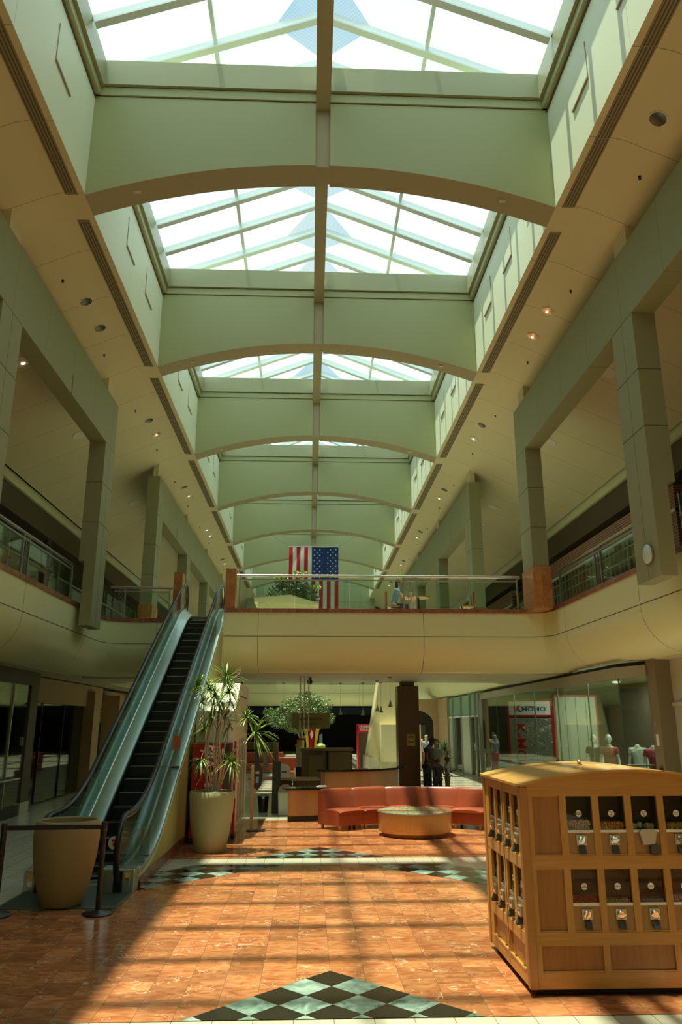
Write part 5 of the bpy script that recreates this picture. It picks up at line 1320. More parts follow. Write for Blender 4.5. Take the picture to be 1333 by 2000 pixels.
# each unit: wedge module facing the centre
def sofa_unit(w, wb, label):
    """front width w, back width wb; local: front at y=0 facing -y, back at y=+0.72"""
    e = thing('sofa_section', label, 'sofa', group='curved sofa sections'); D = 0.70
    def trap(f0, f1, z0, z1, inset=0.0):
        def hw(y): return (w/2+(wb-w)/2*y/D)-inset
        return [(-hw(f0), f0), (hw(f0), f0), (hw(f1), f1), (-hw(f1), f1)], z0, z1
    q = MB(); p, a, b = trap(0.02, D, 0.09, 0.33, 0.004); q.prism(p, a, b, 'z'); q.build('base', 'leather', e, bevel=0.012)
    # seat cushion
    q = MB(); q.smooth = True; n = 8; vs = []; 
    def hw(y): return (w/2+(wb-w)/2*y/D)-0.006
    for j in range(n+1):
        y = -0.03+(0.56)*j/n
        for i in range(n+1):
            t = i/n*2-1; x = hw(max(y, 0))*t; z = 0.42-0.03*abs(t)**6-0.035*abs(2*j/n-1)**6; vs.append((x, y, z))
    k = (n+1)**2; bot = [(x, y, 0.33) for x, y, z in vs]
    q.add(vs+bot, [(j*(n+1)+i, j*(n+1)+i+1, (j+1)*(n+1)+i+1, (j+1)*(n+1)+i) for j in range(n) for i in range(n)]
          +[(i, i+1, k+i+1, k+i) for i in range(n)]+[(n*(n+1)+i, k+n*(n+1)+i, k+n*(n+1)+i+1, n*(n+1)+i+1) for i in range(n)]
          +[(j*(n+1), (j+1)*(n+1), k+(j+1)*(n+1), k+j*(n+1)) for j in range(n)]+[(j*(n+1)+n, k+j*(n+1)+n, k+(j+1)*(n+1)+n, (j+1)*(n+1)+n) for j in range(n)])
    q.build('seat', 'leather', e)
    # back, curved profile
    prof = [(0.46, 0.36), (0.49, 0.45), (0.52, 0.60), (0.56, 0.74), (0.575, 0.78), (0.61, 0.80), (0.65, 0.795), (0.68, 0.77), (0.70, 0.6), (0.70, 0.1), (0.46, 0.1)]
    q = MB(); q.smooth = True; m_ = len(prof); vs = []; nx = 10
    for i in range(nx+1):
        t = i/nx*2-1
        for y, z in prof:
            puff = 0.018*abs(t)**8; vs.append(((w/2+(wb-w)/2*y/D-0.006)*t, y+(puff if y < 0.63 else -puff*0.3), z-puff*0.8 if z > 0.7 else z))
    q.add(vs, [(i*m_+j, (i+1)*m_+j, (i+1)*m_+(j+1) % m_, i*m_+(j+1) % m_) for i in range(nx) for j in range(m_)]+[tuple(range(m_)), tuple(range(nx*m_+m_-1, nx*m_-1, -1))])
    q.build('backrest', 'leather', e)
    for x, y in ((-w/2+0.06, 0.07), (w/2-0.06, 0.07), (-wb/2+0.08, D-0.08), (wb/2-0.08, D-0.08)):
        q = MB(); q.add([(x-0.02, y-0.02, 0), (x+0.02, y-0.02, 0), (x+0.02, y+0.02, 0), (x-0.02, y+0.02, 0), (x-0.03, y-0.03, 0.1), (x+0.03, y-0.03, 0.1), (x+0.03, y+0.03, 0.1), (x-0.03, y+0.03, 0.1)],
            [(3, 2, 1, 0), (4, 5, 6, 7), (0, 1, 5, 4), (1, 2, 6, 5), (2, 3, 7, 6), (3, 0, 4, 7)]); q.build('leg', 'maple', e)
    return e
CXS, CYS, RS = 2.15, 15.1, 2.34
lab = ['leftmost section of the curved rust leather sofa, its end facing the low counter', 'second section from the left of the curved rust leather sofa', 'third section from the left, just behind the round table', 'sunlit fourth section from the left of the curved leather sofa', 'fifth section of the curved leather sofa, beside the candy kiosk edge', 'sixth section of the curved sofa, mostly hidden behind the candy kiosk']
angs = [121.5, 106, 90.5, 74.8, 59, 43.2]
first = None
for i, a in enumerate(angs):
    if first is None: first = sofa_unit(0.665, 0.852, lab[i]); u_ = first
    else: u_ = copy_tree(first, label=lab[i])
    u_.location = (CXS+RS*cos(radians(a))*1.0, CYS+RS*sin(radians(a))*1.0, 0.004); u_.rotation_euler = (0, 0, radians(a-90))
# round mosaic table
e = thing('round_table', 'low drum table with a colourful mosaic top and maple sides', 'table', (2.15, 16.40, 0.004))
q = MB(); q.lathe([(0.62, 0), (0.62, 0.08)], n=48); q.build('base', 'maple_dark', e)
q = MB(); q.lathe([(0.72, 0.08), (0.735, 0.10), (0.735, 0.43)], n=64); q.build('drum', 'table_wood', e)
q = MB(); q.lathe([(0.74, 0.43), (0.755, 0.435), (0.755, 0.455), (0.74, 0.46)], n=64); q.build('rim', 'steel_dull', e)
q = MB(); q.lathe([(0.735, 0.4595), (0.735, 0.463), (0.001, 0.463)], n=64, cap=False); q.build('top', 'mosaic_top', e)

# ------------------------------------------------------------ trees
def crown(mb, rnd, blobs, count, size, zsq=0.7):
    for i in range(count):
        c, r = rnd.choices(blobs, weights=[b[1]**2 for b in blobs])[0]
        d = Vector((rnd.gauss(0, 1), rnd.gauss(0, 1), rnd.gauss(0, 1))).normalized(); rr = r*(rnd.random()**0.35)
        p = Vector(c)+Vector((d.x*rr, d.y*rr, d.z*rr*zsq))
        a = Vector((rnd.gauss(0, 1), rnd.gauss(0, 1), rnd.gauss(0, 0.5))).normalized(); b = a.cross(Vector((rnd.gauss(0, 1), rnd.gauss(0, 1), rnd.gauss(0, 1)))).normalized()
        s = size*rnd.uniform(0.7, 1.3); mb.add([p-a*s, p+b*s*0.42, p+a*s, p-b*s*0.42], [(0, 1, 2, 3)])
rnd = random.Random(5)
t = thing('ficus_tree', 'leafy indoor ficus tree rising behind the service desk and hanging sign', 'tree', (-0.1, 29.0, 0))
blobs = [((-1.0, 0, 2.35), 0.55), ((-0.55, 0, 2.75), 0.5), ((0.0, 0, 2.95), 0.55), ((0.5, 0.1, 2.8), 0.5), ((-0.35, 0.2, 2.2), 0.6), ((0.45, 0, 2.3), 0.5), ((0.75, -0.1, 2.35), 0.35), ((-1.35, 0, 2.55), 0.3), ((0.0, 0, 3.15), 0.25), ((-0.1, -0.3, 2.5), 0.6)]
q = MB(); crown(q, rnd, blobs, 7500, 0.042); q.build('foliage', 'leaf_ficus', t)
q = MB(); q.tube([(-0.15, 0, 0), (-0.14, 0, 0.9), (-0.12, 0, 1.5), (-0.2, 0, 2.0), (-0.2, 0, 2.6)], [0.06, 0.05, 0.045, 0.035, 0.02], 8); q.build('trunk', 'bark', t)
for pts in ([(-0.12, 0, 1.5), (-0.4, 0, 1.95), (-0.8, 0, 2.3)], [(-0.13, 0, 1.6), (0.15, 0, 2.1), (0.4, 0, 2.6)]):
    q = MB(); q.tube(pts, [0.035, 0.028, 0.015], 7); q.build('branch', 'bark', t)
q = MB(); q.lathe([(0.35, 0), (0.45, 0.6), (0.46, 0.62), (0.42, 0.62), (0.40, 0.55), (0.001, 0.55)], n=28, cap=False); q.build('pot', 'planter_olive', t)
t = thing('canopy_tree', 'small leafy tree, crown top coloured as sunlit, behind the bridge railing in front of the flag', 'tree', (-0.55, 24.6, 5.0))
blobs = [((-0.55, 0, 1.25), 0.35), ((-0.1, 0, 1.45), 0.42), ((0.35, 0, 1.4), 0.42), ((0.5, 0, 1.15), 0.35), ((0.1, 0, 1.1), 0.4), ((-0.35, 0, 1.55), 0.3)]
q = MB(); crown(q, rnd, blobs, 1900, 0.055, 0.75); q.build('foliage', 'leaf_dark' if 'leaf_dark' in MATS else 'leaf_ficus', t)
q = MB(); crown(q, rnd, [((0.2, 0, 1.88), 0.30), ((-0.45, 0, 1.75), 0.2), ((0.75, -0.1, 1.45), 0.15)], 420, 0.05, 0.4); q.build('sun_painted_foliage', 'leaf_bright', t)  # crown top repeated in a brighter leaf colour, sunlight painted in
q = MB(); q.tube([(0, 0, 0), (0.03, 0, 0.6), (0, 0, 1.2)], [0.04, 0.035, 0.02], 8); q.build('trunk', 'bark', t)
q = MB(); q.lathe([(0.25, 0), (0.3, 0.4), (0.27, 0.4), (0.001, 0.36)], n=20, cap=False); q.build('pot', 'planter_olive', t)
# low pyramid canopy of a stand on the bridge
e = thing('stand_canopy', 'cream stand with a low pitched roof behind the bridge railing', 'stand', (-0.72, 23.0, 4.94))
q = MB(); q.prism([(-0.95, 0.69), (0.95, 0.60), (0.95, 0.64), (0.12, 0.88), (-0.95, 0.80)], -0.6, 0.6, 'y'); q.build('roof', 'cream_paint', e); q = MB(); q.prism([(-0.97, 0.80), (0.12, 0.88), (0.97, 0.635), (0.97, 0.655), (0.12, 0.905), (-0.97, 0.825)], -0.63, 0.63, 'y'); q.build('roof_edge', 'curb_white', e)
q = MB(); q.box(-0.85, 0.85, -0.5, 0.5, 0, 0.66); q.build('body', 'cream_paint', e)
# distant planter with bushy plant
t = thing('potted_bush', 'bushy green plant in a pale cylinder planter near the teal glass shop', 'potted plant', (6.28, 37.9, 0))
q = MB(); q.lathe([(0.30, 0), (0.34, 0.5), (0.37, 0.9), (0.36, 0.92), (0.33, 0.92), (0.001, 0.88)], n=28, cap=False); q.build('pot', 'planter_sand', t)
q = MB(); q.smooth = True
for i in range(9): leaf_crown(q, (rnd.uniform(-.28, .28), rnd.uniform(-.28, .28), 0.95), (rnd.uniform(-.5, .5), rnd.uniform(-.5, .5), 1), 26, 0.62, rnd, w=0.03, droop=0.35)
q.build('foliage', 'leaf_ficus', t)

# ------------------------------------------------------------ flag
e = thing('hanging_flag', 'large american flag hung vertically beyond the bridge, stars at upper right', 'flag', (0.15, 44.0, 7.4))
W, HT = 2.92, 4.86
def fy(x, z): return 0.06*sin(x*3.1)+0.03*sin(z*1.7+x)
def cloth(x0, x1, z0, z1, name, mt, dy=0.0):
    q = MB(); q.smooth = True; nx, nz = 3, 14; vs = []
    for j in range(nz+1):
        for i in range(nx+1): x = x0+(x1-x0)*i/nx; z = z0+(z1-z0)*j/nz; vs.append((x, fy(x, z)+dy, z))
    q.add(vs, [(j*(nx+1)+i, j*(nx+1)+i+1, (j+1)*(nx+1)+i+1, (j+1)*(nx+1)+i) for j in range(nz) for i in range(nx)]); return q.build(name, mt, e)
sw_ = W/13
for i in range(13):
    x0 = -W/2+i*sw_; top_z = HT if i < 6 else HT-1.95
    # 13 stripes, first six run full length at the left, others below the canton
    cloth(x0, x0+sw_, 0, top_z, 'red_stripe' if i % 2 == 0 else 'white_stripe', 'flag_red' if i % 2 == 0 else 'flag_white')
cn = cloth(-W/2+6*sw_, W/2, HT-1.95, HT, 'canton', 'flag_blue')
cw = 7*sw_; chh = 1.95
for r in range(11):
    for c in range(9):
        if (r+c) % 2: continue
        x = -W/2+6*sw_+cw*(c+1)/10.0-0.0; z = HT-chh*(r+0.9)/11.8
        q = MB(); pts = []
        for k in range(10):
            a = pi/2+k*pi/5+pi/2; rr = 0.06 if k % 2 == 0 else 0.026; pts.append((x+rr*cos(a), z+rr*sin(a)))
        y_ = fy(x, z)-0.03; q.add([(p[0], fy(p[0], p[1])-0.012, p[1]) for p in pts]+[(x, fy(x, z)-0.012, z)], [(k, (k+1) % 10, 10) for k in range(10)]); q.build('star', 'flag_white', cn)
q = MB(); q.box(-W/2-0.03, W/2+0.03, -0.03, 0.03, HT, HT+0.05); q.build('header_band', 'flag_white', e)
for s_ in (-1, 1): q = MB(); q.tube([(s_*W/2, 0, HT+0.03), (s_*(W/2+1.3), 0, HT+0.85)], 0.008, 5); q.build('cord', 'dark_brown', e)

# ------------------------------------------------------------ far play area and booth
e = thing('play_ride', 'red and yellow arched kiddie ride behind the back cabinet', 'ride', (0.10, 33.0, 0)); e.scale = (0.62, 1, 0.90)
q = MB(); q.prism([(-0.16, 0.6), (0.16, 0.6), (0.13, 1.6), (0.2, 2.3), (-0.2, 2.3), (-0.13, 1.6)], -0.1, 0.1, 'y'); q.build('centre_panel', 'red_paint', e)
for s_ in (-1, 1):
    q = MB(); q.prism([(s_*0.18, 0.6), (s_*0.36, 0.6), (s_*0.34, 1.5), (s_*0.55, 2.25), (s_*0.30, 2.3), (s_*0.18, 1.6)], -0.06, 0.06, 'y'); q.build('side_arch', 'yellow', e)
q = MB(); q.prism([(0, 1.72), (0.11, 1.93), (0, 2.14), (-0.11, 1.93)], -0.13, -0.1, 'y'); q.build('lozenge', 'white_paint', e)
q = MB(); q.prism([(0.5, 1.3), (0.75, 1.35), (0.72, 1.95), (0.52, 1.9)], -0.05, 0.05, 'y'); q.build('side_board', 'garment_blue', e)
q = MB(); q.box(-0.6, 0.8, -0.5, 0.5, 0, 0.6); q.build('base', 'black_plastic', e)
for x in (-0.35, 0.0, 0.42): q = MB(); q.ball((x, -0.1, 2.42), 0.13, 12, 8); q.build('knob', 'yellow' if x else 'white_plastic', e)
e = thing('play_tower', 'tall white cup with yellow and red lid beside the cabinet', 'play prop', (-0.30, 24.2, 0))
q = MB(); q.lathe([(0.07, 0.9), (0.11, 1.50)], n=18); q.build('cup', 'white_paint', e)
q = MB(); q.lathe([(0.13, 1.5), (0.13, 1.54), (0.07, 1.58), (0.08, 1.68)], n=18); q.build('collar', 'yellow', e)
q = MB(); q.box(-0.02, 0.2, -0.06, 0.06, 1.68, 1.74); q.build('lid', 'red_paint', e)
q = MB(); q.box(-0.1, 0.1, -0.1, 0.1, 0, 0.9); q.build('stand', 'dark_wall', e)
q = MB(); q.ball((0, 0, 0), (0.2, 0.2, 0.12), 12, 8); o = q.build('play_dome', 'leaf_bright', loc=(0.45, 31.2, 1.30)); tag(o, 'small green dome top showing above the back cabinet', 'play prop')
q = MB(); q.box(-0.12, 0.12, -0.12, 0.12, -1.30, -0.05); q.build('stem', 'dark_wall', o)
e = thing('simulator_booth', 'red hurricane simulator booth with glass door left of the pylon', 'arcade booth', (1.96, 31.9, 0))
q = MB(); q.box(0.0, 0.07, 0, 0.9, 0, 2.10); q.box(0.75, 0.82, 0, 0.9, 0, 2.10); q.build('frame', 'red_paint', e)
q = MB(); q.box(0, 0.82, -0.02, 0.9, 1.82, 2.15); q.build('header', 'red_booth', e)
q = MB(); q.box(0.07, 0.75, 0.02, 0.04, 0.1, 1.82); q.build('door', 'rail_glass', e)
q = MB(); q.box(0.07, 0.75, 0.85, 0.9, 0.1, 1.82); q.build('back_panel', 'mannequin', e)
q = MB(); q.box(0.42, 0.62, -0.005, 0.015, 1.35, 1.65); q.build('poster', 'pillar_dark', e)
text_mesh('lettering', 'HURRICANE', 0.125, 'white_paint', e, frame_mtx((0.41, -0.028, 2.05), (1, 0, 0), (0, 0, 1)), bold=0.004)
text_mesh('lettering', 'SIMULATOR', 0.125, 'white_paint', e, frame_mtx((0.43, -0.028, 1.93), (1, 0, 0), (0, 0, 1)), bold=0.004)
# red benches beyond the desk
for i, (x, y, w_) in enumerate(((-1.3, 30.5, 1.35), (-4.4, 31.5, 1.6), (-3.0, 36.5, 1.8))):
    e = thing('bench_sofa', 'rust red leather bench in the far seating area, %s' % ['seen between the side and back cabinets', 'left of the escalator', 'farthest'][i], 'bench', (x, y, 0), group='far benches')
    q = MB(); q.box(0, w_, 0, 0.7, 0.08, 0.42); q.build('seat', 'leather', e, bevel=0.03); q = MB(); q.box(0, w_, 0.55, 0.75, 0.42, 0.9); q.build('backrest', 'leather', e, bevel=0.03)
    for x_ in (0.08, w_-0.08):
        q = MB(); q.box(x_-0.03, x_+0.03, 0.05, 0.11, 0, 0.08); q.build('leg', 'maple', e)
# ------------------------------------------------------------ candy kiosk
K = thing('candy_kiosk', 'large maple kiosk of candy dispensers with a low barrel roof', 'vending kiosk', (1.84, 6.95, 0.0))
KW, KD, KB, KT = 1.90, 1.45, 0.06, 1.60
def KM(**k): return MB()
# closed core, set back so the bins have depth
q = MB(); q.box(0.16, KW-0.02, 0.16, KD-0.02, 0.1, 1.6); q.build('core', 'kiosk_dark', K)
q = MB(); q.box(0.05, KW-0.05, 0.05, KD-0.05, 0.0, KB); q.build('plinth', 'dark_void', K)
colx = [0.395+0.2875*i for i in range(4)]; CW = 0.228
# front frame: stiles and rails, 4 cm thick
ZR = [(0.06, 0.175), (0.385, 0.475), (0.968, 1.065), (1.553, 1.60)]
st = [(0.0, 0.10)]+[(0.335, 0.395)]+[(c+CW, c+0.2875) for c in colx[:3]]+[(colx[3]+CW, colx[3]+CW+0.06), (KW-0.10, KW)]
q = MB()
for a, b in ZR: q.box(0, KW, 0, 0.035, a, b)
q.build('front_rails', 'maple_x', K)
q = MB()
for a, b in [(0.0, 0.10), (0.335, 0.395), (colx[3]+CW, colx[3]+CW+0.06), (KW-0.10, KW)]: q.box(a, b, 0.0015, 0.034, 0.475, 1.553)
for c in colx[:3]: q.box(c+CW, c+0.2875, 0.0015, 0.034, 0.475, 1.553)
for a, b in [(0.0, 0.105), (0.62, 0.675), (1.225, 1.28), (KW-0.10, KW)]: q.box(a, b, 0.0015, 0.034, 0.175, 0.385)
q.build('front_stiles', 'maple', K)
# end panels and lower panels, darker, recessed
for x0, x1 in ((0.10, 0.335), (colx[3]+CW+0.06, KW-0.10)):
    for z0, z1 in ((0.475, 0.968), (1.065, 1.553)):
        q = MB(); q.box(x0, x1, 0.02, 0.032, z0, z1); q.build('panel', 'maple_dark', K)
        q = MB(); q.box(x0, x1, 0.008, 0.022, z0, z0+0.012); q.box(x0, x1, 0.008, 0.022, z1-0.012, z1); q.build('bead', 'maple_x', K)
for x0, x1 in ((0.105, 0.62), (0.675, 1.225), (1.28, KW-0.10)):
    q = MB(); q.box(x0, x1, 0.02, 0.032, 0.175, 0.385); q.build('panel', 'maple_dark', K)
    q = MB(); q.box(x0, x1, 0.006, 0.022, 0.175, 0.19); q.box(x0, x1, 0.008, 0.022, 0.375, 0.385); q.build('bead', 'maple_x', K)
# corner posts
for x, y in ((0, 0), (KW, 0), (0, KD), (KW, KD)):
    q = MB(); sx = 1 if x == 0 else -1; sy = 1 if y == 0 else -1
    q.box(x-sx*0.012, x+sx*0.06, y-sy*0.012, y+sy*0.06, 0.06, 1.62); q.build('corner_post', 'maple_post', K, bevel=0.006)
CANDY = {}
def candy_mat(name, cols, rough=0.35):
    m = bpy.data.materials.new(name); m.use_nodes = True; nt = m.node_tree; b = nt.nodes['Principled BSDF']; b.inputs['Roughness'].default_value = rough
    g = nt.nodes.new('ShaderNodeNewGeometry'); r = ramp(nt, [(i/len(cols), c) for i, c in enumerate(cols)], 'CONSTANT')
    nt.links.new(g.outputs['Random Per Island'], r.inputs['Fac']); nt.links.new(r.outputs['Color'], b.inputs['Base Color']); MATS[name] = m
candy_mat('gumball', [(0.75, 0.30, 0.35), (0.70, 0.25, 0.06), (0.65, 0.55, 0.35), (0.08, 0.28, 0.30), (0.15, 0.35, 0.12), (0.70, 0.50, 0.08), (0.6, 0.35, 0.5)])
candy_mat('mixed_candy', [(0.55, 0.12, 0.03), (0.70, 0.50, 0.05), (0.35, 0.40, 0.06), (0.55, 0.06, 0.04), (0.65, 0.30, 0.05)])
candy_mat('bright_candy', [(0.70, 0.60, 0.02), (0.10, 0.08, 0.25), (0.20, 0.55, 0.08), (0.60, 0.10, 0.03), (0.70, 0.30, 0.02)])
candy_mat('red_candy', [(0.30, 0.01, 0.02), (0.40, 0.02, 0.03)])
candy_mat('rainbow_candy', [(0.65, 0.45, 0.05), (0.20, 0.45, 0.35), (0.60, 0.15, 0.10), (0.40, 0.50, 0.10), (0.10, 0.30, 0.45)])
candy_mat('grey_candy', [(0.30, 0.28, 0.30), (0.35, 0.25, 0.35), (0.25, 0.32, 0.30)])
candy_mat('pink_candy', [(0.60, 0.35, 0.45), (0.65, 0.55, 0.55), (0.50, 0.20, 0.15)])
candy_mat('yellow_candy', [(0.75, 0.60, 0.02), (0.70, 0.50, 0.02)])
candy_mat('big_ball', [(0.75, 0.62, 0.05), (0.25, 0.55, 0.28), (0.75, 0.33, 0.20), (0.45, 0.55, 0.15)])
rk = random.Random(3)
def fill(mtx, w, d, z0, z1, r, mname, label, n=None, flat=1.0, seg=6, rings=4):
    q = MB(); 
    step = r*1.8; z = z0+r*flat
    while z < z1:
        y = r
        while y < d-r:
            x = r+rk.uniform(0, r)
            while x < w-r:
                q.ball((x+rk.uniform(-1, 1)*r*0.3, y+rk.uniform(-1, 1)*r*0.3, z+rk.uniform(-1, 1)*r*0.35), (r, r*rk.uniform(0.8, 1), r*flat), seg, rings); x += step
            y += step
        z += step*0.85*flat
    o = q.build('candy_fill', mname); o.matrix_world = mtx; return tag(o, label, 'candy', kind='stuff')
def bin_unit(origin, rot, w, zb, zs, zt, cname, r, cl, stick, label_where, big=False, side=False, flat=1.0):
    """dispenser bay in a local frame: x along the face, y into the kiosk, z up"""
    def P(mb, name, mt, **k):
        mb.xf(Matrix.Translation(origin)@Matrix.Rotation(rot, 4, 'Z')); return mb.build(name, mt, bay, **k)
    bay = bpy.data.objects.new('dispenser_bay', None); COL.objects.link(bay); bay.parent = K
    dpt = 0.15
    q = MB(); q.quad((0, dpt, zb), (w, dpt, zb), (w, dpt, zt), (0, dpt, zt)); q.quad((0, 0.03, zb), (0, dpt, zb), (0, dpt, zt), (0, 0.03, zt)); q.quad((w, 0.03, zb), (w, dpt, zb), (w, dpt, zt), (w, 0.03, zt)); q.quad((0, 0.03, zt), (w, 0.03, zt), (w, dpt, zt), (0, dpt, zt))
    P(q, 'bin_box', 'kiosk_dark')
    q = MB(); q.box(0, w, 0.026, 0.03, zs, zt); P(q, 'window', 'bin_window')
    q = MB(); q.box(0, w, 0.012, 0.032, zb, zs-0.012); P(q, 'front_board', 'maple_board')
    q = MB(); q.box(0, w, 0.010, 0.034, zs-0.014, zs+0.006); q.box(0, w, 0.018, 0.150, zs-0.01, zs); P(q, 'shelf_lip', 'steel_dull' if side else 'white_paint')
    q = MB(); q.box(0, w, 0.006, 0.022, zb, zb+0.014); q.box(0, w, 0.006, 0.022, zt-0.010, zt); P(q, 'bead', 'maple_x')
    # round label
    if stick:
        lx, lz = w*0.5, zs+(zt-zs)*0.47
        q = MB(); q.lathe([(0.027, 0), (0.027, 0.002)], n=24); q.xf(Matrix.Translation((lx, 0.026, lz))@Matrix.Rotation(radians(90), 4, 'X')); P(q, 'label', 'white_paint')
        words = stick.split('|')
        for i, wd in enumerate(words):
            mt_ = Matrix.Translation(origin)@Matrix.Rotation(rot, 4, 'Z')@frame_mtx((lx, 0.0232, lz+(len(words)/2-0.5-i)*0.0125), (1, 0, 0), (0, 0, 1))
            text_mesh('lettering', wd, 0.0125, 'joint_dark', bay, mt_, extrude=0.0003, bold=0.0003)
    # coin mechanism
    cx = w*0.5; zc = zb+(zs-zb)*0.62
    if not big:
        q = MB(); q.box(cx-0.045, cx+0.045, -0.012 if side else -0.004, 0.012, zc-0.04, zc+0.045); P(q, 'coin_plate', 'coin_metal', bevel=0.004)
        q = MB(); q.lathe([(0.033, 0), (0.033, 0.006), (0.026, 0.012)], n=20); q.box(-0.03, 0.03, -0.006, 0.006, 0.010, 0.030)
        q.xf(Matrix.Translation((cx, -0.006, zc+0.002))@Matrix.Rotation(radians(90), 4, 'X')@Matrix.Rotation(radians([20, -35, 8, 60][int(abs(origin[0]*10)) % 4]), 4, 'Z')); P(q, 'coin_knob', 'chrome')
        q = MB(); q.prism([(0.012, 0.0), (-0.012, 0.0), (-0.045, -0.055), (-0.045, -0.062), (0.012, -0.062)], cx-0.026, cx+0.026, 'x'); q.xf(Matrix.Translation((0, 0, zc-0.042))); P(q, 'chute_flap', 'chute_grey', bevel=0.003)
    else:
        q = MB(); q.prism([(cx-0.075, 0.02), (cx-0.05, -0.08), (cx+0.05, -0.08), (cx+0.08, 0.02), (cx+0.05, 0.045), (cx-0.05, 0.045)], -0.035, 0.012, 'y'); q.xf(Matrix.Translation((0, 0, zs-0.03))); P(q, 'coin_plate', 'coin_metal', bevel=0.006)
        q = MB(); q.box(cx+0.01, cx+0.085, -0.045, 0.012, zb+0.01, zb+0.095); P(q, 'chute_flap', 'chute_grey', bevel=0.006)
    M4 = Matrix.Translation(origin)@Matrix.Rotation(rot, 4, 'Z')@Matrix.Translation((0.0, 0.034, 0))
    return fill(M4, w, dpt-0.04, zs+0.002, zs+cl, r, cname, label_where, flat=flat)
O = Vector((0, 0, 0))
row1 = [('gumball', 0.0125, 0.08, 'DOUBLE|BUBBLE', 'multicoloured gumballs in the upper bin nearest the kiosk corner'), ('mixed_candy', 0.010, 0.06, 'MIKE|&|IKE', 'orange and green oval candies, upper row, second bin from the corner'),
        ('big_ball', 0.028, 0.05, 'GIANT|BALLS|50c', 'large round gumballs in the upper third bin'), ('bright_candy', 0.009, 0.06, 'SOUR|CHEWS', 'bright blue and yellow candies in the upper fourth bin')]
row2 = [('red_candy', 0.009, 0.045, 'HOT|TAMALES', 'dark red candies in the lower bin nearest the kiosk corner'), ('rainbow_candy', 0.009, 0.035, 'CHICLETS', 'colourful small candies, lower row, second bin from the corner'),
        ('grey_candy', 0.009, 0.035, 'GRAPE', 'grey-purple candies in the lower third bin'), ('pink_candy', 0.011, 0.055, 'BEANS', 'pink and white candies in the lower fourth bin')]
for i in range(4):
    c, r, h_, s_, l_ = row1[i]; 
    f = bin_unit(Vector((colx[i], 0, 0)), 0, CW, 1.065, 1.262, 1.553, c, r, h_, s_, l_, big=(i == 2)); f.location += Vector((1.84, 6.95, 0))
    c, r, h_, s_, l_ = row2[i]
    f = bin_unit(Vector((colx[i], 0, 0)), 0, CW, 0.475, 0.69, 0.968, c, r, h_, s_, l_); f.location += Vector((1.84, 6.95, 0))
# left side: faces -x, local x runs toward the viewer (-y)
q = MB()
for a, b in [(0.06, 0.155), (0.36, 0.455), (0.95, 1.05), (1.545, 1.60)]: q.box(0, 0.034, 0.03, KD-0.03, a, b)
q.build('side_rails', 'maple', K)
sy_ = [0.12, 0.405, 0.745, 1.03]; SW = 0.225
q = MB()
for a, b in [(0.03, 0.12), (0.345, 0.405), (0.63, 0.745), (0.97, 1.03), (1.255, KD-0.03)]: q.box(0.0015, 0.0335, a, b, 0.455, 1.545)
for a, b in [(0.03, 0.14), (0.66, 0.73), (1.27, KD-0.03)]: q.box(0.0015, 0.0335, a, b, 0.155, 0.36)
q.build('side_stiles', 'maple', K)
q = MB(); q.box(-0.002, 0.002, 0.683, 0.688, 0.06, 1.6); q.build('door_gap', 'joint_dark', K)
for z in (1.45, 0.98, 0.40):
    q = MB(); q.box(-0.012, 0.0, 0.675, 0.697, z, z+0.09); q.build('hinge', 'brass' if 'brass' in MATS else 'steel_dull', K)
for a, b in ((0.14, 0.66), (0.73, 1.27)):
    q = MB(); q.box(0.02, 0.03, a, b, 0.155, 0.36); q.build('panel', 'maple_dark', K)
    q = MB(); q.box(-0.004, 0.022, a, b, 0.155, 0.172); q.build('bead', 'maple', K)
sc1 = [('pink_candy', 'farthest'), ('pink_candy', 'second farthest'), ('gumball', 'second from the front corner'), ('yellow_candy', 'at the front corner')]
for i in range(4):
    oy = [1.255, 0.97, 0.63, 0.345][i]
    c, wh = sc1[i]
    f = bin_unit(Vector((0, oy, 0)), radians(-90), SW, 1.05, 1.25, 1.545, c, 0.012, 0.13 if i < 3 else 0.09, 'GUM' if i > 1 else None, '%s in the upper side bin %s of the kiosk' % ({'pink_candy': 'pale pink candies', 'gumball': 'red and blue gumballs', 'yellow_candy': 'yellow candies'}[c], wh), side=True); f.location += Vector((1.84, 6.95, 0))
    f = bin_unit(Vector((0, oy, 0)), radians(-90), SW, 0.455, 0.68, 0.95, ['pink_candy', 'rainbow_candy', 'bright_candy', 'pink_candy'][i], 0.013, 0.11, 'GUM' if i > 1 else None, '%s in the lower side bin %s of the kiosk' % (['pale candies', 'mixed candies', 'bright candies', 'peach candies'][i], wh), side=True); f.location += Vector((1.84, 6.95, 0))
# right and back faces
q = MB(); q.box(KW-0.034, KW, 0.03, KD-0.03, 0.06, 1.6); q.build('side_panel', 'maple', K)
q = MB(); q.box(0.03, KW-0.03, KD-0.034, KD, 0.06, 1.6); q.build('back_panel', 'maple', K)
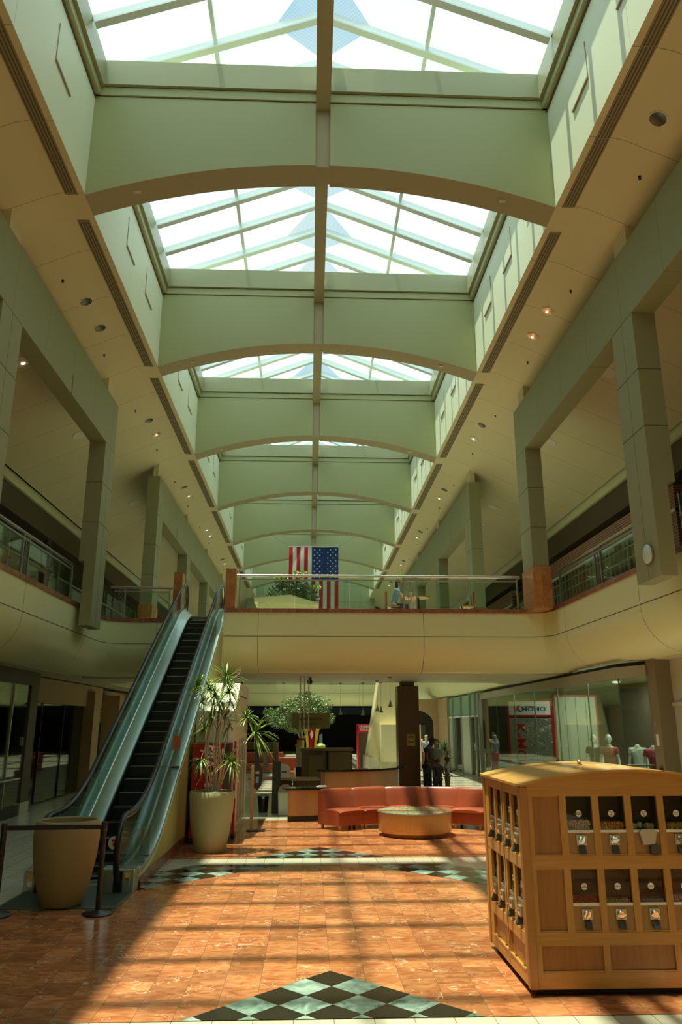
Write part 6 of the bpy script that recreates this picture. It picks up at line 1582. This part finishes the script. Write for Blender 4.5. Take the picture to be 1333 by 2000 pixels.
# barrel roof
def zr(x): t = (x-KW/2)/(KW/2+0.03); return 1.645+0.12*(1-t*t)
n = 20; xs = [-0.03+(KW+0.06)*i/n for i in range(n+1)]
for k, (ya, yb_) in enumerate(((-0.035, 0.70), (0.705, KD+0.035))):
    q = MB(); q.smooth = True
    q.prism([(x, zr(x)-0.02) for x in xs]+[(x, zr(x)) for x in xs][::-1], ya, yb_, 'y'); q.build('roof_panel', 'roof_wood', K)
q = MB(); q.prism([(x, 1.60) for x in (0.0, KW)]+[(x, zr(x)-0.02) for x in [0.0]+[t for t in xs if 0 < t < KW]+[KW]][::-1], -0.006, 0.03, 'y'); q.build('gable', 'maple_x', K)
q = MB(); q.prism([(x, 1.60) for x in (0.0, KW)]+[(x, zr(x)-0.02) for x in [0.0]+[t for t in xs if 0 < t < KW]+[KW]][::-1], KD-0.03, KD+0.006, 'y'); q.build('gable', 'maple_x', K)
q = MB(); q.box(-0.0, 0.03, 0, KD, 1.60, 1.635); q.box(KW-0.03, KW, 0, KD, 1.6, 1.635); q.build('eave_rail', 'maple', K)
q = MB(); q.lathe([(0.022, 0), (0.03, 0.01), (0.012, 0.02), (0.018, 0.03), (0.022, 0.042), (0.012, 0.055), (0.001, 0.058)], n=16, cap=False); q.xf(Matrix.Translation((0.80, 0.75, zr(0.8)-0.003))); q.build('finial', 'brass', K)
# ------------------------------------------------------------ people and shop mannequins
def skin_mesh(nodes, edges, name='tmp', sub=1):
    """nodes: {key: (pos, radius)}; grows a continuous skin along the edges"""
    keys = list(nodes); idx = {k: i for i, k in enumerate(keys)}
    me = bpy.data.meshes.new(name); me.from_pydata([tuple(nodes[k][0]) for k in keys], [(idx[a], idx[b]) for a, b in edges], [])
    o = bpy.data.objects.new(name, me); COL.objects.link(o)
    o.modifiers.new('s', 'SKIN'); sv = me.skin_vertices[0].data
    for i, k in enumerate(keys):
        r = nodes[k][1]; sv[i].radius = (r, r) if not isinstance(r, tuple) else r; sv[i].use_root = (i == 0)
    if sub: m = o.modifiers.new('u', 'SUBSURF'); m.levels = sub; m.render_levels = sub
    dg = bpy.context.evaluated_depsgraph_get(); dg.update()
    out = bpy.data.meshes.new_from_object(o.evaluated_get(dg)); bpy.data.objects.remove(o); bpy.data.meshes.remove(me)
    return out
def joined(meshes, extra=None, voxel=None, name='tmp'):
    bm = bmesh.new()
    for m in meshes: bm.from_mesh(m)
    me = bpy.data.meshes.new(name); bm.to_mesh(me); bm.free()
    if extra is not None:
        bm = bmesh.new(); bm.from_mesh(me); t = bpy.data.meshes.new('e'); t.from_pydata(extra.v, [], extra.f); bm.from_mesh(t); bm.to_mesh(me); bm.free()
    if voxel:
        o = bpy.data.objects.new('t', me); COL.objects.link(o); r = o.modifiers.new('r', 'REMESH'); r.mode = 'VOXEL'; r.voxel_size = voxel; r.use_smooth_shade = True
        s = o.modifiers.new('s', 'SMOOTH'); s.factor = 0.5; s.iterations = 2
        dg = bpy.context.evaluated_depsgraph_get(); dg.update(); out = bpy.data.meshes.new_from_object(o.evaluated_get(dg)); bpy.data.objects.remove(o); return out
    return me
def link_mesh(me, name, mt, parent, smooth=True):
    me.name = name; me.materials.clear(); me.materials.append(MATS[mt])
    me.polygons.foreach_set('material_index', [0]*len(me.polygons)); me.polygons.foreach_set('use_smooth', [smooth]*len(me.polygons))
    o = bpy.data.objects.new(name, me); COL.objects.link(o); o.parent = parent; return o
def arm_points(sh, side, pose):
    """pose: (swing forward deg at shoulder, elbow bend deg, outward deg)"""
    f, e, out = pose
    f, e, out = radians(f), radians(e), radians(out)
    d1 = Vector((side*sin(out), -sin(f)*cos(out), -cos(f)*cos(out)))
    el = Vector(sh)+d1*0.29
    f2 = f+e; d2 = Vector((side*sin(out)*0.3-side*0.12*min(1, e), -sin(f2), -cos(f2))).normalized()
    wr = el+d2*0.25
    return el, wr, d2
def figure(label, loc, rz, height=1.75, build=1.0, arms=((5, 15, 8), (5, 15, 8)), legs=((3, 0), (-3, 0)), head_pitch=0, top='garment_black', bottom='denim', sleeves='short', shorts=False, skin='skin', hair='hair_dark', hair_len=0, cap=None, seated=False, kind='person', headless=False, mask=False, lean=0, shoes='black_plastic', name='person', group=None, z0=0.0):
    s = height/1.75; e = thing(name, label, 'person' if kind == 'person' else 'mannequin', loc, rz, group); e.scale = (s, s, s)
    w = build; N_ = {}; E_ = []
    pz = 0.93 if not seated else 0.50
    ln = radians(lean)
    def T(x, y, z): # lean about pelvis
        dz = z-pz; return (x, y-dz*sin(ln), pz+dz*cos(ln))
    up = 0 if not seated else -0.43
    N_['pel'] = (T(0, 0, 0.95+up), (0.125*w, 0.10*w)); N_['wai'] = (T(0, 0, 1.08+up), (0.11*w, 0.085*w)); N_['che'] = (T(0, 0.0, 1.27+up), (0.14*w, 0.10*w)); N_['upc'] = (T(0, 0.01, 1.39+up), (0.12*w, 0.085*w)); N_['nek'] = (T(0, 0.01, 1.47+up), 0.052); N_['hd0'] = (T(0, -0.0, 1.53+up), 0.05)
    E_ += [('pel', 'wai'), ('wai', 'che'), ('che', 'upc'), ('upc', 'nek'), ('nek', 'hd0')]
    TE = [('pel', 'wai'), ('wai', 'che'), ('che', 'upc')]; LE = []
    for sd, sn, ap, lp in ((1, 'L', arms[0], legs[0]), (-1, 'R', arms[1], legs[1])):
        sh = Vector(T(sd*0.175*w, 0.01, 1.40+up)); N_['sh'+sn] = (sh, 0.056*w); E_.append(('upc', 'sh'+sn)); TE.append(('upc', 'sh'+sn))
        el, wr, d = arm_points(sh, sd, ap); mid = sh.lerp(el, 0.5)
        N_['ua'+sn] = (mid, 0.046*w); N_['el'+sn] = (el, 0.036*w); N_['fa'+sn] = (el.lerp(wr, 0.4), 0.034*w); N_['wr'+sn] = (wr, 0.023)
        E_ += [('sh'+sn, 'ua'+sn), ('ua'+sn, 'el'+sn), ('el'+sn, 'fa'+sn), ('fa'+sn, 'wr'+sn)]
        TE += [('sh'+sn, 'ua'+sn)]+([('ua'+sn, 'el'+sn), ('el'+sn, 'fa'+sn), ('fa'+sn, 'wr'+sn)] if sleeves == 'long' else [])
        # hand: palm, four fingers, thumb
        pm = wr+d*0.055; N_['pm'+sn] = (pm, (0.034, 0.017)); E_.append(('wr'+sn, 'pm'+sn))
        ax = Vector((0, 1, 0)) if abs(d.y) < 0.7 else Vector((1, 0, 0)); ax = (ax-d*ax.dot(d)).normalized(); cu = d.cross(ax)*(-sd if abs(d.y) < 0.7 else 1)
        kn = pm+d*0.03; 
        for fi, (o_, L_) in enumerate(((-0.030, 0.062), (-0.010, 0.075), (0.010, 0.072), (0.029, 0.056))):
            a0 = kn+ax*o_; a1 = a0+d*L_*0.5+cu*0.006; a2 = a1+(d*0.8+cu*0.55).normalized()*L_*0.5
            for nm, p_, r_ in (('a', a0, 0.0095), ('b', a1, 0.0085), ('c', a2, 0.0075)): N_['f%d%s%s' % (fi, nm, sn)] = (p_, r_)
            E_ += [('pm'+sn, 'f%da%s' % (fi, sn)), ('f%da%s' % (fi, sn), 'f%db%s' % (fi, sn)), ('f%db%s' % (fi, sn), 'f%dc%s' % (fi, sn))]
        t0 = pm-d*0.02-ax*0.035; t1 = t0+(d-ax*0.8).normalized()*0.035; N_['t0'+sn] = (t0, 0.012); N_['t1'+sn] = (t1, 0.010); E_ += [('pm'+sn, 't0'+sn), ('t0'+sn, 't1'+sn)]
        # leg
        hp = Vector(T(sd*0.085*w, 0, 0.90+up)); 
        if seated: kn_ = hp+Vector((sd*0.04, -0.42, 0.02)); an = kn_+Vector((0, -0.02, -0.40))
        else:
            a = radians(lp[0]); b = radians(lp[1]); kn_ = hp+Vector((sd*0.015, -sin(a), -cos(a)))*0.42; an = kn_+Vector((0, -sin(a-b), -cos(a-b)))*0.41
        an.z = max(an.z, 0.07)
        N_['hp'+sn] = (hp, 0.088*w); N_['th'+sn] = (hp.lerp(kn_, 0.45), 0.078*w); N_['kn'+sn] = (kn_, 0.055*w); N_['cf'+sn] = (kn_.lerp(an, 0.35), 0.054*w); N_['an'+sn] = (an, 0.036); 
        N_['he'+sn] = (an+Vector((0, 0.02, -0.035)), 0.034); N_['to'+sn] = (an+Vector((sd*0.02, -0.13, -0.045)), (0.040, 0.022))
        E_ += [('pel', 'hp'+sn), ('hp'+sn, 'th'+sn), ('th'+sn, 'kn'+sn), ('kn'+sn, 'cf'+sn), ('cf'+sn, 'an'+sn), ('an'+sn, 'he'+sn), ('an'+sn, 'to'+sn)]
        LE += [('pel', 'hp'+sn), ('hp'+sn, 'th'+sn), ('th'+sn, 'kn'+sn)]+([] if shorts else [('kn'+sn, 'cf'+sn), ('cf'+sn, 'an'+sn)])
    body = skin_mesh(N_, E_)
    # head with face
    hx = MB(); c = Vector(T(0, -0.02, 1.635+up)); hp_ = radians(head_pitch)
    if not headless:
        hx.ball((0, 0.01, 0.02), (0.074, 0.092, 0.098), 20, 14); hx.ball((0, -0.02, -0.045), (0.056, 0.068, 0.068), 16, 10)
        hx.ball((0, -0.088, -0.012), (0.013, 0.020, 0.022), 8, 6); hx.ball((0, -0.084, -0.052), (0.024, 0.010, 0.008), 8, 5); hx.ball((0, -0.075, -0.088), (0.02, 0.016, 0.014), 8, 5)
        for sd in (-1, 1): hx.ball((sd*0.077, 0.015, -0.008), (0.012, 0.022, 0.033), 8, 6); hx.ball((sd*0.03, -0.078, 0.026), (0.022, 0.010, 0.008), 8, 5)
        HM = Matrix.Translation(c)@Matrix.Translation((0, 0.03, -0.08))@Matrix.Rotation(hp_, 4, 'X')@Matrix.Translation((0, -0.03, 0.08)); hx.xf(HM)
    bm_ = joined([body], hx if not headless else None, voxel=0.0085, name='body')
    b = link_mesh(bm_, 'body', 'mannequin' if kind != 'person' else skin, e)
    if not headless and kind == 'person':
        q = MB()
        for sd in (-1, 1): q.ball((sd*0.03, -0.079, 0.010), (0.011, 0.006, 0.006), 8, 5)
        q.xf(HM); q.build('eyes', 'hair_dark', e)
        # hair shell
        q = MB(); q.smooth = True; hb = MB(); hb.ball((0, 0.020, 0.034), (0.083, 0.092, 0.095), 20, 14)
        if hair_len: hb.ball((0, 0.065, -0.06-hair_len*0.4), (0.075, 0.045, 0.09+hair_len*0.5), 14, 10)
        hb.xf(HM); hb.build('hair', hair, e)
        if mask: q = MB(); q.ball((0, -0.068, -0.05), (0.05, 0.032, 0.036), 12, 8); q.xf(HM); q.build('face_mask', 'garment_blue', e)
        if cap:
            q = MB(); q.ball((0, 0.012, 0.055), (0.088, 0.100, 0.072), 18, 10); q.prism([(-0.07, -0.07), (0.07, -0.07), (0.055, -0.17), (-0.055, -0.17)], 0.045, 0.055, 'z'); q.xf(HM); q.build('cap', cap, e)
    def shell(edges, grow, nm, mt, over={}):
        ks = []; 
        for a, c_ in edges:
            for k in (a, c_):
                if k not in ks: ks.append(k)
        nn = {}
        for k in ks:
            p, r = N_[k]; g = over.get(k, grow); nn[k] = (p, (r[0]+g, r[1]+g) if isinstance(r, tuple) else r+g)
        return link_mesh(joined([skin_mesh(nn, edges)], voxel=0.012, name=nm), nm, mt, e)
    if top: shell([('pel', 'wai')]+[x for x in TE if x != ('pel', 'wai')], 0.022, 'shirt' if sleeves else 'tank_top', top, {'pel': 0.014})
    if bottom: shell(LE, 0.014, 'shorts' if shorts else 'trousers', bottom, {'pel': -0.012, 'hpL': 0.018, 'hpR': 0.018, 'knL': 0.03 if shorts else 0.014, 'knR': 0.03 if shorts else 0.014, 'anL': 0.03, 'anR': 0.03})
    if kind == 'person' and shoes:
        for sn in 'LR':
            a = Vector(N_['an'+sn][0]); q = MB(); q.ball((a.x, a.y-0.045, 0.038), (0.052, 0.135, 0.04), 14, 8); q.build('shoe', shoes, e)
    return e
figure('man in a black t-shirt and dark trousers bowing his head beside the granite column', (3.50, 23.5, 0), radians(60), 1.80, 1.08, arms=((8, 45, 6), (5, 60, 6)), head_pitch=35, lean=8, top='garment_black', bottom='hair_dark', skin='skin_dark')
figure('woman in a grey t-shirt and jeans standing behind the man in black', (3.93, 24.4, 0), radians(-20), 1.70, 0.95, arms=((10, 20, 6), (10, 20, 6)), top='garment_grey', bottom='denim', skin='skin', hair='hair_brown', hair_len=0.12, mask=True)
figure('small child in dark clothes wearing a blue mask in front of the man', (3.72, 22.95, 0), radians(15), 1.18, 1.1, arms=((20, 60, 8), (10, 30, 8)), top='garment_black', bottom='hair_dark', skin='skin_dark', mask=True, head_pitch=10)
figure('boy in a dark cap and grey-red shirt, rightmost of the family', (4.05, 23.3, 0), radians(70), 1.22, 1.0, arms=((10, 100, 5), (5, 60, 5)), top='garment_grey', bottom='khaki', skin='skin_dark', cap='hair_dark')
# lilac bag by the child
q = MB(); q.ball((0, 0, 0.2), (0.15, 0.09, 0.2), 14, 10); q.tube([(-0.05, 0, 0.38), (0, 0, 0.46), (0.05, 0, 0.38)], 0.012, 6); o = q.build('school_bag', 'garment_grey', loc=(3.62, 22.5, 0.0)); tag(o, 'greyish lilac bag standing on the floor in front of the child', 'bag')
figure('person in an orange sleeveless top and teal shorts far down the right walkway', (5.25, 38.0, 0), radians(180), 1.75, 1.0, arms=((15, 60, 10), (15, 60, 10)), top='garment_orange', bottom='garment_teal', sleeves=None, shorts=True, hair='hair_brown', shoes='hair_dark')
figure('person in a blue top and pink shorts beside the orange sleeveless top', (5.45, 36.7, 0), radians(170), 1.66, 0.92, arms=((10, 50, 8), (10, 20, 8)), top='garment_blue', bottom='garment_pink', shorts=True, hair='hair_grey', hair_len=0.15, shoes='white_plastic')
figure('man in a dark shirt behind the left balcony railing', (-6.85, 19.5, 5.0), radians(80), 1.78, 1.0, arms=((10, 20, 8), (10, 20, 8)), top='blue_dark', bottom='hair_dark', skin='skin_dark')
# seated woman on the bridge with chair, table, cup
figure('seated woman in a blue shirt reaching over a table behind the bridge railing', (2.42, 22.0, 5.0), radians(90), 1.68, 0.95, arms=((45, 25, 6), (40, 30, 6)), seated=True, lean=12, top='garment_blue', bottom='hair_dark', hair='hair_dark', hair_len=0.18)
def chair(x, y, rz, lab):
    e = thing('cafe_chair', lab, 'chair', (x, y, 5.0), rz, group='cafe chairs on the bridge')
    q = MB(); q.box(-0.2, 0.2, -0.2, 0.2, 0.42, 0.46); q.build('seat', 'maple_dark', e)
    q = MB(); q.box(-0.2, 0.2, 0.18, 0.215, 0.5, 0.86); q.build('backrest', 'maple_dark', e)
    for x_ in (-0.18, 0.18):
        for y_ in (-0.18, 0.18): q = MB(); q.box(x_-0.015, x_+0.015, y_-0.015, y_+0.015, 0, 0.86 if y_ > 0 else 0.42); q.build('leg', 'black_metal', e)
chair(2.38, 22.0, radians(90), 'brown cafe chair under the seated woman on the bridge')
chair(4.55, 21.9, radians(-90), 'brown cafe chair standing empty right of the seated woman')
e = thing('cafe_table', 'small cafe table in front of the seated woman on the bridge', 'table', (3.15, 22.0, 5.0))
q = MB(); q.lathe([(0.33, 0.70), (0.33, 0.73)], n=28); q.build('top', 'maple_dark', e); q = MB(); q.lathe([(0.2, 0), (0.2, 0.02), (0.03, 0.04), (0.03, 0.7)], n=16); q.build('pedestal', 'black_metal', e)
q = MB(); q.lathe([(0.03, 0), (0.042, 0.13), (0.043, 0.135), (0.001, 0.135)], n=16, cap=False); o = q.build('paper_cup', 'white_paint', loc=(2.93, 21.93, 5.73)); tag(o, 'white paper cup on the cafe table before the seated woman', 'cup')
# mannequins in the clothing shop
mk_ = [
 ('mannequin in a dark brown top, first from the grey partition', (7.6, 20.9, 0.1), 1.78, 'garment_black', 'denim', False),
 ('mannequin in a rust red tank top, second from the grey partition', (7.62, 19.9, 0.1), 1.80, 'garment_red', 'white_paint', False),
 ('headless mannequin in a white tee and jeans, third from the grey partition', (8.12, 19.35, 0.1), 1.80, 'garment_white', 'denim', True),
 ('headless mannequin in a pink shirt, fourth from the grey partition', (8.05, 18.3, 0.1), 1.80, 'garment_pink', 'hair_dark', True),
 ('mannequin in a white top nearest the taupe pillar', (7.95, 16.8, 0.1), 1.78, 'garment_white', 'hair_dark', False)]
for i, (lb, lc, hh, tp, bt, hl) in enumerate(mk_):
    figure(lb, lc, radians([-35, -20, -30, -25, -60][i]), hh, 0.9, arms=(([8, 10, 6, 12, 8][i], 20, 10), (8, [35, 15, 10, 30, 20][i], 10)), top=tp, bottom=bt, sleeves='short' if i > 1 else None, kind='mannequin', headless=hl, name='mannequin', shoes=None, group='mannequins in the clothing shop')
q = MB(); q.box(7.3, 8.6, 16.4, 21.4, 0, 0.1); o = q.build('display_platform', 'grey_panel'); tag(o, 'low display platform carrying the mannequins behind the shop glass', 'platform')
q = MB(); q.box(7.5, 7.9, 18.5, 18.9, 0.1, 0.85); o = q.build('display_plinth', 'white_paint'); tag(o, 'white display plinth between the mannequins', 'plinth')
q = MB(); q.box(7.3, 7.9, 17.9, 18.2, 1.22, 1.25); q.box(7.32, 7.36, 18.03, 18.07, 0.1, 1.22); q.box(7.84, 7.88, 18.03, 18.07, 0.1, 1.22); o = q.build('glass_shelf_stand', 'curb_white'); tag(o, 'thin pale shelf stand left of the pink-shirted mannequin', 'shelf')
# lamps inside the shops
def lamp(x, y, z, e_, col, r=0.25, nm='shop_light'):
    l = bpy.data.lights.new(nm, 'AREA'); l.shape = 'DISK'; l.size = 0.22; l.energy = e_; l.color = col; o = bpy.data.objects.new(nm, l); COL.objects.link(o); o.location = (x, y, z)
for x_, y_ in [(8.2, 17.8), (9.2, 18.6), (8.0, 19.8), (9.4, 20.6), (8.4, 22.4), (9.6, 24.0), (8.3, 26.0)]: lamp(x_, y_, 3.385, 26, (0.95, 1.0, 0.82))
lamp(7.9, 34.5, 3.40, 30, (0.8, 1.0, 0.9))
# ------------------------------------------------------------ camera, sun and sky
cam = bpy.data.cameras.new('camera'); co = bpy.data.objects.new('camera', cam); COL.objects.link(co)
cam.sensor_fit = 'VERTICAL'; cam.sensor_height = 36.0; cam.lens = 1483.0/2000*36.0; cam.clip_end = 300
th = radians(15.6); ps = radians(2.3)
F = Vector((sin(ps)*cos(th), cos(ps)*cos(th), sin(th))); R = Vector((cos(ps), -sin(ps), 0)); U = R.cross(F)
mm_ = Matrix((R, U, -F)).transposed().to_4x4(); mm_.translation = Vector((0, 0, H)); co.matrix_world = mm_
bpy.context.scene.camera = co
sun = bpy.data.lights.new('sun', 'SUN'); sun.energy = SUN_E; sun.color = (1.0, 0.93, 0.76); sun.angle = radians(0.9)
so = bpy.data.objects.new('sun', sun); COL.objects.link(so)
so.rotation_euler = Vector((0.165, 0.035, -1)).to_track_quat('-Z', 'Y').to_euler()
w = bpy.data.worlds.new('world'); bpy.context.scene.world = w; w.use_nodes = True
nt = w.node_tree; bg = nt.nodes['Background']
tc = nt.nodes.new('ShaderNodeTexCoord'); sp = nt.nodes.new('ShaderNodeSeparateXYZ'); nt.links.new(tc.outputs['Generated'], sp.inputs[0])
n = nt.nodes.new('ShaderNodeTexNoise'); n.inputs['Scale'].default_value = 3.0; n.inputs['Detail'].default_value = 5
nt.links.new(tc.outputs['Generated'], n.inputs['Vector'])
r = nt.nodes.new('ShaderNodeValToRGB'); r.color_ramp.elements[0].position = 0.42; r.color_ramp.elements[0].color = (0.42, 0.68, 0.98, 1)
r.color_ramp.elements[1].position = 0.7; r.color_ramp.elements[1].color = (0.85, 0.95, 1.0, 1)
nt.links.new(n.outputs['Fac'], r.inputs['Fac']); nt.links.new(r.outputs['Color'], bg.inputs['Color'])
bg.inputs['Strength'].default_value = SKY_E
sc = bpy.context.scene
sc.view_settings.view_transform = 'Standard'; sc.view_settings.look = 'None'; sc.view_settings.gamma = 1.0
sc.view_settings.use_curve_mapping = False; sc.view_settings.exposure = EXPO
sc.cycles.max_bounces = 10; sc.cycles.diffuse_bounces = 6; sc.cycles.glossy_bounces = 4; sc.cycles.transmission_bounces = 4
sc.cycles.transparent_max_bounces = 16; sc.cycles.sample_clamp_indirect = 6.0; sc.cycles.caustics_reflective = False; sc.cycles.caustics_refractive = False
sc.cycles.use_denoising = True
sc.cycles.use_light_tree = True
